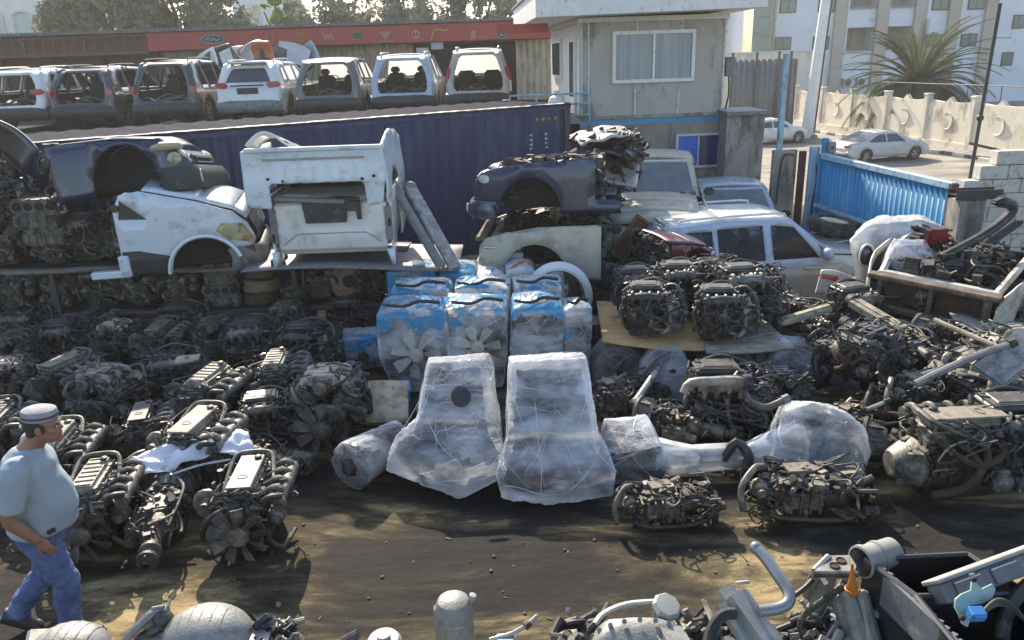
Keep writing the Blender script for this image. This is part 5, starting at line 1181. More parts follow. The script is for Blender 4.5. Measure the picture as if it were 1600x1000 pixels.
ma = front_clip('half_car', 'maroon car front half buried behind the engines on plywood', 'car front', P_maroon, (1.95, 10.5, 1.0), (R(-6), R(4), R(-66)), W=1.6, L=1.4, hood=True, lens=M_lensc, bump=False, grille=None, arch_r=.36, zf=.72, zn=.56, scale=.60, seed=5, z0=.16)
sg_ = front_clip('wrecked_car', 'dusty champagne off-road car front end with dented hood and windscreen facing us', 'car front', P_gold, (2.5, 13.2, .38), (0, 0, R(180 - 10)), W=1.75, L=1.5, hood=True, lamps=True, lens=M_trim, grille='bars', bump=False, zf=1.15, zn=.9, seed=6)
def cabtop(t, W, y0, z0, y1, z1, pm, gl=M_dglass, roofl=1.2, wr=.72):
    """windscreen, pillars and roof standing behind a hood"""
    o = [(-W / 2 + .08, 0), (W / 2 - .08, 0), (W / 2 * wr + .04, 1), (-W / 2 * wr - .04, 1)]
    f = lambda x, s: (x, y0 + (y1 - y0) * s + .06 * (1 - (2 * x / W) ** 2) * 1, z0 + (z1 - z0) * s)
    i = [(-W / 2 + .17, .06), (W / 2 - .17, .06), (W / 2 * wr - .04, .93), (-W / 2 * wr + .04, .93)]
    b = MB(); b.panel(o, [i], f, .2, .1)
    b.grid(lambda u, w_: ((2 * u - 1) * (W / 2 * wr + .04), y1 - roofl * w_, z1 + .05 * (1 - (2 * u - 1) ** 2) + .03 * math.sin(PI * w_)), 10, 6)
    for sg in (-1, 1):
        b.add([(sg * (W / 2 * wr + .04), y1, z1), (sg * (W / 2 * wr + .04), y1 - roofl, z1), (sg * (W / 2 * wr + .10), y1 - roofl, z1 - .1), (sg * (W / 2 * wr + .07), y1 - .04, z1 - .08)], [(0, 1, 2, 3)])
        b.add([(sg * (W / 2 * wr + .09), y1 - roofl, z1 - .04), (sg * (W / 2 * wr + .09), y1 - roofl + .12, z1 - .04), (sg * (W / 2 - .02), y0 - roofl - .2, z0), (sg * (W / 2 - .02), y0 - roofl - .32, z0)], [(0, 1, 2, 3)])
        b.add([(sg * (W / 2 - .02), y0, z0), (sg * (W / 2 - .02), y0 - roofl - .3, z0), (sg * (W / 2 - .0), y0 - roofl - .3, .3), (sg * (W / 2), y0, .3)], [(0, 1, 2, 3)])
    b.build('cab', pm, t, solid=.03)
    b = MB(); b.panel(i, (), lambda x, s: (f(x, s)[0], f(x, s)[1] - .012, f(x, s)[2]), .25, .12); b.build('windscreen', gl, t)
    for sg in (-1, 1):
        b = MB(); b.box((sg * (W / 2 + .08), y0 - .1, z0 + .08), (.18, .1, .13), bev=.03, seg=2); b.build('wing_mirror', M_trim, t)
cabtop(sg_, 1.72, .02, 1.12, -.62, 1.68, P_gold)
gs = front_clip('wrecked_car', 'pale silver car front with dusty windscreen below the blue office window', 'car front', P_lblue, (4.3, 14.2, -.12), (0, 0, R(180 - 6)), scale=.94, W=1.75, L=1.3, hood=True, lamps=True, grille='bars', bump=False, zf=1.05, zn=.85, seed=7)
cabtop(gs, 1.72, .02, 1.04, -.75, 1.55, P_lblue)
NB = at(1450, 452, z=1.10); AB = R(138)
hd = front_clip('half_car', 'old beige front with empty lamp holes and an open engine bay', 'car front', P_beige, (NB.x + 1.75 * math.sin(AB), NB.y - 1.75 * math.cos(AB), .42), (R(-2), R(-3), AB), W=1.75, L=1.75, hood=False, lamps=False, grille=None, bump=False, zf=.98, zn=.80, arch_r=.42, seed=8)
# ------------------------------------------------------------------ white estate car in the middle
P_sky = paint('estate_paint_sky_reflection', (.36, .45, .56), .25, damt=.12)  # blue reflection of the sky is put into the pale body colour
def estate():
    W, L = 1.9, 4.3; B = Body(W, L, 1.05, .22, .08, .16)
    t = thing('estate_car', 'white off-road estate car without wheels behind the engines on plywood', 'car', (0, 0, 0))
    rear = [(.02, .28), (-.02, .6), (.02, 1.05), (.30, 1.66)]; roof = [(.30, 1.66), (1.2, 1.72), (2.3, 1.68)]; ws = [(2.3, 1.68), (3.0, 1.10)]; hd = [(3.0, 1.10), (3.7, 1.02), (4.15, .90), (4.3, .6), (4.28, .3)]
    out = rear + roof[1:] + ws[1:] + hd[1:] + arch(3.55, .42)[::-1] + arch(.8, .40)[::-1]
    win_ = [[(.42, 1.12), (.98, 1.11), (.98, 1.58), (.55, 1.58)], [(1.06, 1.11), (1.82, 1.09), (1.82, 1.61), (1.06, 1.60)], [(1.95, 1.09), (2.74, 1.08), (2.34, 1.56), (1.95, 1.61)]]
    b = MB()
    for sg in (-1, 1): B.side(b, out, win_, sg)
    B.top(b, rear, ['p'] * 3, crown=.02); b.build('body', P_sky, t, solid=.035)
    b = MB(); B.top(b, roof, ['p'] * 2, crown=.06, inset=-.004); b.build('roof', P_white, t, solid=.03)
    for sg in (-1, 1):
        b = MB(); B.side(b, [(.45, .30), (1.2, .30), (3.1, .30), (3.14, .60), (3.1, .97), (1.2, .97), (1.0, .8), (1.1, .45)], (), sg, -.012); b.build('lower_door_reflection', P_sage, t, solid=.01)  # grey reflection low on the doors, painted as the colour of a thin panel
    for w_ in win_:
        for sg in (-1, 1): b = MB(); B.side(b, w_, (), sg, .03); b.build('side_window', M_scr2, t)
    for sg in (-1, 1): b = MB(); B.side(b, [(2.80, 1.09), (2.96, 1.09), (2.72, 1.28)], (), sg, -.01); b.build('quarter_glass', M_cglass, t)
    b = MB(); B.top(b, ws, ['g'], crown=.06, inset=.05); b.build('windscreen', M_dglass, t)
    b = MB(); B.top(b, [(3.0, 1.11), (3.7, 1.05), (4.1, .95)], ['p'] * 2, crown=.05, inset=.1); o = b.build('hood', P_silver, t, solid=.02)
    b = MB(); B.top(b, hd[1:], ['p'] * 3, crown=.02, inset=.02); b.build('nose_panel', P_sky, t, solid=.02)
    for sg in (-1, 1):
        for y in (1.0, 1.9):
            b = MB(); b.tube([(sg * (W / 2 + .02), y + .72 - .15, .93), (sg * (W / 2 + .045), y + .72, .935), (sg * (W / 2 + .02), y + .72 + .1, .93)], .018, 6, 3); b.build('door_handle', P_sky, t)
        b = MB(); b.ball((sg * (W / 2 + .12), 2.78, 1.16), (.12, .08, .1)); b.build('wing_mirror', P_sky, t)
        b = MB(); b.box((sg * (W / 2 - .06), .0, 1.0), (.14, .12, .42), bev=.03); b.build('tail_light', M_tail, t)
        b = MB(); x = B.X(1.2, 1.68) - .1; b.tube([(sg * x, .5, 1.70), (sg * x, .7, 1.75), (sg * x, 2.1, 1.76), (sg * x, 2.25, 1.70)], .02, 6, 3); b.build('roof_rail', P_white, t)
    b = MB(); b.box((0, 1.9, .5), (W - .24, 3.2, .3)); b.box((0, 2.8, 1.0), (W - .3, .3, .2), bev=.05)
    b.build('cabin_floor', M_dark, t)
    for sg in (-1, 1):
        b = MB(); b.box((sg * .42, 1.75, .95), (.5, .2, .75), rot=(-.15, 0, 0), bev=.06, seg=2); b.box((sg * .42, 1.68, 1.42), (.26, .1, .2), bev=.04, seg=2); b.build('seat', M_seat, t)
    for sg in (-1, 1): b = MB(); b.grid(lambda u, w_: (sg * (W / 2 - .04 - .3 * w_), 3.55 + .42 * math.cos(PI * u), .34 + .42 * math.sin(PI * u)), 14, 2); b.build('wheel_house', M_dark, t)
    b = MB(); b.lathe([(.0, 0), (.2, 0), (.22, .04), (.2, .08), (0, .08)], 18, Matrix.Translation((W / 2 - .16, 3.55, .36)) @ Matrix.Rotation(R(90), 4, 'Y')); b.build('brake_disc', M_cast, t)
    b = MB(); b.box((.0, 3.5, 1.12), (.5, .34, .02), rot=(.05, 0, .2)); b.box((-.3, 3.6, 1.13), (.3, .3, .02), rot=(.02, .05, -.3)); b.build('loose_trim', M_white, t)
    return t
lc = estate()
lc.rotation_euler = (0, 0, R(-80)); lc.location = (1.98, 11.9, -.27); lc.scale = (.98,) * 3
# ------------------------------------------------------------------ blue container
M_cont = PM('navy_container_paint', (.012, .022, .095), (.010, .017, .072), .5, dirt=(.05, .06, .11), damt=.3, scale=1.2, dscale=2.0, stretch=(1, 1, .35))
M_ctop = PM('dusty_container_roof', (.50, .48, .44), (.40, .38, .34), .8, dirt=(.2, .18, .15), damt=.3)
CA, CB_ = V((1.39, 17.08)), V((-8.81, 10.4)); cdir = (CA - CB_).normalized(); cang = math.atan2(cdir.y, cdir.x)
t = thing('shipping_container', 'long navy blue corrugated shipping container with dusty pale roof', 'container', (CB_.x, CB_.y, 0), cang)
CL = 12.19
b = MB(); vsx = []; n = int(CL / .278 * 4)
for i in range(n + 1):
    x = .12 + (CL - .24) * i / n; y = .03 + (.0, .0, .036, .036)[i % 4]; vsx += [(x, y, .16), (x, y, 2.76)]
b.add(vsx, [(2 * i, 2 * i + 2, 2 * i + 3, 2 * i + 1) for i in range(n)]); b.build('side_panel', M_cont, t, 10)
b = MB(); b.box((CL / 2, .05, .08), (CL - .3, .1, .16)); b.build('bottom_rail', M_cont, t)
b = MB(); b.box((CL / 2, .04, 2.80), (CL - .3, .09, .09)); b.build('top_rail', M_cont, t)
b = MB(); vsx = []; n = 110
for i in range(n + 1):
    x = .05 + (CL - .1) * i / n; z = 2.862 + (.0, .0, .02, .02)[i % 4]; vsx += [(x, .0, z), (x, 2.44, z)]
b.add(vsx, [(2 * i, 2 * i + 2, 2 * i + 3, 2 * i + 1) for i in range(n)]); b.box((CL / 2, .0, 2.855), (CL, .02, .04)); b.build('roof', PM('grimy_container_roof', (.035, .036, .05), (.025, .026, .04), .95, dirt=(.07, .065, .06), damt=.3, spec=.02), t, 10)
b = MB(); b.grid(lambda a, w_: (.05 + (CL - .1) * a, -.02 + .2 * w_ + .05 * w_ * math.sin(a * 60), 2.888 + .004 * math.sin(a * 260)), 120, 2); b.build('roof_edge', M_ctop, t, 60)
b = MB(); b.box((CL / 2, 2.41, 1.45), (CL - .3, .05, 2.8)); b.box((.03, 1.22, 1.45), (.05, 2.2, 2.8)); b.build('back_panel', M_cont, t)
for x in (.06, CL - .06):
    for y in (.06, 2.38): b = MB(); b.box((x, y, 1.43), (.14, .14, 2.86)); b.build('corner_post', M_cont if x < 1 else PM('corner_post_dirty', (.05, .045, .05), (.03, .03, .045), .7, dirt=(.11, .08, .06)), t)
    for y in (.08, 2.36):
        for z in (.06, 2.84): b = MB(); b.box((x, y, z), (.19, .18, .12), bev=.012); b.build('corner_casting', M_darkm, t)
for k in range(2):
    b = MB(); b.box((CL - .02, .62 + k * 1.2, 1.45), (.05, 1.12, 2.6)); d = b.build('door', M_cont, t)
    b = MB(); b.tube([(CL + .03, .5 + k * 1.44, .2), (CL + .03, .5 + k * 1.44, 2.7)], .02, 6, 0); b.build('locking_bar', M_alu, d)
r = random.Random(5); M_mark = PM('white_marking_paint', (.62, .62, .60), (.5, .5, .5), .6); M_omark = PM('orange_marking_paint', (.55, .25, .05), (.45, .2, .05), .6)
for x in (CL - 1.02, CL - .62):
    b = MB(); z = 2.32
    for k in range(11):
        h = r.uniform(.05, .075)
        if k not in (4, 8): b.box((x, .018, z - h / 2), (.07, .006, h * .35)); b.box((x - .03 + r.uniform(0, .06), .018, z - h / 2), (.018, .006, h))
        z -= .095
    b.build('lettering', M_mark, t)
b = MB()
for k in range(4): b.box((CL - .85 + k * .16, .018, 2.60), (.075, .006, .035)); b.box((CL - .85 + k * .16 + r.uniform(-.02, .02), .018, 2.60), (.02, .006, .08))
b.build('lettering', M_omark, t)

# scrap panels piled behind the parked cars
M_or = PM('orange_panel_paint', (.52, .09, .025), (.42, .08, .03), .4, coat=.4)
for i, (u, v, pm, s_, lab) in enumerate(((318, 98, P_white, .8, 'pale wing panel at the low end of the panel heap behind the cars'), (345, 96, P_char, .85, 'dark bumper skin in the panel heap behind the white car'), (372, 92, P_white, .8, 'white bumper skin in the panel heap above the white car roof'), (400, 88, M_or, .9, 'orange wing panel on the heap behind the parked cars'), (398, 84, P_silver, .7, 'silver wing standing upright beside the orange panel'), (428, 84, P_char, .7, 'dark crumpled panel just past the orange one on the heap'), (455, 86, P_silver, .9, 'silver door skin leaning on the panel heap'), (478, 92, P_lblue, .9, 'silver blue bonnet at the far end of the panel heap'), (440, 104, P_white, .9, 'white bonnet at the foot of the panel heap'))):
    p = at(u, v, y=26.6 + i * .12); t = thing('body_panel', lab, 'car panel', p, 0, 'scrap panels heaped behind the parked cars', (r.uniform(-.4, .4), r.uniform(-.5, .5), r.uniform(-.8, .8)), s_)
    b = MB(); b.grid(lambda a, w_: ((a - .5) * 1.3, .28 * math.cos((a - .5) * 2.2) * math.cos((w_ - .5) * 2), (w_ - .5) * .8 + .12 * math.sin(a * PI)), 10, 7); b.build('skin', pm, t, solid=.03)
    b = MB(); b.box((0, .1, -.30), (.9, .14, .08), bev=.02); b.build('flange', M_trim, t)
b = MB(); p = at(400, 120, y=27); b.box((p.x, 27.0, 2.75), (5.2, 1.0, .8)); tt = thing('steel_bin', 'dark steel bin holding the heap of car panels', 'bin'); b.build('bin', M_darkm, tt)
b = MB(); b.box((p.x, 26.99, 3.16), (5.3, 1.1, .05)); b.build('rim', M_rust, tt)

# ------------------------------------------------------------------ shelves on the left
M_wood = PM('oily_plank', (.10, .085, .068), (.055, .047, .04), .8, dirt=(.02, .018, .016), damt=.4, stretch=(.3, 2, 2))
M_plank = PM('grey_plank', (.24, .21, .17), (.15, .13, .11), .85, dirt=(.05, .045, .04), damt=.4, stretch=(.3, 2, 2))
t = thing('storage_rack', 'two tier plank rack carrying rows of dirty engines below the van nose', 'rack', (-5.0, 10.6, 0))
for z, sag in ((.52, .012), (1.17, .03)):
    for j in range(3):
        b = MB()
        b.grid(lambda a, w_: (-3.4 + a * 6.9, .0 + j * .33 + w_ * .31, z + .03 * math.sin(a * 19 + j) * sag * 20 + sag * math.sin(a * 7 + j) + .02 * a), 40, 1); b.build('shelf_board', M_plank if (j == 0 and z > 1) else M_wood, t, solid=.045)
for x in (-3.3, -1.55, .2, 1.9, 3.4):
    for y in (.06, .9): b = MB(); b.box((x, y, .57), (.07, .07, 1.13)); b.build('post', M_darkm, t)

t = thing('floor_sheet', 'bent grey sheet lying on the upper shelf under the pickup beds', 'sheet', (-2.3, 10.7, 1.245)); b = MB(); b.grid(lambda a, w_: ((a - .45) * 2.9, (w_ - .5) * 1.5, .03 * math.sin(a * 5) - .05 * a * a), 16, 4); b.build('sheet', M_grey, t, solid=.012); b = MB(); b.box((-.9, -.3, .06), (.1, .5, .1)); b.build('batten', M_wood, t)
# ------------------------------------------------------------------ the two white pickup beds
def bed_lower():
    t = thing('pickup_bed', 'white pickup bed with closed tailgate and dark oval badge, lower of the two', 'pickup bed', (-2.36, 10.13, 1.44), R(1), scale=(1, 1, 1.04))
    b = MB(); b.panel([(-.72, .04), (.72, .04), (.74, .62), (.70, .66), (-.70, .66), (-.74, .62)], (), lambda x, z: (x, -.02 * math.sin(PI * (z - .04) / .6) - (.015 if .1 < z < .27 and abs(x) < .56 - (z - .1) * .4 else 0), z), .06, .05); b.build('tailgate', P_white, t, solid=.03)
    b = MB(); b.tube([(-.66, -.03, .12), (-.55, -.035, .20), (-.45, -.035, .26), (.45, -.035, .26), (.55, -.035, .20), (.66, -.03, .12)], .008, 5, 0); b.build('pressed_line', P_sage, t)
    b = MB(); b.tube([(.09 * math.cos(a), -.045, .475 + .058 * math.sin(a)) for a in [2 * PI * k / 20 for k in range(21)]], .009, 6, 0); b.box((0, -.045, .475), (.19, .012, .022), bev=.003); b.build('badge', M_darkm, t)
    for sg in (-1, 1):
        b = MB(); b.panel([(0, .02), (.05, .75), (1.55, .78), (1.55, .1), (1.2, .0)] + [(.75 + .36 * math.cos(a), .0 + .36 * math.sin(a)) for a in [PI * k / 12 for k in range(13)]] + [(.3, -.14), (.06, -.16)], (), lambda y, z: (sg * (.80 + .02 * math.sin(z * 4)), y - .02, z), .14, .1); b.build('side_panel', P_white, t, solid=.03)
        b = MB(); b.box((sg * .765, -.025, .36), (.085, .05, .44), bev=.012); b.build('lamp_recess', M_grey, t)
        b = MB(); b.box((sg * .775, -.056, .30 + sg * .08), (.03, .012, .10)); b.build('lamp_bracket', M_dark, t)
        b = MB(); b.add([(sg * .72, -.03, .04), (sg * .82, -.03, .04), (sg * .82, -.02, -.17), (sg * .78, -.01, -.17)], [(0, 1, 2, 3)]); b.build('corner_skirt', P_ice, t, solid=.06)
    b = MB(); b.box((0, .8, .1), (1.5, 1.5, .06)); b.box((0, 1.52, .4), (1.5, .05, .6)); b.box((0, .04, .02), (1.4, .05, .06)); b.build('floor', P_sage, t)
    return t
bed_lower()
t = thing('plastic_tray', 'black plastic tray hanging over the tailgate edge with notched corner', 'tray', (-2.36, 10.12, 1.44), R(1), scale=(1, 1, 1.02))
b = MB(); b.prism([(-.32, .41), (.22, .41), (.22, .56), (.36, .56), (.36, .44), (.42, .44), (.42, .68), (-.35, .70)], .03, Matrix.Translation((.0, -.052, 0)) @ Matrix.Rotation(R(90), 4, 'X'), bev=.008); b.build('apron', M_blk, t)
b = MB(); b.box((.03, .22, .70), (.78, .56, .035), bev=.01); b.build('lid', M_blk, t)
t = thing('seat_squab', 'dusty grey foam sheet lying between the two white pickup beds', 'foam', (-2.38, 10.0, 2.16), R(1))
b = MB(); b.grid(lambda a, w_: ((a - .5) * 1.3, .08 + w_ * .6, .02 + .05 * math.sin(a * 6 + 1) * (1 - w_) + .09 * w_), 16, 4); b.build('sheet', PM('grey_foam', (.27, .27, .265), (.2, .2, .2), .9), t, solid=.05)
b = MB(); b.box((-.2, .05, .01), (.9, .2, .05), rot=(0, .08, 0), bev=.015); b.build('edge', M_grey, t)
def bed_upper():
    t = thing('pickup_bed', 'white pickup bed with ribbed front bulkhead and raised side wing, stacked on top', 'pickup bed', (-2.46, 9.95, 2.09), R(1), scale=(1, 1, .80))
    b = MB()
    def f(x, z):
        rib = .018 * (math.sin(x * 36) > .1) if abs(x) < .56 and .38 < z < .68 else 0
        return (x, -rib - .012 * math.sin(z * 6), z)
    b.panel([(-.86, .02), (-.60, .0), (-.60, .36), (-.56, .40), (.58, .40), (.62, .36), (.64, .0), (.84, .03), (.90, .5), (.88, .92), (-.88, .92), (-.92, .86), (-.92, .1)], (), f, .05, .06); b.build('bulkhead', P_ice, t, solid=.025)
    b = MB(); b.box((0, .0, .93), (1.74, .10, .07), bev=.015); b.build('top_rail', P_ice, t)
    b = MB(); b.box((0, -.03, .78), (1.30, .02, .035), bev=.006); b.build('pressed_rib', P_sage, t)
    for x, z in ((-.6, .48), (-.42, .44), (.6, .44), (.75, .48)): b = MB(); b.lathe([(0, 0), (.024, 0)], 10, Matrix.Translation((x, -.045, z)) @ Matrix.Rotation(R(90), 4, 'X'), caps=False); b.build('bolt_hole', M_dark, t)
    b = MB(); b.panel([(0, .02), (.12, .1)] + [(.62 + .34 * math.cos(a), .12 + .40 * math.sin(a)) for a in [PI - PI * k / 12 for k in range(13)]] + [(1.35, .1), (1.35, .95), (.95, 1.10), (.55, 1.14), (.40, 1.11), (.0, .95)], (), lambda y, z: (.90 + .05 * y + .02 * math.sin(z * 5), y, z), .1, .1); b.build('side_panel', P_ice, t, solid=.03)
    b = MB(); b.panel([(0, .02), (.12, .1)] + [(.62 + .34 * math.cos(a), .12 + .36 * math.sin(a)) for a in [PI - PI * k / 12 for k in range(13)]] + [(1.35, .1), (1.35, .9), (.0, .92)], (), lambda y, z: (-.92 - .0 * y, y, z), .1, .1); b.build('side_panel', P_ice, t, solid=.03)
    b = MB(); b.box((0, .7, .46), (1.7, 1.3, .05)); b.build('floor', P_sage, t)
    b = MB(); b.box((0, 1.3, .2), (1.7, .05, .5)); b.build('back_wall', M_dark, t)
    return t
bed_upper()
p = at(430, 232, y=10.3); t = thing('wing_skin', 'white curved wing offcut lying on top of the upper pickup bed', 'car panel', (p.x, 10.3, 2.82))
b = MB(); b.grid(lambda a, w_: ((a - .5) * .62, w_ * .4 - .2, .16 * math.sin(PI * min(1, a * 1.25)) + .05 - .1 * w_), 12, 4); b.build('skin', P_white, t, solid=.03); b = MB(); b.box((.16, .0, .06), (.24, .2, .06), rot=(0, .5, .2), bev=.015); b.build('inner_liner', M_trim, t)
for k, (ua, va, ub, vb, lab) in enumerate(((612, 285, 690, 418, 'slotted grey rail leaning on the pickup bed, thinner one'), (640, 292, 712, 420, 'thick pale grey rail with rounded end leaning by the container'))):
    A_ = at(ua, va, y=10.9); B_ = at(ub, vb, y=9.9); t = thing('bumper_beam', lab, 'rail', B_); ln = (A_ - B_).length
    t.rotation_euler = (A_ - B_).to_track_quat('Z', 'Y').to_euler(); b = MB(); w_ = .07 if k == 0 else .10
    for sx in (-1, 1): b.box((sx * w_ * .62, 0, ln / 2), (w_ * .5, .08, ln), bev=.012)
    b.box((0, .03, ln / 2), (w_, .03, ln)); b.build('channel', PM('grey_steel_rail', (.36, .36, .35), (.26, .26, .26), .5, dirt=(.15, .13, .1)) if k else M_grey, t)
    for j in range(4): b = MB(); b.box((0, -.02, ln * (.2 + .2 * j)), (w_ * .8, .05, .05), bev=.01); b.build('bracket', M_grey, t)
    if k: b = MB(); b.ball((0, 0, ln), (.11, .08, .08), 12, 8); b.build('end_cap', M_grey, t)

# ------------------------------------------------------------------ stretch film
def film(name, blue=0.0, lo=.25, hi=.8, tint=(.88, .90, .93)):
    """stretch film: clear seen square on, whiter at a slant and where layers overlap, fine tension streaks; blue > 0 adds torn blue bag"""
    m, nt, out = _nt(name); L = nt.links.new
    tc = _n(nt, 'ShaderNodeTexCoord'); oi = _n(nt, 'ShaderNodeObjectInfo')
    mu = _n(nt, 'ShaderNodeMath', operation='MULTIPLY'); mu.inputs[1].default_value = 23; L(oi.outputs['Random'], mu.inputs[0])
    ad = _n(nt, 'ShaderNodeVectorMath', operation='ADD'); L(tc.outputs['Object'], ad.inputs[0]); L(mu.outputs[0], ad.inputs[1])
    def streak(rot, sc, S_, dist, det=5.0):
        mp = _n(nt, 'ShaderNodeMapping'); mp.inputs['Scale'].default_value = sc; mp.inputs['Rotation'].default_value = rot; L(ad.outputs[0], mp.inputs[0])
        n = _n(nt, 'ShaderNodeTexNoise', Scale=S_, Detail=det, Roughness=.6, Distortion=dist); L(mp.outputs[0], n.inputs['Vector']); return n.outputs['Fac']
    def mth(op, a, b=None, c=None):
        n = _n(nt, 'ShaderNodeMath', operation=op)
        for i, x in enumerate((a, b, c)):
            if x is None: continue
            if isinstance(x, (int, float)): n.inputs[i].default_value = x
            else: L(x, n.inputs[i])
        return n.outputs[0]
    n1 = streak((.9, .7, .3), (2, 2, 22), 1.5, .35); n2 = streak((.4, -.95, .9), (2, 2, 22), 1.5, .35); n0 = streak((.5, .2, .1), (1, 1, 1.4), 1.7, .8, 2.5)
    st = mth('MAXIMUM', n1, n2); lw = _n(nt, 'ShaderNodeLayerWeight', Blend=.42)
    sm = mth('MULTIPLY_ADD', n0, 1.35, mth('MULTIPLY', st, .25))
    r1 = _n(nt, 'ShaderNodeMapRange'); r1.inputs[1].default_value = .62; r1.inputs[2].default_value = 1.02; r1.inputs[3].default_value = lo; r1.inputs[4].default_value = hi; L(sm, r1.inputs[0])
    fac = mth('MINIMUM', mth('MULTIPLY_ADD', lw.outputs['Facing'], .35, r1.outputs[0]), .97)
    b = _n(nt, 'ShaderNodeBsdfPrincipled', Roughness=.12); b.inputs['Base Color'].default_value = c4(tint); b.inputs['Specular IOR Level'].default_value = .7
    tl = _n(nt, 'ShaderNodeBsdfTranslucent'); tl.inputs[0].default_value = c4(tint)
    if blue:
        sp = _n(nt, 'ShaderNodeSeparateXYZ'); L(tc.outputs['Object'], sp.inputs[0])
        n3 = streak((0, 0, .4), (1, 1, 1.3), 2.2, .3, 3.0)
        s2 = mth('ADD', n3, mth('MULTIPLY_ADD', sp.outputs[2], .42, -.42 + blue * .2))
        r2 = _n(nt, 'ShaderNodeMapRange'); r2.inputs[1].default_value = .58; r2.inputs[2].default_value = .63; L(s2, r2.inputs[0])
        n4 = streak((.4, .2, .4), (1, 1, 1.6), 2.3, .6, 3.0); r3 = _n(nt, 'ShaderNodeMapRange'); r3.inputs[1].default_value = .50; r3.inputs[2].default_value = .57; r3.inputs[3].default_value = 1; r3.inputs[4].default_value = 0; L(n4, r3.inputs[0])
        m3 = mth('MULTIPLY', r2.outputs[0], r3.outputs[0])
        mx = _n(nt, 'ShaderNodeMixRGB'); mx.inputs[1].default_value = c4(tint); mx.inputs[2].default_value = (.06, .36, .64, 1); L(m3, mx.inputs[0]); L(mx.outputs[0], b.inputs['Base Color']); L(mx.outputs[0], tl.inputs[0])
        fac = mth('MAXIMUM', fac, mth('MULTIPLY', m3, .85))
    bp = _n(nt, 'ShaderNodeBump', Strength=.5, Distance=.012); L(st, bp.inputs['Height']); L(bp.outputs[0], b.inputs['Normal'])
    ms = _n(nt, 'ShaderNodeMixShader'); ms.inputs[0].default_value = .28; L(b.outputs[0], ms.inputs[1]); L(tl.outputs[0], ms.inputs[2])
    tr = _n(nt, 'ShaderNodeBsdfTransparent'); m2 = _n(nt, 'ShaderNodeMixShader'); L(fac, m2.inputs[0]); L(tr.outputs[0], m2.inputs[1]); L(ms.outputs[0], m2.inputs[2]); L(m2.outputs[0], out.inputs[0]); return m
F_blue = film('blue_and_clear_film', .62, .02, .62); F_blue2 = film('blue_bag_film', 1.5, .15, .7); F_clear = film('clear_stretch_film', 0, .03, .58); F_dense = film('dense_stretch_film', 0, .08, .70); F_thin = film('thin_stretch_film', 0, .02, .4)
F_fold = PM('film_fold', (.62, .65, .68), (.50, .52, .55), .18, spec=.8, rv=.05)
F_white = film('white_sheet_film', .30, .5, .98, (.86, .84, .80))
def jit(r, pts, a): return [V(p) + V((r.uniform(-a, a), r.uniform(-a, a), r.uniform(-a, a))) for p in pts]
def film_skin(b, P, amp, seed, vs=.020, it=7):
    """film pulled over lumps: hulls fused, relaxed between the high points, then creased along the pull"""
    PP = P if isinstance(P[0], (list, tuple)) and not isinstance(P[0], Vector) and len(P[0]) > 3 else [P]
    m = MB()
    for q in PP: m.hull(q)
    o = bpy.data.objects.new('tmp', m.mesh('tmp', [])); COL.objects.link(o)
    d = o.modifiers.new('r', 'REMESH'); d.mode = 'VOXEL'; d.voxel_size = vs
    d = o.modifiers.new('s', 'SMOOTH'); d.iterations = it; d.factor = .5
    me = bpy.data.meshes.new_from_object(o.evaluated_get(bpy.context.evaluated_depsgraph_get())); tm = o.data
    bpy.data.objects.remove(o); bpy.data.meshes.remove(tm)
    sd_ = V((seed * 1.3, seed * .7, seed)); vv = []
    for v in me.vertices:
        p = v.co; w_ = noise.noise(p * 2.1 + sd_) * 1.4
        d1 = V((p.x * 3 + p.z * 9 * w_, p.y * 3, p.z * 15 - p.x * 7 + w_)); d2 = V((p.x * 17 + p.z * 6, p.y * 12, p.z * 2.5 + w_))
        rg = max((1 - abs(noise.noise(d1 + sd_))) ** 6, (1 - abs(noise.noise(d2 - sd_))) ** 6)
        vv.append(p + v.normal * (amp * .5 * noise.noise(p * 4 + sd_) + .010 * (rg - .35)))
    b.add(vv, [tuple(f.vertices) for f in me.polygons]); bpy.data.meshes.remove(me)
def film_folds(b, seed, n, rad=.0045):
    """taut folds of doubled film lying on the skin already in b"""
    from mathutils.bvhtree import BVHTree
    bv = BVHTree.FromPolygons(b.v, b.f); r = random.Random(seed); lo = [min(p[k] for p in b.v) for k in range(3)]; hi = [max(p[k] for p in b.v) for k in range(3)]; N = len(b.v); V0 = list(b.v); b.mi = 1
    for i in range(n):
        A_ = V0[r.randrange(N)]; B_ = V0[r.randrange(N)]
        if (A_ - B_).length < .25 * (hi[2] - lo[2]) or (A_ - B_).length > .8: continue
        pts = []
        for k in range(6):
            q = A_.lerp(B_, k / 5); h = bv.find_nearest(q + (q - V(((lo[0] + hi[0]) / 2, (lo[1] + hi[1]) / 2, lo[2]))) * .4)
            if h[0] is not None: pts.append(h[0] + h[1] * .001)
        if len(pts) > 4: b.tube(pts, [.0006, rad * r.uniform(.4, 1.2), rad * r.uniform(.3, 1), .0006], 5, 4, flat=.6)
    b.mi = 0
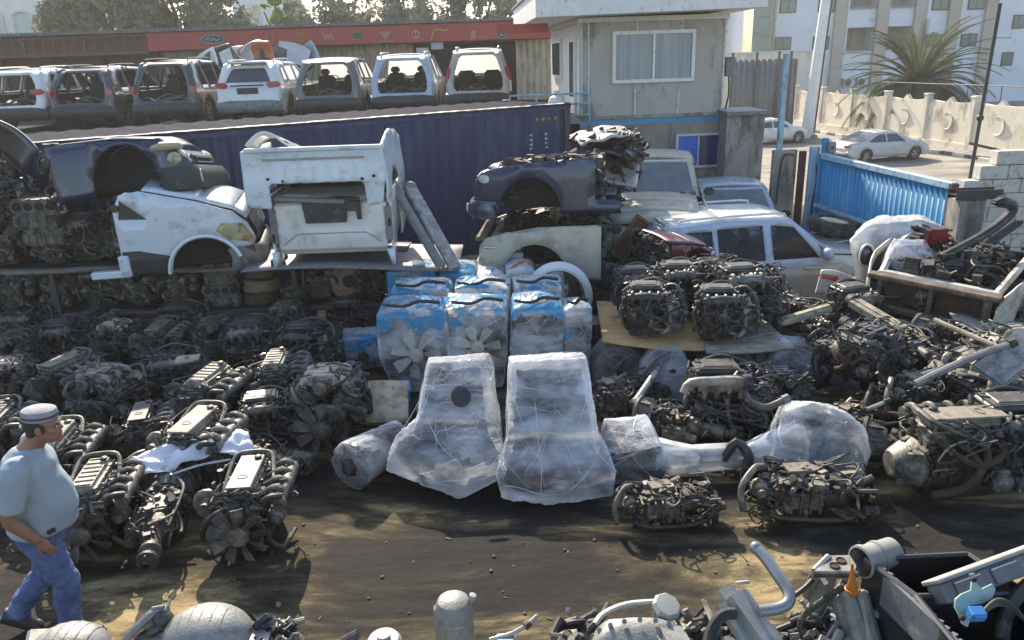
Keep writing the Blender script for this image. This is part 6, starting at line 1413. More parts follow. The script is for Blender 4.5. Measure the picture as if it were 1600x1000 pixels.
def wrapped(name, lab, cat, loc, rz, pts, fm, seed=1, group=None, fan=None, core=True, jitter=.03, amp=.014, extra=None, sc=1.0):
    r = random.Random(seed); t = thing(name, lab, cat, loc, rz, group, scale=sc)
    P = jit(r, pts, jitter); b = MB(); film_skin(b, P, amp, seed); film_folds(b, seed, 40, .003)
    lo = [min(p[k] for p in P) for k in range(3)]; hi = [max(p[k] for p in P) for k in range(3)]; c = V([(lo[k] + hi[k]) / 2 for k in range(3)])
    b.build('plastic_film', (fm, F_fold), t, 60)
    if core:
        g = MB(); g.hull([c + (p - c) * .90 for p in P], sub=3, amp=.035, fr=9, seed=seed)
        w_ = [(hi[k] - lo[k]) * .36 for k in range(3)]
        g.build('machinery', M_coreg, t, 25)
    if fan:
        c_, rad, n_ = fan; g = MB(); fan_blades(g, c_, rad, n_, rad * .3); g.build('fan', M_fanw, t)
    if extra: extra(t)
    return t
M_coreg = PM('greasy_machinery', (.02, .021, .024), (.075, .08, .085), .6, metal=.3, scale=11, dirt=(.02, .018, .016), damt=.5, dscale=14, bump=.6, bscale=22)
def box_pts(w_, d_, h, b0=.75):
    return [(sx * w_ / 2 * b0, sy * d_ / 2 * b0, .03) for sx in (-1, 1) for sy in (-1, 1)] + [(sx * w_ / 2, sy * d_ / 2, h * .45) for sx in (-1, 1) for sy in (-1, 1)] + [(sx * w_ / 2 * .98, sy * d_ / 2 * .95, h * .92) for sx in (-1, 1) for sy in (-1, 1)] + [(0, 0, h), (w_ * .2, -d_ * .2, h * .99)]
G_w = 'film wrapped engines packed in a block'
def blk(u0, u1, y, h, lab, fm, seed, fan=None, d_=.66, z=0, tape=True):
    x0, x1 = at(u0, 540, y=y).x, at(u1, 540, y=y).x; w_ = (x1 - x0)
    def ex(t):
        if tape:
            b = MB(); r = random.Random(seed); y_ = -d_ * .4
            b.tube([(-w_ * .42, y_, h * 1.0), (-w_ * .1, y_ - .03, h * .985), (w_ * .12, y_ - .02, h * 1.03), (w_ * .42, y_, h * 1.0)], .014, 5, 3, flat=2.2); b.build('strap', M_blk, t)
    return wrapped('wrapped_engine', lab, 'wrapped engine', ((x0 + x1) / 2, y + d_ / 2, z), 0, box_pts(w_ * 1.02, d_, h), fm, seed, G_w, fan, extra=ex)
Yb = 8.45
blk(594, 699, Yb, 1.18, 'wrapped engine with pale fan and blue top at the outer front corner of the block', F_blue, 11, ((0.02, -.33, .56), .30, 7))
blk(701, 796, Yb + .05, 1.17, 'wrapped engine with pale fan in mid front of the wrapped block', F_blue, 12, ((-.02, -.33, .62), .28, 7))
blk(799, 882, Yb + .02, 1.17, 'wrapped engine with big blue patch and dark hole, front of block beside the narrow one', F_blue, 13, None)
blk(884, 922, Yb + .1, 1.12, 'narrow wrapped engine at the front corner by the plywood', F_blue, 14, None, d_=.5)
for i, (a, c, lab, fm) in enumerate(((617, 708, 'wrapped engine, second row, above the fan of the outer corner one', F_white), (712, 800, 'wrapped engine, second row middle, white top with blue edge', F_white), (804, 880, 'wrapped engine, second row, white bag below the orange tied ones', F_white))): blk(a, c, Yb + .86, 1.17, lab, fm, 21 + i)
for i, (a, c, h, lab, fm) in enumerate(((614, 688, 1.25, 'blue bagged engine at the rear corner of the block under the leaning rails', F_blue2), (690, 746, 1.2, 'blue and clear bagged engine at the rear beneath the container', F_blue2), (748, 792, 1.12, 'small white and blue bundle in the rear row of the block', F_white), (794, 838, 1.2, 'white bundle with orange band, rear row of the block', F_white), (838, 884, 1.12, 'white bundle with orange band nearest the loose tyre', F_white))):
    t = blk(a, c, Yb + 1.62, h, lab, fm, 31 + i, tape=False)
    if i > 2: b = MB(); b.tube([(-.2, -.25, h * .86), (0, -.22, h * 1.0), (.2, -.05, h * .92)], .03, 6, 3, flat=.5); b.build('orange_band', M_or, t)
t = wrapped('wrapped_engine', 'teal blue bagged engine standing alone in the shade left of the wrapped block', 'wrapped engine', at(572, 580, z=.0) + V((0, .2, 0)), .2, box_pts(.62, .5, .52), F_blue2, 41)
# the big wrapped ones in front
def big(lab, loc, rz, skins, cores, seed, fm, ex=None):
    t = thing('wrapped_gearbox', lab, 'wrapped gearbox', loc, rz, 'large film wrapped gearboxes'); r = random.Random(seed)
    b = MB()
    film_skin(b, [jit(r, P, .012) for P in skins], .03, seed, .018)
    film_folds(b, seed, 150, .0036); b.build('plastic_film', (fm, F_fold), t, 60)
    g = MB()
    for P in cores: g.hull(P, sub=3, amp=.03, fr=8, seed=seed)
    g.build('machinery', M_coreg, t, 25)
    g = MB(); c = V((0, .55, .40))
    for i in range(16):
        p = V((r.uniform(-.28, .28), r.uniform(.15, 1.0), 0)); p.z = .22 + p.y * .58 - r.uniform(.06, .16); g.box(p, (r.uniform(.06, .22), r.uniform(.06, .2), .1), rot=(-.5, r.uniform(-.3, .3), r.uniform(-.5, .5)), bev=.01)
    g.build('castings', M_cvA, t)
    if ex: ex(t); t.scale = (1.14, 1, 1.02)
    return t
def hole(t):
    b = MB(); b.lathe([(0, .0), (.09, 0), (.11, .012), (.0, .02)], 18, Matrix.Translation((.06, .56, .80)) @ Euler((R(40), 0, .1)).to_matrix().to_4x4(), caps=False, sx=.75); b.build('film_tear', M_blk, t)
def frus(w0, w1, y0, y1, z0, z1, zb=.05): return [(-w0, y0, zb), (w0, y0, zb), (-w0, y0, z0), (w0, y0, z0), (-w1, y1, z1), (w1, y1, z1), (-w1, y1, zb), (w1, y1, zb)]
big('big clear wrapped box shaped gearbox with bluish front, tallest of the front bundles', (.35, 5.98, 0), 0,
    [[(-.41, .34, .60), (.40, .34, .58), (-.385, .95, 1.05), (.355, .95, 1.07), (-.40, 1.22, 1.0), (.36, 1.22, 1.02), (-.44, 1.2, .05), (.42, 1.2, .05), (-.46, .3, .1), (.46, .3, .1)],
     [(-.50, .0, .10), (.50, .02, .08), (-.545, .06, .33), (.55, .08, .32), (-.49, .2, .44), (.50, .2, .42), (-.42, .42, .60), (.42, .42, .58), (-.5, .7, .05), (.5, .7, .05), (-.1, -.03, .05), (.2, .0, .2)]],
    [frus(.36, .32, .42, 1.05, .50, .92), [(-.46, .1, .1), (.46, .1, .1), (-.46, .12, .28), (.46, .14, .28), (-.36, .4, .46), (.36, .4, .46), (-.4, .6, .1), (.4, .6, .1)]], 51, F_dense)
big('clear wrapped gearbox with a dark torn hole and pointed dark underside', (-.56, 6.10, 0), .03,
    [[(-.30, .45, .66), (.28, .40, .62), (-.22, .95, 1.0), (.28, .95, 1.03), (-.24, 1.2, .98), (.33, 1.2, 1.0), (-.36, 1.15, .05), (.4, 1.15, .05), (-.42, .4, .2), (.40, .36, .2)],
     [(.04, -.02, .06), (-.58, .28, .24), (-.54, .30, .40), (-.5, .45, .52), (.44, .10, .22), (.42, .26, .40), (-.30, .52, .66), (.30, .5, .64), (-.15, .10, .40), (.12, .06, .38), (-.4, .7, .05), (.4, .7, .05)]],
    [frus(.26, .22, .5, 1.05, .55, .88), [(.02, .08, .1), (-.40, .32, .26), (-.36, .34, .34), (.36, .18, .22), (.34, .3, .34), (-.25, .5, .52), (.25, .5, .52), (-.3, .6, .1), (.3, .6, .1)]], 52, F_clear, hole)
ring = lambda c, r_, ax, n=10: [V(c) + V((r_ * math.cos(2 * PI * k / n) * (1 if ax == 'y' else 0), r_ * math.cos(2 * PI * k / n) * (1 if ax == 'x' else 0), r_ * math.sin(2 * PI * k / n))) for k in range(n)]
p = at(548, 775, z=.0)
def dk(t): b = MB(); b.lathe([(0, 0), (.19, 0), (.20, .05), (.1, .09), (.06, .14)], 18, Matrix.Translation((0, .03, .25)) @ Matrix.Rotation(R(90), 4, 'X') @ Matrix.Translation((0, 0, -.06)), caps=False); b.build('bell_housing', M_iron, t)
wrapped('wrapped_gearbox', 'small wrapped gearbox with dark shiny round end lying beside the torn one', 'wrapped gearbox', (p.x, p.y + .1, 0), -.55, ring((0, 0, .25), .24, 'y') + ring((0, .34, .25), .20, 'y') + ring((.02, .72, .30), .13, 'y'), F_clear, 53, 'large film wrapped gearboxes', jitter=.012, extra=dk)
# long wrapped pair joined by a tube
p = at(990, 760, z=0); t = wrapped('wrapped_drivetrain', 'long wrapped drivetrain, two bulky ends joined by a thin wrapped tube', 'wrapped drivetrain', (p.x, p.y + .15, 0), .02,
    [(-.26, -.2, .06), (.26, -.22, .05), (-.28, -.2, .35), (.22, -.2, .42), (-.22, .3, .5), (.2, .3, .52), (.36, -.1, .18), (.3, .3, .05), (-.3, .3, .05)], F_clear, 55, jitter=.02)
xr = at(1285, 760, z=0).x - p.x
b = MB(); b.hull(jit(random.Random(3), ring((.2, 0, .22), .2, 'x') + ring((.62, 0, .18), .13, 'x'), .01), sub=2, amp=.01, fr=6); b.hull(jit(random.Random(4), ring((.5, 0, .17), .13, 'x') + ring((1.3, 0, .2), .12, 'x'), .015), sub=2, amp=.012, fr=7); b.hull(jit(random.Random(4), ring((1.1, 0, .2), .12, 'x') + ring((1.6, 0, .28), .25, 'x'), .01), sub=2, amp=.012, fr=7); b.build('film_tube', F_dense, t, 28)
b = MB(); b.tube([(.1, 0, .2), (xr, 0, .22)], .07, 8, 0); b.build('shaft', M_iron, t)
b = MB(); film_skin(b, jit(random.Random(8), [(xr - .38, -.26, .05), (xr + .36, -.26, .04), (xr + .42, -.26, .30), (xr + .40, -.2, .52), (xr + .25, -.1, .66), (xr - .05, .0, .74), (xr - .28, .05, .62), (xr - .46, -.2, .2), (xr - .4, .35, .05), (xr + .4, .35, .05), (xr + .3, .35, .5), (xr - .2, .35, .6)], .015), .02, 2); b.build('plastic_film', F_clear, t, 28)
b = MB(); b.hull([(xr - .3, -.18, .08), (xr + .3, -.18, .08), (xr + .3, -.15, .45), (xr + .15, .0, .58), (xr - .1, .05, .62), (xr - .3, -.1, .3), (xr - .3, .25, .08), (xr + .3, .25, .08), (xr + .2, .25, .45)], sub=3, amp=.04, fr=8); b.build('machinery', M_coreg, t)
b = MB(); b.tube([(.85, -.08, .2), (.98, -.05, .36), (1.08, -.12, .24), (1.02, -.16, .1)], .05, 7, 3); b.build('black_clamp', M_blk, t)
# bundles under and behind the plywood
for i, (u, v, w_, d_, h, fm, lab) in enumerate(((965, 600, .62, .5, .50, F_thin, 'dark bundle in thin film below the plywood sheet'), (1045, 628, .62, .5, .62, F_dense, 'tightly wrapped white bundle with a pale pipe end below the plywood'), (1135, 612, .60, .45, .58, F_clear, 'cloudy wrapped bundle under the gap of the two plywood sheets'), (1240, 622, .68, .5, .66, F_clear, 'bluish wrapped gearbox with round dark end under the grey plywood'), (1338, 618, .70, .55, .62, F_dense, 'white domed wrapped bundle beside the loose axle beams'))):
    p = at(u, v, z=.0); wrapped('wrapped_bundle', lab, 'wrapped part', (p.x, p.y + .2, 0), 0, [(sx * w_ * .5, sy * d_ * .5, .03) for sx in (-1, 1) for sy in (-1, 1)] + [(sx * w_ * .46, sy * d_ * .45, h * .62) for sx in (-1, 1) for sy in (-1, 1)] + [(sx * w_ * .24, sy * d_ * .25, h) for sx in (-1, 1) for sy in (-1, 1)], fm, 61 + i, 'wrapped bundles around the plywood')
p = at(1012, 600, z=.4); t = thing('exhaust_pipe', 'pale grey straight pipe sticking out of the tight white bundle', 'pipe', (p.x, p.y, .42)); b = MB(); b.tube([(-.18, -.26, -.12), (.02, -.05, .04), (.16, .2, .1)], .042, 12, 3, caps=False); b.tube([(-.18, -.26, -.12), (.02, -.05, .04)], .034, 12, 0); b.build('tube', M_alu, t); b = MB(); b.tube([(-.20, -.29, -.135), (-.17, -.24, -.11)], .052, 12, 0, caps=False); b.build('collar', M_grey, t)
# plywood sheets
M_ply = PM('plywood', (.56, .37, .16), (.48, .31, .13), .8, dirt=(.3, .2, .1), damt=.3, stretch=(.4, 2, 2)); M_ply2 = PM('weathered_plywood', (.46, .39, .28), (.33, .29, .22), .85, dirt=(.16, .14, .11), damt=.45, stretch=(.6, 2, 2))
def sheet(name, lab, corners, m, th=.025):
    t = thing(name, lab, 'plywood', (0, 0, 0)); b = MB(); b.grid(lambda a, w_: V(corners[0]).lerp(V(corners[1]), a).lerp(V(corners[3]).lerp(V(corners[2]), a), w_) - V((0, 0, .03 * math.sin(PI * a))), 10, 4); b.build('board', m, t, solid=th); return t
q = [at(942, 532, z=.66), at(1102, 546, z=.64), at(1120, 470, z=.70), at(932, 470, z=.72)]; sheet('plywood_sheet', 'orange tan plywood sheet under the black engines', q, M_ply)
q = [at(1104, 553, z=.62), at(1242, 545, z=.62), at(1190, 498, z=.66), at(1085, 498, z=.66)]; sheet('plywood_sheet', 'weathered grey plywood sheet at the end of the black engines', q, M_ply2)
for px, py in ((950, 560), (1090, 565), (1190, 560)):
    p = at(px, py, z=.3); t = thing('pallet_block', 'rough timber block propping the plywood near %s' % {950: 'the narrow wrapped engine', 1090: 'the middle joint', 1190: 'the bluish bundle'}[px], 'timber', (p.x, p.y + .55, 0)); b = MB(); b.box((0, 0, .3), (.16, .3, .6), bev=.01); b.build('block', M_wood, t); b = MB(); b.box((0, 0, .61), (.3, .34, .02)); b.build('shim', M_plank, t)
# ------------------------------------------------------------------ rows of engines
E_A = lambda s: make_inline('x', M_cvA, s)
PR = {}
def proto(k):
    if k not in PR:
        PR[k] = {'A': lambda: make_inline('x', M_cvA, 1), 'A2': lambda: make_inline('x', M_cvB, 12, turbo=False), 'A3': lambda: make_inline('x', M_cvA, 31, plate=False, turbo=False), 'B': lambda: make_inline('x', M_cvB, 2, plate=False, hoop=False), 'BN': lambda: make_inline('x', M_cvB, 23, fan=False, plate=True, hoop=True), 'AN': lambda: make_inline('x', M_cvC, 24, fan=False, hoop=False, gearbox=True),
                 'V': lambda: make_vee('x', M_cvD, 3), 'VB': lambda: make_vee('x', M_cvC, 4, fan=0, plen=False), 'VN': lambda: make_vee('x', M_cvA, 5, fan=0), 'T': lambda: make_transverse('x', 7), 'T2': lambda: make_transverse('x', 8, M_cvC, hand=False, loops=False), 'T3': lambda: make_transverse('x', 10, M_cvB, hand=False, loops=False, top=False),
                 'G': lambda: make_gearbox('x', 5), 'G2': lambda: make_gearbox('x', 6), 'D': lambda: make_tangle('x', 7), 'D2': lambda: make_tangle('x', 9), 'H': lambda: make_head('x', 8)}[k]()
        PR[k]['used'] = 0
    return PR[k]
def put(k, u, v, rz, lab, grp, z=0.0, sc=1.0, y=None, tilt=(0, 0), off=(0, 0)):
    if y is not None and not v: v = 455 if z < 1 else (375 if z < 1.5 else 310)
    p = at(u, v, y=y) if y is not None else at(u, v, z=z)
    if y is not None: p.z = z
    p.x += off[0]; p.y += off[1]
    o = proto(k); rot = (R(tilt[0]), R(tilt[1]), R(rz))
    if not o['used']:
        o['used'] = 1; o.location = p; o.rotation_euler = rot; o.scale = (sc,) * 3; tag(o, lab, None, grp); return o
    return dup(o, lab, grp, p, rot, sc)
GL = 'engines standing in rows on the oily ground'; GS = 'engines on the plank rack'; GP = 'black engines on the plywood'; GR = 'engines and gearboxes heaped by the gate'
# near rows
put('A', 402, 838, 4, 'silver topped engine with big fan, nearest the open ground', GL, sc=0.93)
put('A3', 165, 838, 10, 'silver topped engine with fan just past the walking man', GL, sc=0.92)
put('G', 262, 838, 14, 'dark gearbox with round flange between two fan engines in the nearest row', GL, sc=0.99)
put('BN', 322, 752, -8, 'engine with long pale valve cover beside the crumpled white sheet', GL, sc=0.99)
put('A2', 108, 770, 8, 'engine with pale cover and arched pipe behind the man', GL, sc=0.93)
put('G2', 250, 790, 40, 'gearbox with bluish dusty case in front of the long pale cover', GL, sc=0.88)
put('V', 522, 685, 2, 'engine with pinkish ribbed top and dark fan beside the cardboard sheet', GL, sc=1.10)
put('T2', 430, 690, 12, 'black topped engine in front of the beige capped tall one', GL, sc=0.75)
put('B', 440, 640, 6, 'tall engine with dusty beige cap behind the black topped one', GL, sc=0.97)
put('B', 338, 668, -10, 'beige topped engine with fan frame, middle of the third row', GL, sc=0.99)
put('VN', 182, 672, -14, 'shiny silver topped engine with small fan guard behind the mans cap', GL, sc=1.02)
put('A2', 118, 632, -20, 'engine with tilted pale cover and bent hose, fourth row near the frame edge', GL, sc=0.88)
put('T3', 284, 622, 20, 'bluish grey engine with a yellow plate on top', GL, sc=0.84)
p = at(292, 562, z=.72); t = thing('cover_plate', 'small yellowish flat cover plate lying on the bluish engine', 'plate', p, .4); b = MB(); b.prism([(-.14, -.1), (.12, -.12), (.15, .08), (-.1, .12)], .02); b.build('plate', M_cvB, t); b = MB(); b.cyl((0, 0, .02), (0, 0, .03), .03); b.build('boss', M_cvA, t)
put('T', 492, 582, -6, 'black engine with sunlit pale pipes, last row before the teal bag', GL, sc=0.90)
put('T2', 408, 572, 8, 'engine with a loop of grey hose and shaded silver pipe', GL, sc=0.88)
put('A3', 14, 722, 10, 'engine with pale cover cut by the frame edge, behind the mans shoulder', GL, sc=.88)
put('V', 24, 640, 20, 'dark engine with curved pipe at the frame edge above the man', GL, sc=.88)
put('AN', 235, 715, 15, 'black covered engine low between the silver and pale covers', GL, sc=0.79)
put('G2', 408, 735, 60, 'dark gearbox wedged behind the nearest silver topped engine', GL, sc=0.75)
put('D', 244, 672, 0, 'flat running gear with parallel bars in the third row gap', GL, sc=0.66)
put('VB', 40, 590, 0, 'shaded engine in the back rows by the frame edge', GL, sc=0.88); put('T2', 118, 568, 12, 'bluish shaded engine with a bracket, in the back rows', GL, sc=0.84)
put('V', 192, 568, -8, 'shaded engine with round pipe, back row centre', GL, sc=0.84); put('A', 262, 572, 0, 'shaded engine with a seven blade fan facing out under the rack', GL, sc=0.88)
put('VB', 345, 568, 10, 'shaded dark engine between the fan engine and the grey hose loop', GL, sc=0.88)
put('T3', 60, 548, 5, 'dim engine hard against the rack at the frame edge', GL, sc=.88); put('AN', 155, 548, -5, 'dim black covered engine hard against the rack', GL, sc=.88); put('T', 300, 545, 5, 'dim engine under the middle of the rack edge', GL, sc=.88)
put('VN', 455, 540, 0, 'dim engine under the pickup beds, pale runner visible', GL, sc=.88); put('G', 545, 560, 30, 'dim gearbox next to the teal bag under the rack end', GL, sc=.88); put('T2', 560, 520, 0, 'dim engine at the rack end behind the teal bag', GL, sc=.88)
put('D2', 60, 690, 30, 'tangle of pipes between the edge engines behind the man', GL, sc=0.62)
put('G', 20, 800, 0, 'dark gearbox hidden low behind the walking man', GL, sc=.88)
put('H', 380, 640, 30, 'loose cylinder head between the two beige topped engines', GL, sc=0.79); put('H', 470, 735, -20, 'loose cylinder head at the edge of the near rows', GL, sc=0.70)
# white sheet over one engine
p = at(300, 712, z=.45); t = thing('plastic_sheet', 'crumpled white plastic sheet draped between engine covers', 'plastic sheet', p, .5)
b = MB(); b.grid(lambda a, w_: V(((a - .5) * 1.05, (w_ - .5) * .42, .14 - .35 * abs(w_ - .5) ** 2 - .3 * (abs(a - .5) ** 2) + .07 * noise.noise(V((a * 5, w_ * 4, 0))) + .03 * noise.noise(V((a * 14, w_ * 11, 3))))), 40, 20); b.build('sheet', PM('white_plastic_sheet', (.72, .72, .75), (.62, .62, .66), .4, dirt=(.4, .38, .36), damt=.2), t, 60, solid=.004)
b = MB(); b.tube([(-.35, -.21, -.05), (0, -.23, .0), (.3, -.21, -.03)], .012, 5, 3); b.build('hem', M_white, t)
# rack, lower tier
ys = 10.95
for i, (k, u, rz, sc, lab) in enumerate((('BN', 38, 0, .82, 'engine with round studded housing, outer end of the lower shelf'), ('VB', 104, 0, .8, 'second engine from the outer end of the lower shelf'), ('T2', 168, 10, .78, 'dark engine under the pale sill of the van nose, lower shelf'), ('VN', 228, 0, .78, 'dark engine under the van wheel arch, lower shelf'), ('AN', 290, 0, .78, 'engine with a pale square plate under the van bumper, lower shelf'), ('G2', 470, 10, .8, 'gearbox in the dark bay under the pickup tailgate'), ('VN', 508, 0, .8, 'engine left of the rusty disc on the lower shelf'), ('T3', 592, 0, .75, 'engine at the inner end of the lower shelf by the blue bags'))):
    put(k, u, 0, rz, lab, GS, z=.56, y=ys, sc=sc)
put('H', 350, 0, 0, 'silver grey cylinder head standing on the lower shelf', GS, z=.56, y=ys - .2, sc=1.25); put('H', 352, 0, 4, 'upper cylinder head stacked on the silver grey one', GS, z=.90, y=ys - .2, sc=1.15)
p = at(412, 480, y=10.85)
for k in range(3):
    t = thing('brake_drum', ('rusty brown drum at the bottom of the drum stack', 'tan drum in the middle of the drum stack', 'grey drum topping the drum stack')[k], 'brake drum', (p.x + .03 * k, 10.85, .57 + .19 * k), 0, 'drums stacked on the lower shelf'); b = MB(); b.lathe([(.1, .0), (.26, 0), (.28, .04), (.26, .08), (.25, .17), (.2, .18), (.12, .15), (.1, .15)], 20); b.build('drum', (M_rpipe, PM('tan_drum', (.22, .14, .08), (.14, .09, .05), .8), M_iron)[k], t); b = MB(); b.lathe([(0, .1), (.1, .1), (.1, .16), (.05, .2), (0, .2)], 14, caps=False); b.build('hub', M_iron, t)
p = at(546, 450, y=10.8); t = thing('rusty_disc', 'rusty brake disc standing on edge under the pickup bed', 'brake disc', (p.x, 10.8, .85), 0, rot=(R(90), 0, R(20))); b = MB(); b.lathe([(.09, 0), (.26, 0), (.27, .01), (.27, .025), (.09, .03)], 24, caps=False); b.build('disc', PM('orange_rust', (.22, .10, .045), (.30, .27, .2), .85, scale=3), t); b = MB(); b.lathe([(.0, .06), (.09, .06), (.1, 0)], 16, caps=False); b.build('hat', M_rpipe, t)
p = at(476, 440, y=10.7); t = thing('steel_prop', 'thin upright steel prop under the pickup beds', 'prop', (p.x, 10.62, .56)); b = MB(); b.tube([(0, 0, 0), (.02, 0, .66)], .025, 8, 0); b.build('shaft', M_darkm, t); b = MB(); b.box((0, 0, .01), (.12, .12, .016)); b.build('foot', M_darkm, t)
# rack, upper tier
for i, (k, u, rz, sc, lab) in enumerate((('VB', 18, 0, .95, 'engine with pulleys at the outer end of the upper shelf'), ('BN', 92, 6, .92, 'engine with a big pale round housing on the upper shelf'), ('T2', 150, -5, .9, 'engine with a pale dome beside the van nose on the upper shelf'), ('T3', 205, 0, .7, 'dark engine tucked behind the van sill on the upper shelf'))): put(k, u, 0, rz, lab, GS, z=1.22, y=11.05, sc=sc)
put('VB', -28, 0, 0, 'engine cut by the frame edge on the upper shelf', GS, z=1.22, y=11.0, sc=.95); put('T2', -22, 0, 0, 'engine cut by the frame edge on the lower shelf', GS, z=.56, y=10.95, sc=.85); put('VN', -12, 0, 20, 'engine cut by the frame edge, second layer of the upper shelf', GS, z=1.8, y=11.0, sc=.85)
put('H', 60, 0, 0, 'silver cylinder head with four dark ports stacked high on the shelf', GS, z=1.80, y=10.75, sc=1.55); put('H', 64, 0, 3, 'bare head block under the one with four clear ports', GS, z=1.55, y=10.8, sc=1.35)
put('T', 15, 0, 12, 'engine parts pile stacked on top at the outer end of the shelf', GS, z=1.80, y=11.1, sc=.9); put('VN', 15, 0, 0, 'topmost engine of the outer shelf end', GS, z=2.3, y=11.2, sc=.6)
p = at(20, 225, y=10.6); t = thing('door_skin', 'dark curved panel leaning out at the top corner of the shelf', 'car panel', (p.x - .15, 10.6, p.z), 0, rot=(.2, R(40), .3)); b = MB(); b.grid(lambda a, w_: ((a - .5) * .8, .1 * math.sin(a * 3), (w_ - .5) * .42 + .06 * math.sin(PI * a)), 10, 5); b.build('skin', P_char, t, solid=.03); b = MB(); b.tube([(-.38, -.03, -.2), (0, .02, -.17), (.38, -.03, -.18)], .02, 6, 3); b.build('seal', M_rub, t)
p = at(108, 270, y=10.7); t = thing('headlamp_unit', 'glossy black headlamp unit standing beside the navy front', 'headlamp', (p.x, 10.65, p.z), 0, rot=(0, R(12), 0)); b = MB(); b.ball((0, 0, 0), (.17, .15, .34), 16, 10, .15, 2); b.build('housing', PM('gloss_black', (.015, .015, .016), (.025, .025, .026), .12, spec=.8), t); b = MB(); b.ball((-.02, -.08, .16), (.10, .1, .12), 12, 8); b.build('lens', M_lensc, t)
p = at(95, 305, y=10.65); t = thing('pale_bracket', 'small pale upright bracket beside the four port head', 'bracket', (p.x, 10.6, p.z - .1), 0, rot=(0, R(-10), 0)); b = MB(); b.box((0, 0, 0), (.1, .05, .3), bev=.02); b.build('plate', M_alu, t); b = MB(); b.cyl((0, -.03, -.08), (0, -.06, -.08), .03); b.build('boss', M_iron, t)
# on the plywood
for k, u, v, rz, z, sc, lab in (('T', 1018, 522, -10, .68, .82, 'black engine with cable coil and pale exhaust at the orange plywood corner'), ('T', 1128, 528, -4, .68, .82, 'black engine with pale hand shaped exhaust, front middle of the plywood pile'), ('T2', 998, 490, 8, .70, .80, 'black capped engine behind the cable coil one'), ('T2', 1065, 488, 0, .70, .86, 'engine with sunlit black cap in the middle rear of the plywood pile'), ('T2', 1160, 502, 6, .68, .94, 'tall black engine with two curved caps next to the estate car'), ('VB', 1110, 478, 0, .70, .85, 'engine peeping over the tall two capped one')):
    put(k, u, v, rz, lab, GP, z=z, sc=sc)
put('G2', 935, 478, 70, 'dark gearbox lying by the loose tyre beyond the plywood', GP, z=.3, sc=1.0); put('D2', 960, 455, 10, 'tangled loom below the champagne front near the tyre', GP, z=.5, sc=.95); put('D', 940, 420, 30, 'brown loom heap under the navy front sill', GP, z=.7, sc=.8)
# in front of the plywood
put('T2', 1128, 672, -3, 'big black engine with silver pipe on top behind the long wrapped tube', GR, sc=1.0); put('D', 970, 645, 20, 'tangled black running gear beside the tallest front bundle', GR, sc=.95); put('G2', 1050, 690, 60, 'brownish gearbox lying below the big black engine', GR, sc=.9)
p = at(1118, 600, z=.86); t = thing('silver_intake_pipe', 'silver cast intake pipe lying across the big black engine', 'pipe', p, .05); b = MB(); b.tube([(-.32, -.04, -.06), (-.24, 0, .02), (0, 0, .03), (.2, 0, .02), (.28, -.02, .0)], [.035, .048, .045, .05, .04], 12, 3); b.build('pipe', M_cvA, t); b = MB(); b.cyl((.26, 0, 0), (.34, 0, 0), .075, .08, 16); b.build('flange', M_blk, t)
p = at(1175, 610, z=.7); t = thing('bent_hose', 'dusty black bent hose hanging off the big black engine', 'hose', p); b = MB(); b.tube([(-.1, 0, .08), (-.06, -.1, -.06), (.1, -.14, -.12), (.3, -.1, -.06)], .035, 9, 4); b.build('hose', M_hose, t); b = MB(); b.tube([(.27, -.1, -.07), (.33, -.09, -.05)], .045, 10, 0); b.build('cuff', M_grey, t)
put('D', 1045, 812, 4, 'low tangled running gear on the open ground, nearer the wrapped boxes', GR, sc=.80); put('D2', 1262, 800, -6, 'low tangled running gear with ribbed boot in front of the long wrapped drivetrain', GR, sc=.98)
t0 = thing('cloth_rag', 'brown oily rag on the ground before the big black engine', 'rag', at(1060, 672, z=.02)); b = MB(); b.grid(lambda a, w_: ((a - .5) * .9, (w_ - .5) * .4, .06 * abs(noise.noise(V((a * 5, w_ * 4, 1)))) + .01), 24, 12); b.build('cloth', PM('oily_cloth', (.10, .085, .07), (.06, .05, .04), .95), t0, solid=.005); b = MB(); b.tube([(-.4, -.18, .02), (0, -.2, .03), (.4, -.17, .02)], .012, 5, 3); b.build('fold', M_wood, t0)
# heap by the gate
for k, u, v, rz, z, sc, lab in (('A2', 1482, 765, 92, 0, 1.1, 'engine lying crosswise with a pale cover and silver pipe, front of the heap'), ('G', 1420, 745, 60, 0, 1.05, 'dark gearbox with pale cone beside the long wrapped drivetrain'), ('T2', 1570, 745, 0, 0, 1.05, 'dark engine at the frame edge in front of the cardboard box'), ('D2', 1420, 655, 10, .1, 1.0, 'sunlit dusty running gear behind the crosswise engine'), ('VN', 1500, 655, 30, .15, 1.0, 'dark engine under the crossing rods of the heap'), ('T3', 1390, 610, -20, .1, 1.0, 'dusty engine beside the white domed bundle'), ('G2', 1455, 600, 70, .3, 1.0, 'gearbox with ring pulley high in the heap'), ('D', 1530, 612, -20, .3, 1.0, 'loom tangle beneath the grey panel'), ('VB', 1300, 560, 0, .1, .9, 'black engine behind the grey plywood corner'), ('G', 1260, 520, 20, .35, .95, 'dark gearbox with striped case behind the grey plywood'), ('D2', 1245, 500, 30, .05, .7, 'dusty loom heap in front of the estate car door'), ('T2', 1330, 530, 12, .3, .95, 'black engine at the head of the axle beams'), ('G2', 1480, 560, 40, .5, .9, 'gearbox behind the axle beams'), ('V', 1540, 680, 10, .1, .95, 'dark engine below the cardboard box'), ('D', 1330, 680, 30, .05, .8, 'rusty running gear behind the long wrapped drivetrain'), ('VB', 1215, 655, 0, .0, .8, 'dark engine between the big black engine and wrapped drivetrain end'), ('D2', 1590, 640, 0, .2, .9, 'loom heap at the frame edge by the cardboard box')):
    put(k, u, v, rz, lab, GR, z=z, sc=sc)
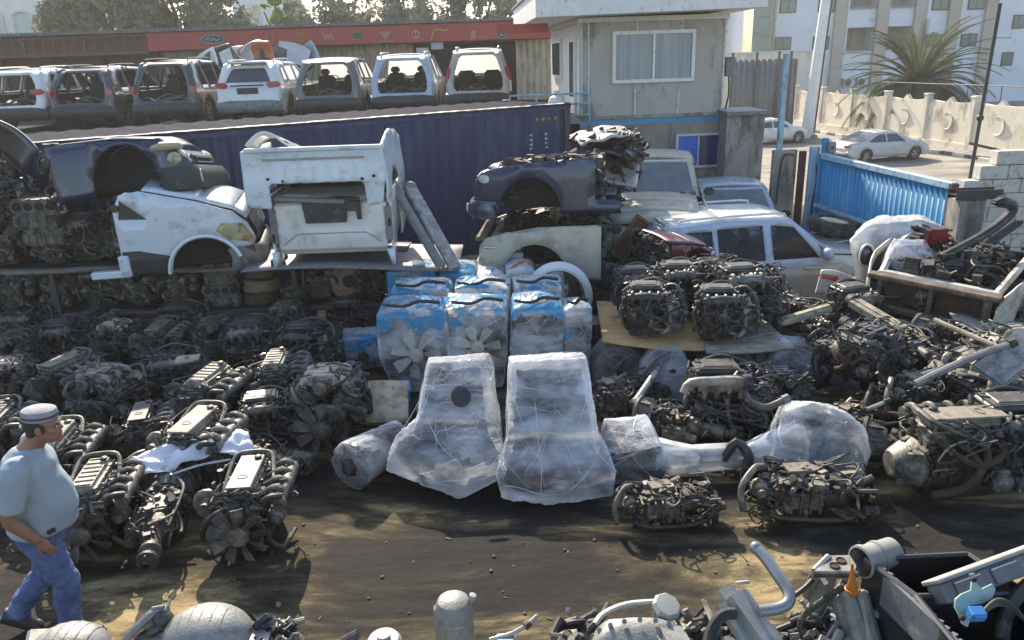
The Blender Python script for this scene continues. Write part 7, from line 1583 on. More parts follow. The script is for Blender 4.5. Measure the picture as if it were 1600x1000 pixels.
for i, (k, u, v, rz, z, sc, lab) in enumerate((('VB', 1350, 590, 30, .45, .8, 'grimy engine on top of the heap behind the white domed bundle'), ('G', 1520, 590, -40, .5, .85, 'gearbox poking out beneath the grey prop shaft'), ('D', 1440, 640, 15, .3, .9, 'snarl of brackets and looms just left of the crossing rods'), ('VN', 1580, 600, 10, .4, .85, 'engine jammed between grey panel and cardboard box'), ('T3', 1290, 600, 25, .1, .8, 'low dusty engine between the bluish and domed bundles'), ('G2', 1405, 560, 10, .55, .8, 'gearbox resting over the end of the axle beams'), ('G2', 1385, 480, 25, .45, 1.0, 'beige dusty gearbox under the white front corner'), ('T3', 1440, 520, 0, .4, .9, 'engine under the beige open front'), ('VN', 1555, 540, 0, .3, .9, 'engine under the pale floor panel at the frame edge'))): put(k, u, v, rz, lab, GR, z=z, sc=sc)
put('VB', 1500, 415, 60, 'oily engine still sitting in the open bay of the beige front', GR, z=.70, y=9.35, sc=.95); put('D', 1545, 410, 20, 'loom tangle in the open bay of the beige front', GR, z=.95, y=9.5, sc=.8)
# axle beams and rods
M_beam = PM('dusty_steel_beam', (.40, .35, .25), (.28, .24, .17), .75, dirt=(.10, .085, .06), damt=.4)
for i, (ua, va, za, ub, vb, zb, w_, lab) in enumerate(((1330, 470, .95, 1445, 538, .78, .17, 'broad dusty axle beam, upper of the two'), (1318, 505, .8, 1430, 570, .62, .16, 'dusty axle beam lying just below the broad one'), (1300, 480, .85, 1215, 505, .75, .13, 'brown box section beam pointing at the grey plywood'), (1400, 555, .7, 1350, 520, .8, .07, 'thin bar beside the lower axle beam'))):
    A_, B_ = at(ua, va, z=za), at(ub, vb, z=zb); t = thing('axle_beam', lab, 'beam', A_, 0, 'steel beams on the heap', (B_ - A_).to_track_quat('Z', 'Y').to_euler()); ln = (B_ - A_).length
    b = MB(); b.box((0, 0, ln / 2), (w_, w_ * .6, ln), bev=.018); b.box((0, w_ * .33, ln / 2), (w_ * .5, .02, ln * .9)); b.build('beam', M_beam, t)
    b = MB(); b.cyl((0, 0, -.02), (0, 0, .05), w_ * .55, n=12); b.cyl((0, 0, ln - .05), (0, 0, ln + .03), w_ * .5, n=12); b.build('end_plate', M_iron, t)
for i, (pts, rad, m, lab) in enumerate((([(1430, 600, .8), (1520, 558, 1.0), (1580, 538, 1.1)], .035, M_grey, 'grey prop shaft pointing at the grey panel'), ([(1440, 585, .85), (1560, 545, 1.05)], .018, M_alu, 'thin bright rod beside the grey prop shaft'), ([(1480, 588, .8), (1600, 655, .5)], .022, M_iron, 'dark rod slanting down to the cardboard box'), ([(1370, 582, .8), (1410, 625, .5)], .018, M_iron, 'short dark rod by the white domed bundle'), ([(1350, 640, .45), (1440, 650, .5), (1530, 625, .55)], .03, M_rpipe, 'crooked rusty exhaust pipe across the heap'), ([(1460, 500, .95), (1600, 560, .85)], .03, M_beam, 'long pale channel below the beige front'), ([(1568, 580, .9), (1572, 640, .2)], .02, M_iron, 'upright dark bar beside the cardboard box'), ([(1355, 640, .5), (1385, 628, .55)], .022, M_alu, 'short silver tube in the sunlit heap'))):
    P = [at(*q[:2], z=q[2]) for q in pts]; t = thing('metal_rod', lab, 'rod', P[0], 0, 'rods and pipes on the heap'); b = MB(); b.tube([p - P[0] for p in P], rad, 8, 3); b.build('rod', m, t); b = MB(); q = (P[-1] - P[-2]).normalized(); b.cyl(P[-1] - P[0] - q * .03, P[-1] - P[0] + q * .04, rad * 1.5, n=10); b.build('joint', M_iron, t)
p = at(1565, 570, z=.95); t = thing('wing_skin', 'smooth grey sloping car panel at the frame edge of the heap', 'car panel', p, 0, rot=(R(25), R(-28), R(20))); b = MB(); b.box((.12, 0, 0), (.66, .34, .05), bev=.02, seg=2); b.build('skin', PM('grey_primer', (.27, .27, .265), (.2, .2, .2), .6, dirt=(.1, .09, .08), damt=.4), t); b = MB(); b.box((.12, .05, -.05), (.5, .26, .05)); b.build('frame', M_darkm, t)
p = at(1600, 640, z=.35); t = thing('cardboard_box', 'torn brown cardboard box with a white label at the frame edge', 'box', (p.x, p.y + .1, .30), R(-18)); b = MB(); b.box((0, 0, .2), (.5, .4, .4), bev=.004); b.build('carton', PM('cardboard', (.45, .27, .13), (.38, .23, .11), .85, dirt=(.25, .15, .08)), t); b = MB(); b.box((-.16, -.202, .16), (.14, .004, .1)); b.build('paper_label', M_white, t); b = MB(); b.add([(-.25, -.2, .402), (.25, -.2, .402), (.25, -.42, .46), (-.25, -.40, .47)], [(0, 1, 2, 3)]); b.build('flap', PM('cardboard_inside', (.52, .36, .20), (.45, .3, .16), .85), t, solid=.006)
p = at(598, 598, z=.55); t = thing('cardboard_sheet', 'folded beige cardboard sheet leaning on the wrapped fan engine', 'cardboard', (p.x, p.y, .32), 0, rot=(R(42), R(4), R(6))); b = MB(); b.grid(lambda a, w_: ((a - .5) * .52, (w_ - .5) * .5, .03 * math.sin(a * 3)), 8, 6); b.build('sheet', PM('beige_card', (.58, .49, .35), (.50, .42, .30), .85, dirt=(.3, .22, .14)), t, solid=.012); b = MB(); b.box((0, -.26, -.03), (.52, .02, .08)); b.build('fold', M_rust, t)
p = at(612, 650, z=.1); t = thing('blue_crate', 'small blue plastic crate corner under the cardboard sheet', 'crate', (p.x, p.y + .15, 0), .2); b = MB(); b.box((0, 0, .02), (.4, .3, .03)); [b.box((sx * .19, 0, .2), (.02, .3, .36)) for sx in (-1, 1)]; [b.box((0, sy * .14, z_), (.4, .02, .08)) for sy in (-1, 1) for z_ in (.08, .2, .33)]; b.build('crate', PM('blue_plastic', (.02, .14, .42), (.02, .12, .36), .5), t); b = MB(); b.box((0, 0, .38), (.42, .32, .02)); b.build('rim', M_gate, t)
# loose tyre and white arch liner
p = at(862, 432, y=10.15); t = thing('tyre', 'worn black tyre standing under the champagne front', 'tyre', (p.x, 10.3, .78)); wheel(t, 0, 0, 0, .36, .22, rot=Euler((R(70), 0, R(12))).to_matrix().to_4x4(), name='tread')
p = at(872, 430, y=9.95); t = thing('wheel_arch_trim', 'curved white wheel arch trim hooked over the worn tyre', 'arch trim', (p.x, 9.95, .72)); b = MB(); b.tube([(.42 * math.cos(a), .05, .46 * math.sin(a)) for a in [R(-14 + 165 * k / 18) for k in range(19)]], .075, 8, 0, flat=.5); b.build('trim', P_white, t); b = MB(); b.tube([(.36 * math.cos(a), .1, .40 * math.sin(a)) for a in [R(165 * k / 18) for k in range(19)]], .03, 6, 0); b.build('inner_lip', M_grey, t)
t = thing('bumper_plates', 'champagne bumper corner plates standing below the front by the container', 'bumper', at(790, 405, y=10.7) + V((0, 0, -.1))); b = MB(); [b.box((.0, .0, .02 + k * .13), (.56 - .04 * k, .10, .10), bev=.02) for k in range(3)]; b.build('plates', P_gold, t); b = MB(); b.tube([(-.3, -.08, .3), (.28, -.08, .28)], .015, 5, 0); b.build('strip', M_chrome, t)  # champagne bumper corner plates with a chrome strip
# wrecks on top of the wall side: dusty pile above the navy front
p = at(945, 210, y=12.6)
for i, (du, dv, rz, pm, lab) in enumerate(((0, 0, 10, P_gold, 'dusty bonnet topping the wreck pile by the container end'), (18, 18, -20, P_char, 'dark crumpled panel second from the top of the wreck pile'), (-8, 34, 30, M_rpipe, 'rusty panel in the middle of the wreck pile'), (10, 52, -10, P_sage, 'grey green panel low in the wreck pile'))):
    q = at(943 + du, 212 + dv, y=12.7); t = thing('crushed_panel', lab, 'car panel', q, 0, 'crushed panels piled by the container', (R(8 + 10 * i), R((-6, 12, -14, 8)[i]), R(rz))); b = MB(); b.grid(lambda a, w_: ((a - .5) * .95, (w_ - .5) * .7, .06 * noise.noise(V((a * 4, w_ * 4, i * 3))) + .07 * math.sin(PI * a)), 14, 9); b.build('skin', pm, t, solid=.03)
    b = MB(); rr = random.Random(i); wires(b, rr, 9, (-.45, -.35, -.2), (.45, .3, .06), .014, 4, .22); greeble(b, rr, 26, (-.45, -.38, -.2), (.45, .3, .04), .05); b.build('torn_framework', M_iron, t)
put('VB', 930, 330, 20, 'dark engine inside the wreck pile behind the navy front', GR, z=1.0, y=12.6, sc=1.1); put('D', 940, 330, 60, 'rusty tangle on the dark engine of the wreck pile', GR, z=1.55, y=12.6, sc=.9); put('T3', 900, 330, 20, 'engine at the bottom of the wreck pile', GR, z=.2, y=12.6, sc=1.2)
p = at(985, 372, y=11.5); t = thing('wooden_frame', 'brown wooden frame leaning between the fronts and the white estate car', 'frame', p, 0, rot=(R(-10), R(38), 0)); b = MB(); [b.box((sx * .12, 0, 0), (.04, .04, .72)) for sx in (-1, 1)]; [b.box((0, 0, sz * .34), (.2, .03, .04)) for sz in (-1, 1)]; b.build('frame', PM('brown_wood', (.16, .09, .05), (.12, .07, .04), .8), t); b = MB(); b.box((0, .025, 0), (.2, .01, .66)); b.build('backing', M_rust, t)
# white plastic covered front and white tail parts near the gate
yw = 10.0; PW = [at(u, v, y=yw + d) for u, v, d in ((1330, 375, .0), (1338, 440, -.05), (1352, 350, .2), (1400, 452, -.2), (1440, 342, .5), (1500, 370, .5), (1505, 430, .3), (1370, 340, .6), (1440, 450, -.1), (1440, 335, 1.2), (1520, 365, 1.2), (1350, 350, 1.1), (1400, 470, .9), (1500, 450, .9))]
c = sum(PW, V()) / len(PW); c.z -= .3; t = wrapped('wrapped_car_front', 'white crumpled film over a car front, one dark round headlamp showing, before the blue gate', 'wrapped car front', c, 0, [p - c for p in PW], F_white, 73, jitter=.03, amp=.06)
p = at(1352, 398, y=9.9) - c; b = MB(); b.lathe([(0, .03), (.07, .025), (.115, .0), (.13, -.01), (.135, .02), (.125, .04), (.12, -.05)], 22, Matrix.Translation(p) @ Matrix.Rotation(R(90), 4, 'X') @ Matrix.Rotation(R(-25), 4, 'Y'), caps=False, sx=.75); b.build('headlight', M_cglass, t); b = MB(); b.tube([(p.x + .11 * math.cos(a), p.y - .02 + .04 * math.cos(a), p.z + .145 * math.sin(a)) for a in [2 * PI * k / 20 for k in range(21)]], .016, 6, 0); b.build('lamp_ring', P_white, t)
p = at(1440, 400, y=9.4); t = wrapped('film_drape', 'torn grey film hanging over the white car front', 'plastic film', (p.x, 9.5, p.z - .3), .4, [(-.3, -.1, 0), (.3, -.1, .1), (.35, .2, .45), (-.25, .2, .5), (-.35, .1, .3), (.1, -.16, .25), (.4, .3, .1), (-.3, .3, .05)], F_clear, 71, core=False)
b = MB(); b.hull([(-.2, 0, .02), (.2, 0, .1), (.2, .2, .36), (-.2, .2, .38), (.2, .25, .1), (-.2, .25, .05)], sub=1, amp=.02); b.build('stuffing', M_grey, t)
p = at(1465, 372, y=9.7); t = thing('red_lamp_cluster', 'dark red lamp cluster tucked into the torn film', 'lamp', p, .3); b = MB(); b.box((0, 0, 0), (.34, .1, .22), rot=(0, .15, 0), bev=.04, seg=2); b.build('lens', PM('maroon_lens', (.2, .012, .02), (.16, .01, .016), .25), t); b = MB(); b.box((.05, .08, 0), (.3, .08, .2)); b.build('housing', M_trim, t)
p = at(1330, 440, y=9.9); t = thing('tail_section', 'white car tail section with red lamps lying against the estate car', 'car tail', (p.x + .1, 9.95, p.z - .12), 0, rot=(R(-15), R(8), R(-18)))
b = MB(); b.grid(lambda a, w_: ((a - .5) * 1.0, .12 * math.cos((a - .5) * 3) - .1 * w_, (w_ - .5) * .34 + .03 * math.sin(a * 9)), 16, 6); b.build('skin', P_white, t, solid=.03)
for sx in (-1, 1): b = MB(); b.box((sx * .38, -.02, .10), (.26, .12, .09), rot=(0, 0, sx * -.3), bev=.025, seg=2); b.build('tail_light', M_tail, t)
b = MB(); b.box((.05, .02, -.12), (.5, .1, .10), bev=.02); b.build('bumper_insert', M_trim, t)
P0 = [at(1470, 402, y=9.2), at(1535, 368, y=9.3), at(1573, 340, y=9.4), at(1582, 322, y=9.4), at(1562, 314, y=9.35)]; t = thing('air_snorkel', 'black plastic air snorkel pipe with hooked end rising at the frame edge', 'snorkel', P0[0]); b = MB(); b.tube([p - P0[0] for p in P0], [.05, .055, .06, .06, .075], 10, 4); b.build('pipe', M_blk, t); b = MB(); q = P0[-1] - P0[0]; b.box(q, (.16, .12, .07), rot=(0, -.4, 0), bev=.02, seg=2); b.build('mouth', M_rub, t)
P0 = [at(1500, 410, y=9.5), at(1560, 370, y=9.6), at(1592, 347, y=9.6)]; t = thing('trim_strip', 'flat dark trim strip lying alongside the air snorkel', 'trim strip', P0[0]); b = MB(); b.tube([p - P0[0] for p in P0], .05, 6, 3, flat=.3); b.build('strip', M_trim, t); b = MB(); b.box(P0[-1] - P0[0], (.08, .06, .05)); b.build('clip', M_blk, t)
p = at(1575, 520, z=.75); t = thing('floor_panel', 'pale dusty floor panel lying under the beige front', 'car panel', p, 0, rot=(R(6), R(8), R(-14))); b = MB(); b.grid(lambda a, w_: ((a - .5) * 1.1, (w_ - .5) * .6, .02 * math.sin(a * 12)), 16, 4); b.build('skin', P_sage, t, solid=.02); b = MB(); b.box((0, -.3, .0), (1.0, .05, .06)); b.build('rail', M_beam, t)
p = at(1300, 345, y=13.3); t = thing('tractor_tyre', 'old tyre filled with sand at the foot of the blue gate', 'tyre', (p.x - .3, 12.6, .92), 0, rot=(R(4), R(8), 0), scale=.85); b = MB(); b.lathe([(.26, .0), (.42, .0), (.48, .06), (.48, .2), (.42, .26), (.30, .26), (.27, .2)], 26); b.build('tread', M_rub, t); b = MB(); b.lathe([(0, .24), (.15, .245), (.29, .22)], 20, caps=False); b.build('sand_fill', M_beige, t)
t = thing('block_stack', 'stack of concrete blocks carrying the sand filled tyre', 'blocks', (p.x - .3, 12.6, 0)); b = MB(); [b.box((0, 0, .12 + k * .3), (.5, .4, .295), rot=(0, 0, .1 * k), bev=.01) for k in range(3)]; b.build('blocks', M_conc, t)  # concrete blocks that carry the sand filled tyre
# supports under the stacked fronts
for x, y, z1, lab in ((.2, 11.3, .6, 'dark timber crib under the champagne front near the tyre'), (1.1, 11.4, .6, 'dark timber crib under the champagne front near the frame'), (6.4, 9.5, .62, 'dark timber crib under the beige open front'), (2.0, 10.3, .85, 'dark timber crib under the maroon front'), (5.9, 10.0, .80, 'dark timber crib under the white filmed front')):
    t = thing('timber_crib', lab, 'timber', (x, y, 0)); b = MB()
    for k in range(int(z1 / .15)): b.box(((.16 if k % 2 else 0), (0 if k % 2 else .16), .075 + k * .15), ((.12, .6) if k % 2 else (.6, .12)) + (.148,)); b.box(((-.16 if k % 2 else 0), (0 if k % 2 else -.16), .075 + k * .15), ((.12, .6) if k % 2 else (.6, .12)) + (.148,))
    b.build('timbers', M_wood, t)
# ------------------------------------------------------------------ ledge at the camera and the parts lying on it
t = thing('concrete_ledge', 'raised concrete ledge carrying loose car parts along the bottom edge', 'ledge', (0, 1.0, 0)); b = MB(); b.box((0, .25, 1.0), (4.6, 1.1, 2.0)); b.build('plinth', M_conc, t); b = MB(); b.box((0, .25, 2.04), (4.7, 1.2, .075), bev=.01); b.build('slab', M_conc, t)
M_sil = PM('dull_silver_casting', (.27, .265, .24), (.18, .175, .16), .5, metal=.25, scale=14, dirt=(.16, .14, .11), damt=.3, dscale=22, bump=.12, bscale=120)
M_silp = PM('pale_silver_cover', (.34, .335, .30), (.27, .265, .24), .55, metal=.1, scale=9, dirt=(.3, .28, .24), damt=.2, dscale=25, bump=.08, bscale=160)
M_gry2 = PM('grey_unit_case', (.15, .15, .155), (.11, .11, .115), .5, scale=12, dirt=(.3, .29, .27), damt=.15)
M_org = PM('orange_plastic', (.42, .13, .010), (.34, .10, .008), .3, spec=.6); M_grn = PM('pale_green_zinc', (.30, .40, .36), (.24, .33, .30), .4, metal=.3, dirt=(.25, .25, .2), damt=.2, scale=20); M_bconn = PM('blue_connector', (.03, .17, .42), (.03, .14, .34), .45)
ZB = 2.50
def G(u, v, z=ZB): return at(u, v, z=z)
# black open box with duct
t = thing('airbox', 'open black plastic box with two compartments and a grey duct', 'airbox', (0, 0, 0))
TL, TR, BL, BR, CL2, CR2 = G(1352, 874), G(1512, 866), G(1432, 932), G(1602, 926), G(1500, 1015), G(1680, 1005)
def wall(b, p, q, h, th=.008, top=0.0):
    p, q = V(p), V(q); n = (q - p).cross(V((0, 0, 1))).normalized() * th / 2
    b.add([p - n - V((0, 0, h)), q - n - V((0, 0, h)), q + n - V((0, 0, h)), p + n - V((0, 0, h)), p - n + V((0, 0, top)), q - n + V((0, 0, top)), q + n + V((0, 0, top)), p + n + V((0, 0, top))], [(0, 3, 2, 1), (4, 5, 6, 7), (0, 1, 5, 4), (1, 2, 6, 5), (2, 3, 7, 6), (3, 0, 4, 7)])
b = MB()
for p, q in ((TL, TR), (TR, BR), (TL, BL), (BL, CL2), (BR, CR2), (CL2, CR2)): wall(b, p, q, .20)
wall(b, BL, BR, .20, .008, -.004)
d_ = V((0, 0, .19)); b.add([TL - d_, TR - d_, CR2 - d_, CL2 - d_], [(0, 1, 2, 3)])
b.build('box', M_blk, t)
b = MB()
for p, q in ((TL, TR), (TR, BR), (BL, BR), (TL, BL), (BL, CL2)): b.tube([p, q], .008, 6, 0)
b.build('rim', PM('worn_black_rim', (.035, .035, .037), (.05, .05, .05), .4), t)
b = MB(); off = (CL2 - TL).cross(V((0, 0, 1))).normalized() * -.014; wall(b, TL + off - V((0, 0, .0)), CL2 + off, .10, .012)
for k in range(14):
    q = TL.lerp(CL2, .06 + k * .067) + off * 1.7; b.box(q - V((0, 0, .05)), (.012, .012, .10), rot=(0, 0, .6)); b.box(q - V((0, 0, .012 + .03 * (k % 2))), (.03, .014, .012), rot=(0, 0, .8))
b.build('ribbed_side', M_gry2, t)
b = MB(); c = G(1392, 872); b.box(TL.lerp(BL, .45) + V((.035, .0, -.06)), (.05, .16, .03), rot=(.3, .5, .45)); b.build('inner_flap', M_gry2, t)
b = MB(); a_ = G(1345, 878, 2.49); e_ = G(1395, 862, 2.49); M_, h = b.frame(a_, e_); b.lathe([(.040, -.002), (.046, 0), (.046, .012), (.041, .014), (.041, h * .45), (.045, h * .47), (.045, h * .55), (.041, h * .57), (.041, h), (.036, h), (.036, 0)], 22, M_, caps=False); b.build('duct', PM('grey_duct', (.27, .26, .23), (.2, .2, .18), .6), t)
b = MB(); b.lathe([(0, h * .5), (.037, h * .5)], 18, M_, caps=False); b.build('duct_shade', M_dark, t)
# control unit with bracket
A_, B_ = G(1456, 913, 2.535), G(1640, 846, 2.575); t = thing('control_unit', 'flat grey finned control unit tilted over the black box', 'control unit', (0, 0, 0))
dx = (B_ - A_); ln = dx.length; dx.normalize(); dy = (V((.10, .69, .71)) - dx * V((.10, .69, .71)).dot(dx)).normalized(); dz = dx.cross(dy)
M_ = Matrix((dx, dy, dz)).transposed().to_4x4(); M_.translation = A_
b = MB(); b.M = M_; b.box((ln / 2, -.028, 0), (ln, .05, .06), bev=.004)
for k in range(3): b.box((ln * (.2 + .3 * k), -.03, .034), (ln * .22, .04, .008), bev=.003)
b.build('case', M_gry2, t)
b = MB(); b.M = M_; b.box((ln / 2, .004, -.003), (ln + .006, .012, .07), bev=.003); b.build('top_plate', M_silp, t)
t = thing('bracket', 'pale green metal bracket holding a bright blue connector', 'bracket', (0, 0, 0))
b = MB(); P = [(1497, 962), (1490, 948), (1491, 936), (1500, 928), (1515, 922), (1517, 904), (1513, 897), (1520, 895), (1524, 912), (1532, 920), (1548, 912), (1553, 920), (1548, 934), (1532, 943), (1514, 945), (1509, 952), (1513, 970), (1509, 979), (1502, 975)]
q0 = at(1510, 940, y=1.5); pl = [at(u, v, y=1.5 + (v - 940) * -.0009) for u, v in P]; n_ = V((.0, -.006, .004))
m = len(pl); b.add([p for p in pl] + [p + n_ for p in pl], [tuple(range(m)), tuple(range(m, 2 * m))[::-1]] + [(i, (i + 1) % m, (i + 1) % m + m, i + m) for i in range(m)]); b.build('plate', M_grn, t)
for u, v in ((1519, 905), (1501, 965)): b = MB(); p = at(u, v, y=1.48 + (v - 940) * -.0009); M_, h = b.frame(p, p + V((0, -.012, .006))); b.lathe([(0, 0), (.006, 0), (.006, .01), (0, .01)], 10, M_, caps=False); b.build('bolt', M_dark, t)
t = thing('connector', 'bright blue plastic wiring connector with a grey cable tail', 'connector', at(1523, 957, y=1.46)); b = MB(); b.box((.004, 0, -.004), (.036, .026, .028), rot=(.3, 0, 0), bev=.003); b.box((.004, -.014, -.004), (.026, .006, .016), rot=(.3, 0, 0)); b.build('shell', M_bconn, t)
b = MB()
for k in range(4): b.tube([(.02, 0, .004 * k - .006), (.06, .02, .006 * k), (.10, .02, -.01 + .004 * k), (.145, .0, -.06), (.15 + .006 * k, -.01, -.14)], .0035, 5, 4)
b.build('cable', M_wire, t)
t = thing('wire_bundle', 'taped grey wire bundle hanging behind the blue connector', 'wires', at(1590, 960, y=1.6)); b = MB(); b.tube([(.05, .05, .05), (0, .02, .03), (-.03, 0, -.03), (-.03, -.02, -.12)], .018, 8, 4); b.build('sleeve', M_wire, t); b = MB(); [b.tube([(.0, .02, .03), (.03 + .02 * k, .05, .03 + .01 * k), (.1, .08, .02 + .02 * k)], .006, 5, 4) for k in range(4)]; b.build('strand', M_hose, t)
# silver casting with two holes, ribs, orange clip
t = thing('mount_casting', 'dull silver triangular mount casting with two holes beside the grey duct', 'casting', (0, 0, 0))
b = MB(); P = [(1272, 893), (1297, 868), (1328, 867), (1338, 884), (1334, 896)]; pl = [G(u, v, 2.49) for u, v in P]; c = sum(pl, V()) / 5; m = 5; th = V((0, 0, -.02)); b.add(pl + [p + th for p in pl], [tuple(range(m)), tuple(range(m, 2 * m))[::-1]] + [(i, (i + 1) % m, (i + 1) % m + m, i + m) for i in range(m)])
for pa, pb, r_ in (((1275, 895, 2.48), (1262, 930, 2.36), .016), ((1272, 893, 2.48), (1295, 870, 2.49), .01), ((1300, 898, 2.47), (1290, 935, 2.36), .014), ((1330, 897, 2.47), (1300, 940, 2.34), .014), ((1262, 930, 2.36), (1310, 940, 2.34), .02), ((1285, 905, 2.45), (1272, 960, 2.3), .02)):
    b.tube([G(*pa), G(*pb)], r_, 7, 0)
b.build('casting', M_sil, t)
b = MB(); b.tube([G(1270, 897, 2.485), G(1340, 897, 2.485)], .009, 8, 0); b.build('rubber_edge', M_rub, t)
for u, v in ((1304, 884), (1314, 876)): b = MB(); p = G(u, v, 2.492); b.lathe([(0, 0), (.011, 0), (.013, .003), (.015, .0)], 14, Matrix.Translation(p), caps=False); b.build('bolt_hole', M_rpipe, t)
t = thing('orange_clip', 'teardrop shaped orange plastic clip hanging on the silver mount', 'clip', at(1332, 918, y=1.68), scale=.8); b = MB(); b.lathe([(.0, -.030), (.014, -.028), (.019, -.018), (.0195, .0), (.015, .022), (.009, .045), (.0065, .065), (.0055, .085), (.003, .095), (0, .096)], 14, Matrix.Rotation(-.12, 4, 'Y'), sx=.9); b.build('body', M_org, t); b = MB(); b.lathe([(.0225, -.012), (.025, -.01), (.025, -.003), (.0215, -.001)], 14, Matrix.Rotation(-.12, 4, 'Y'), caps=False); b.build('collar', M_org, t)
t = thing('exhaust_manifold', 'silver grey branching manifold below the orange clip', 'manifold', (0, 0, 0)); b = MB()
for pts in ([(1320, 915, 2.44), (1330, 950, 2.38), (1345, 1010, 2.28)], [(1345, 925, 2.42), (1350, 960, 2.36), (1362, 1015, 2.28)], [(1312, 935, 2.40), (1322, 965, 2.34), (1340, 1012, 2.26)]): b.tube([G(*q) for q in pts], [.02, .028, .034], 10, 3)
b.build('branch', M_sil, t)
b = MB(); b.lathe([(.0, 0), (.016, 0), (.018, .01), (.012, .012), (.012, .02), (0, .02)], 12, Matrix.Translation(G(1372, 958, 2.36)) @ Matrix.Rotation(.6, 4, 'X')); b.lathe([(.008, 0), (.008, .03)], 8, Matrix.Translation(G(1362, 945, 2.37))); b.build('bolt', M_sil, t)
t = thing('bent_rod', 'thin dark bent bracket rod in front of the silver mount', 'rod', (0, 0, 0)); b = MB(); b.tube([G(1318, 918, 2.46), G(1290, 935, 2.44), (G(1256, 962, 2.40)), G(1250, 982, 2.37), G(1258, 988, 2.36)], .008, 8, 4); b.build('rod', M_iron, t); b = MB(); b.tube([G(1242, 930, 2.44), G(1258, 918, 2.45), G(1275, 900, 2.46)], .007, 6, 2); b.build('stud', M_iron, t)
r = random.Random(4)
t = thing('gear_linkage', 'cluster of small silver links and bolts under the mount casting', 'linkage', (0, 0, 0)); b = MB()
for i in range(46):
    p = G(r.uniform(1255, 1400), r.uniform(945, 1015), r.uniform(2.26, 2.32)); d = V((r.gauss(0, 1), r.gauss(0, 1), r.gauss(0, 1))).normalized() * r.uniform(.012, .035)
    (b.cyl(p - d, p + d, r.uniform(.005, .013), n=8) if r.random() < .6 else b.box(p, (r.uniform(.02, .06), r.uniform(.01, .04), .015), rot=(r.uniform(-1, 1), r.uniform(-1, 1), r.uniform(-1, 1)), bev=.002))
b.build('links', M_sil, t); b = MB(); b.box(G(1330, 1030, 2.2), (.5, .2, .12), bev=.02); b.build('base', M_iron, t)
# curved pipe and long cover
t = thing('curved_pipe', 'smooth grey metal pipe bent like a hook', 'pipe', (0, 0, 0)); b = MB(); b.tube([G(1181, 856, 2.52), G(1196, 872, 2.51), G(1216, 900, 2.49), G(1232, 925, 2.47), G(1231, 942, 2.455), G(1214, 951, 2.445), G(1186, 955, 2.44)], .0165, 12, 5); b.build('pipe', PM('smooth_grey_pipe', (.24, .245, .25), (.19, .195, .2), .32, metal=.5), t); b = MB(); b.ball(G(1181, 856, 2.52), .0185, 12, 8); b.build('end', bpy.data.materials['smooth_grey_pipe'], t)
t = thing('valve_cover', 'long pale silver valve cover slanting out of the bottom edge', 'engine cover', (0, 0, 0)); A_, B_ = G(1146, 921, 2.46), G(1232, 1045, 2.34); dx = (B_ - A_); ln = dx.length; q_ = dx.to_track_quat('X', 'Z'); M_ = Matrix.Translation(A_) @ q_.to_matrix().to_4x4()
b = MB(); b.M = M_; b.box((ln / 2 - .02, 0, -.03), (ln, .115, .08), bev=.032, seg=4); b.box((ln / 2, .05, -.05), (ln, .03, .03), bev=.01, seg=2); b.build('cover', M_silp, t); b = MB(); b.M = M_; b.tube([(-.01, .02, 0), (.0, .03, .02), (.006, .04, .025)], .005, 6, 2); b.build('nub', M_silp, t); b = MB(); b.M = M_; b.lathe([(.018, 0), (.02, .01), (0, .012)], 14, Matrix.Translation((ln * .78, -.005, .012)), caps=False); b.build('cap', M_sil, t)
t = thing('black_hose', 'ribbed black hose arching beside the pale valve cover', 'hose', (0, 0, 0)); b = MB(); b.tube([G(1148, 958, 2.43), G(1128, 962, 2.43), G(1112, 985, 2.40), G(1104, 1020, 2.36)], .016, 9, 5); b.build('hose', M_rub, t); b = MB(); b.tube([G(1100, 940, 2.42), G(1115, 975, 2.40)], .008, 6, 0); b.build('stay', M_cvB, t)
# silver cover with octagonal cap
t = thing('gear_cover', 'silver domed gear cover with an eight sided cap at the bottom edge', 'casting', (0, 0, 0)); c = G(985, 1010, 2.30)
b = MB(); b.hull([c + V(p) for p in ((-.14, -.08, 0), (.15, -.08, 0), (-.13, .06, .0), (.15, .06, .0), (-.11, -.05, .075), (-.06, .0, .10), (.04, .01, .112), (.12, -.01, .10), (.14, -.06, .07), (-.03, -.08, .06), (.05, -.09, .07))], sub=3, amp=.004, fr=14, smooth=1)
for k in range(9):
    a = R(15 + 150 * k / 8); q = c + V((.02 - .13 * math.cos(a), .0 - .02 * math.sin(a), .02 + .085 * math.sin(a))); b.cyl(q, q + V((0, -.008, .008)), .007, n=6)
b.box(c + V((.10, -.05, .05)), (.09, .08, .07), rot=(0, .2, .2), bev=.012, seg=2); b.build('cover', M_sil, t)
b = MB(); M_ = Matrix.Translation(G(1040, 951, 2.385)) @ Euler((.35, .2, 0)).to_matrix().to_4x4(); b.lathe([(.018, -.05), (.026, -.05), (.028, -.01), (.040, 0), (.042, .012), (.034, .024), (0, .026)], 8, M_); b.build('cap', M_silp, t)
b = MB(); b.tube([G(930, 975, 2.36), G(945, 958, 2.375), G(980, 944, 2.385), G(1025, 940, 2.385)], .013, 8, 4, flat=.6); b.build('seam', M_silp, t)
b = MB(); b.tube([G(920, 985, 2.34), G(940, 965, 2.36), G(952, 945, 2.37)], .011, 7, 3); b.build('spout', M_blk, t)
b = MB(); b.box(G(1015, 972, 2.37), (.05, .02, .012), rot=(0, .2, .4), bev=.004); b.tube([G(1022, 972, 2.37), G(1045, 985, 2.36), G(1052, 1005, 2.34)], .006, 6, 3); b.build('clip', M_blk, t)
t = thing('rocker_linkage', 'dark spring and link cluster beside the eight sided cap', 'linkage', (0, 0, 0)); b = MB()
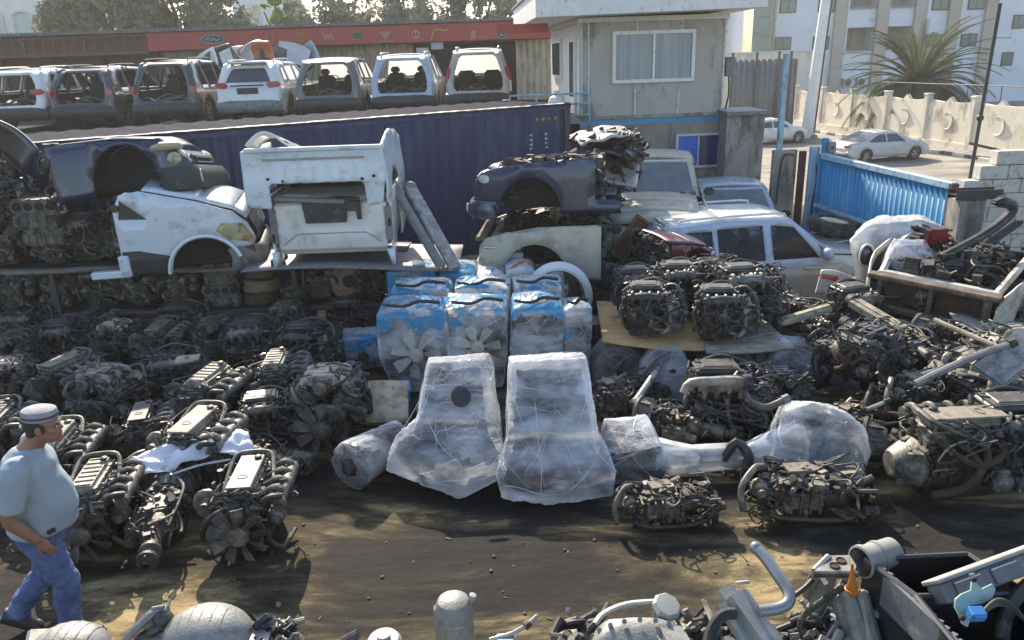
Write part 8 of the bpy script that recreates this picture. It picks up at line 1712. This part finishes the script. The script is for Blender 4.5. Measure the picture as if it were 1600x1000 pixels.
for i in range(34):
    p = G(r.uniform(1058, 1125), r.uniform(962, 1015), r.uniform(2.28, 2.36)); d = V((r.gauss(0, 1), r.gauss(0, 1), r.gauss(0, 1))).normalized() * r.uniform(.01, .03); b.cyl(p - d, p + d, r.uniform(.005, .014), n=8)
b.build('links', M_cast, t); b = MB(); b.box(G(1085, 1030, 2.22), (.2, .2, .14), bev=.02); b.build('base', M_iron, t)
# can
t = thing('dryer_canister', 'pale round shouldered metal canister standing at the bottom edge', 'canister', G(712, 1000, 2.17)); b = MB(); b.lathe([(.058, -.06), (.058, .09), (.056, .125), (.046, .148), (.028, .158), (.0, .160)], 24); b.box((-.045, .0, .07), (.03, .04, .12), bev=.01); b.lathe([(.0585, .08), (.061, .085), (.061, .092), (.0585, .097)], 24, caps=False); b.build('shell', M_sil, t); b = MB(); b.lathe([(.008, .155), (.011, .163), (.011, .172), (0, .174)], 8, Matrix.Translation((.01, 0, 0)) @ Matrix.Rotation(.3, 4, 'Y')); b.build('valve', M_silp, t)
t = thing('brake_pipe', 'thin pipe with a small joint by the pale canister', 'pipe', (0, 0, 0)); b = MB(); b.tube([G(765, 1000, 2.30), G(800, 990, 2.31), G(822, 977, 2.325), G(840, 962, 2.335)], .0065, 7, 4); b.build('pipe', M_alu, t); b = MB(); M_, h = b.frame(G(822, 978, 2.325), G(828, 972, 2.33)); b.lathe([(.0, -.004), (.013, -.004), (.013, .012), (0, .012)], 6, M_); b.build('nut', M_iron, t); b = MB(); b.box(G(790, 1003, 2.29), (.06, .05, .03), bev=.008); b.build('foot', M_silp, t)
# finned dome and its neighbours
t = thing('finned_cover', 'silver finned dome cover over a black seam at the bottom edge', 'casting', (0, 0, 0)); c = G(325, 1000, 2.27)
b = MB(); b.ball(c, (.135, .11, .10), 30, 14); [b.tube([c + V((.03 * k - .06, -.098 * math.cos(a) * math.sqrt(1 - ((.03 * k - .06) / .137) ** 2), .099 * math.sin(a) * math.sqrt(1 - ((.03 * k - .06) / .137) ** 2))) * 1.0 for a in [R(20 + 130 * j / 10) for j in range(11)]], .0028, 5, 0) for k in range(5)]; b.build('dome', M_sil, t)
b = MB(); b.lathe([(.14, -.02), (.145, 0), (.14, .016)], 30, Matrix.Translation(c + V((0, 0, -.01))), caps=False, sx=1.0); b.build('gasket', M_blk, t)
b = MB(); b.box(c + V((.16, .0, -.03)), (.08, .12, .10), bev=.012, seg=2); b.build('flange', M_silp, t)
t = thing('pipe_cluster', 'silver pipe and dark fittings beside the finned dome', 'pipe', (0, 0, 0)); b = MB(); b.tube([G(195, 1000, 2.30), G(220, 975, 2.33), G(245, 955, 2.35), G(262, 955, 2.35)], [.012, .016, .014], 8, 4); b.tube([G(238, 951, 2.36), G(256, 948, 2.37)], .006, 6, 0); b.tube([G(262, 948, 2.37), G(266, 936, 2.38)], .005, 6, 0); b.build('pipe', M_sil, t); b = MB(); b.ball(G(255, 968, 2.33), .03, 12, 8); b.tube([G(215, 1000, 2.28), G(240, 985, 2.31), G(262, 975, 2.32)], .016, 8, 3); b.build('fitting', M_blk, t); b = MB(); b.box(G(258, 1005, 2.27), (.08, .06, .05), bev=.01); b.build('flange', M_silp, t)
t = thing('finned_cover', 'second silver finned dome half below the frame by the mans feet', 'casting', (0, 0, 0)); c = G(108, 1022, 2.28); b = MB(); b.ball(c, (.115, .10, .08), 28, 12); [b.tube([c + V((.028 * k - .07, -.098 * math.cos(a) * math.sqrt(1 - ((.028 * k - .07) / .117) ** 2), .079 * math.sin(a) * math.sqrt(1 - ((.028 * k - .07) / .117) ** 2))) for a in [R(25 + 120 * j / 10) for j in range(11)]], .0026, 5, 0) for k in range(6)]; b.build('dome', M_sil, t); b = MB(); b.box(G(62, 1002, 2.30), (.07, .06, .05), rot=(.2, .3, .4), bev=.008); b.build('flange', M_sil, t)
t = thing('grey_bracket', 'small dark bracket tip between the finned dome and the canister', 'bracket', (0, 0, 0)); b = MB(); b.tube([G(535, 1003, 2.29), G(560, 990, 2.31)], .014, 8, 0); b.build('tip', M_blk, t); b = MB(); b.box(G(540, 1015, 2.26), (.07, .05, .04), bev=.008); b.build('plate', M_grey, t)
t = thing('filter_housing', 'pale filter housing corner peeping over the bottom edge', 'filter', (0, 0, 0)); b = MB(); b.lathe([(.045, -.05), (.05, 0), (.042, .012), (0, .016)], 20, Matrix.Translation(G(600, 1002, 2.29)), caps=False); b.build('shell', M_silp, t); b = MB(); b.lathe([(.0, .016), (.02, .018), (.02, .026), (0, .028)], 12, Matrix.Translation(G(600, 1002, 2.29)), caps=False); b.build('knob', M_silp, t)

for i, (ua, ub, va, lab) in enumerate(((870, 930, 985, 'oily bolts and hose ends just left of the eight sided cap cover'), (1090, 1160, 985, 'greasy links and bolts between the black hose and cap cover'), (1215, 1300, 985, 'heap of small brackets below the hooked grey pipe'), (1385, 1450, 985, 'dark bolts and tube ends beside the ribbed black box side'), (395, 470, 995, 'small oily fittings beside the finned dome'))):
    t = thing('fitting_heap', lab, 'fittings', (0, 0, 0), 0, 'loose fittings along the ledge'); b = MB(); b2 = MB()
    for k in range(34):
        p = G(r.uniform(ua, ub), r.uniform(va - 25, va + 25), 2.25 + r.uniform(0, .06)); d = V((r.gauss(0, 1), r.gauss(0, 1), r.gauss(0, .7))).normalized() * r.uniform(.008, .035); q = b if k % 2 else b2
        if r.random() < .6: q.cyl(p - d, p + d, r.uniform(.004, .013), n=8)
        else: q.box(p, (r.uniform(.015, .06), r.uniform(.01, .035), r.uniform(.006, .02)), rot=(r.uniform(-1, 1), r.uniform(-1, 1), r.uniform(-2, 2)), bev=.002)
    w0_ = G((ua + ub) / 2, va + 12, 2.235); b.box(w0_ - V((0, 0, .06)), (.13, .16, .10), bev=.02); b2.tube([G(ua, va, 2.26), G((ua + ub) / 2, va - 12, 2.29), G(ub, va + 10, 2.25)], .01, 7, 4)
    b.build('fittings', M_cast, t); b2.build('hose_end', M_blk, t)
# ------------------------------------------------------------------ the man
M_skin = PM('skin', (.30, .155, .095), (.25, .125, .075), .5, scale=8, bump=.05, bscale=90)
M_shirt = PM('pale_blue_tshirt', (.33, .38, .41), (.27, .315, .345), .85, scale=3, bump=.25, bscale=9, dirt=(.30, .33, .35), damt=.2)
M_jean = PM('blue_denim', (.055, .085, .20), (.10, .14, .28), .85, scale=5, bump=.3, bscale=14, dirt=(.16, .2, .32), damt=.3)
M_hair = PM('dark_hair', (.014, .011, .009), (.025, .02, .017), .6, bump=.6, bscale=120)
M_cap = PM('grey_cap_cloth', (.34, .33, .35), (.27, .26, .28), .9, scale=10, bump=.3, bscale=80); M_capd = PM('dark_cap_band', (.10, .09, .11), (.07, .065, .08), .9)
M_shoe = PM('dark_shoe', (.02, .02, .024), (.035, .034, .038), .5)
man = thing('person', 'man in grey round cap, pale blue t-shirt and blue jeans walking with hand at pocket', 'person', (-3.30, 4.60, 0), R(-90 + 12), scale=1.05)
def voxel(o, size, sm=3):
    m = o.modifiers.new('r', 'REMESH'); m.mode = 'VOXEL'; m.voxel_size = size; m.use_smooth_shade = True
    if sm: k = o.modifiers.new('s', 'SMOOTH'); k.iterations = sm; k.factor = .5
    return o
def limb(b, pts, rr, n=14): b.tube(pts, rr, n, 4)
# joints: x to his right (towards us), y forward, z up
SH = V((.19, .02, 1.35)); EL = V((.265, -.05, 1.07)); WR = V((.22, .055, .87))
HC = V((0, .165, 1.55))   # head centre
b = MB()
# head: skull, jaw, nose, brow, lips, ear, eyes
b.ball(HC + V((0, -.012, .035)), (.076, .097, .098), 22, 14); b.ball(HC + V((0, .03, -.045)), (.060, .062, .070), 18, 12); b.ball(HC + V((0, .055, -.085)), (.034, .032, .026), 12, 8)
b.ball(HC + V((0, .078, .022)), (.055, .016, .016), 12, 8)                                   # brow
b.add([HC + V(p) for p in ((-.010, .080, .020), (.010, .080, .020), (.018, .080, -.026), (-.018, .080, -.026), (0, .094, .016), (0, .114, -.020), (0, .086, -.032))], [(0, 1, 4), (1, 2, 5, 4), (0, 4, 5, 3), (2, 6, 5), (3, 5, 6), (0, 3, 2, 1), (3, 6, 2)])
b.ball(HC + V((0, .084, -.050)), (.022, .012, .007), 10, 6); b.ball(HC + V((0, .082, -.060)), (.020, .012, .007), 10, 6)
for sg in (-1, 1):
    b.ball(HC + V((sg * .077, -.012, -.002)), (.010, .022, .034), 10, 8); b.ball(HC + V((sg * .045, .052, -.018)), (.025, .026, .022), 10, 8)
limb(b, [(0, .03, 1.38), (0, .085, 1.45), (0, .130, 1.51)], [.078, .066, .063])
# trunk
def ringb(z, cx, cy, rx, ry, n=20): return [V((cx + rx * math.cos(2 * PI * k / n), cy + ry * math.sin(2 * PI * k / n), z)) for k in range(n)]
def loft(b, rings):
    n = len(rings[0]); o = [p for r_ in rings for p in r_]; fs = [(j * n + i, j * n + (i + 1) % n, (j + 1) * n + (i + 1) % n, (j + 1) * n + i) for j in range(len(rings) - 1) for i in range(n)]
    fs += [tuple(range(n))[::-1], tuple((len(rings) - 1) * n + i for i in range(n))]; b.add(o, fs)
TR_ = [(.82, 0, -.02, .15, .13), (.92, 0, .02, .165, .15), (1.02, 0, .035, .165, .165), (1.12, 0, .035, .165, .16), (1.22, 0, .02, .165, .13), (1.32, 0, .01, .165, .11), (1.39, 0, .0, .13, .09), (1.42, 0, .015, .07, .06)]
loft(b, [ringb(*q) for q in TR_])
# arms
limb(b, [SH, SH.lerp(EL, .5) + V((.012, 0, 0)), EL, EL.lerp(WR, .4) + V((.005, -.005, 0)), WR], [.056, .052, .045, .043, .029])
SHL, ELL, WRL = V((-.19, .02, 1.36)), V((-.26, -.04, 1.09)), V((-.24, .02, .86)); limb(b, [SHL, SHL.lerp(ELL, .5), ELL, ELL.lerp(WRL, .4), WRL], [.056, .052, .045, .043, .029])
for W_, sd_ in ((WR, 1), (WRL, -1)):
    pd = V((-.05 * sd_, .55, -.83)).normalized(); nx = V((sd_, 0, 0)); lat = pd.cross(nx).normalized() * sd_
    P0 = W_ + pd * .045; b.ball(P0, (.018, .042, .052), 12, 8)
    for k, (ln_, ro) in enumerate(((.070, .0085), (.080, .009), (.074, .0085), (.058, .0075))):
        s_ = W_ + pd * .078 + lat * (.027 - .018 * k); q1 = s_ + pd * ln_ * .45 + nx * -.006; q2 = q1 + (pd * .75 + nx * -.5 * 1).normalized() * ln_ * .32; q3 = q2 + (pd * .4 + nx * -.8).normalized() * ln_ * .26; limb(b, [s_ - pd * .02, q1, q2, q3], [ro * 1.1, ro, ro * .95, ro * .7], 8)
    th = W_ + pd * .035 + lat * .035; limb(b, [th - lat * .012, th + lat * .02 + pd * .03, th + lat * .018 + pd * .062], [.013, .011, .008], 8)
# legs under the jeans
HR, KR, AR = V((.095, -.02, .84)), V((.10, -.02, .47)), V((.10, -.28, .12)); HL, KL, AL = V((-.095, -.01, .84)), V((-.09, .17, .47)), V((-.09, .18, .09))
HR, KR, AR = V((.095, -.0, .84)), V((.10, .10, .47)), V((.10, .06, .09)); HL, KL, AL = V((-.095, -.01, .84)), V((-.09, -.08, .46)), V((-.09, -.33, .15))
for h_, k_, a_ in ((HR, KR, AR), (HL, KL, AL)): limb(b, [h_, h_.lerp(k_, .5), k_, k_.lerp(a_, .35), a_], [.085, .075, .055, .055, .038])
limb(b, [AR + V((0, -.03, -.03)), AR + V((0, .08, -.05)), AR + V((.01, .17, -.06))], [.032, .024, .017]); limb(b, [AL + V((0, -.02, -.01)), AL + V((0, .06, -.07)), AL + V((0, .13, -.11))], [.032, .024, .017])
voxel(b.build('body', M_skin, man, 180), .0065, 2)
for sg in (-1, 1):
    b = MB(); b.ball(HC + V((sg * .030, .0815, .006)), (.011, .004, .006), 10, 8); b.build('eye', M_white, man); b = MB(); b.box(HC + V((sg * .032, .090, .024)), (.034, .012, .007), rot=(0, 0, sg * -.25), bev=.003); b.build('eyebrow', M_hair, man)
b = MB(); b.ball(HC + V((0, -.030, .030)), (.0815, .092, .090), 22, 14); b.ball(HC + V((0, -.062, -.028)), (.066, .05, .055), 18, 10)
for sg in (-1, 1): b.box(HC + V((sg * .0755, .012, .012)), (.010, .030, .052), bev=.004)
voxel(b.build('hair', M_hair, man, 180), .007, 1)
c_ = HC + V((0, -.012, .072)); Mc = Matrix.Translation(c_) @ Euler((-.06, 0, 0)).to_matrix().to_4x4()
b = MB(); b.lathe([(.094, -.012), (.096, .0), (.094, .035), (.090, .050), (.070, .060), (.03, .064), (0, .065)], 26, Mc @ Matrix.Diagonal((.90, 1.10, 1, 1)), caps=False); cp = b.build('cap', M_cap, man, solid=.004)
b = MB(); b.lathe([(.0975, .004), (.0985, .010), (.0985, .016), (.0970, .021)], 26, Mc @ Matrix.Diagonal((.90, 1.10, 1, 1)), caps=False); b.build('cap_band', M_capd, cp)
# t-shirt
b = MB(); TS = [(.86, 0, .02, .205, .205), (.91, 0, .03, .198, .198), (.98, 0, .040, .192, .202), (1.06, 0, .040, .188, .194), (1.15, 0, .032, .187, .175), (1.24, 0, .022, .189, .152), (1.32, 0, .016, .195, .145), (1.375, 0, .02, .155, .115), (1.41, 0, .035, .095, .092), (1.425, 0, .042, .078, .078)]
loft(b, [ringb(*q, n=28) for q in TS]); limb(b, [SH + V((-.05, 0, .0)), SH + V((.01, 0, .0)), SH.lerp(EL, .5) + V((.014, 0, 0)), SH.lerp(EL, .82) + V((.01, 0, 0))], [.080, .076, .073, .074], 18); limb(b, [SHL + V((.05, 0, .0)), SHL + V((-.01, 0, 0)), SHL.lerp(ELL, .5), SHL.lerp(ELL, .82)], [.088, .085, .078, .076], 18)
o = voxel(b.build('tshirt', M_shirt, man, 180), .011, 3)
tx = bpy.data.textures.new('cloth_folds', 'CLOUDS'); tx.noise_scale = .16; tx.noise_depth = 2; dm = o.modifiers.new('d', 'DISPLACE'); dm.texture = tx; dm.strength = .030; dm.mid_level = .30
# jeans
b = MB(); loft(b, [ringb(z, 0, cy, rx, ry, 24) for z, cy, rx, ry in ((.74, -.01, .165, .13), (.82, -.015, .182, .152), (.90, -.0, .182, .165), (.95, .01, .178, .168))])
for h_, k_, a_ in ((HR, KR, AR), (HL, KL, AL)): limb(b, [h_ + V((0, 0, .02)), h_.lerp(k_, .3), h_.lerp(k_, .6), k_, k_.lerp(a_, .4), k_.lerp(a_, .85), a_ + V((0, .01, -.02))], [.108, .104, .095, .082, .078, .070, .074], 18)
o = voxel(b.build('jeans', M_jean, man, 180), .011, 3); tx2 = bpy.data.textures.new('denim_folds', 'CLOUDS'); tx2.noise_scale = .06; tx2.noise_depth = 3; dm = o.modifiers.new('d', 'DISPLACE'); dm.texture = tx2; dm.strength = .035
for a_, tl in ((AR, 0), (AL, -.55)):
    b = MB(); q = Euler((tl, 0, 0)).to_matrix(); f = lambda p: a_ + q @ V(p)
    limb(b, [f((0, -.07, -.045)), f((0, .0, -.035)), f((0, .09, -.05)), f((.004, .19, -.062))], [.050, .062, .054, .040], 14); b.box(f((0, .06, -.078)), (.09, .29, .022), rot=(tl, 0, 0), bev=.008)
    voxel(b.build('shoe', M_shoe, man, 180), .009, 2)
b = MB(); b.box((.186, .13, .905), (.03, .05, .03), rot=(.2, 0, .3), bev=.008); b.build('phone_tip', M_blk, man)
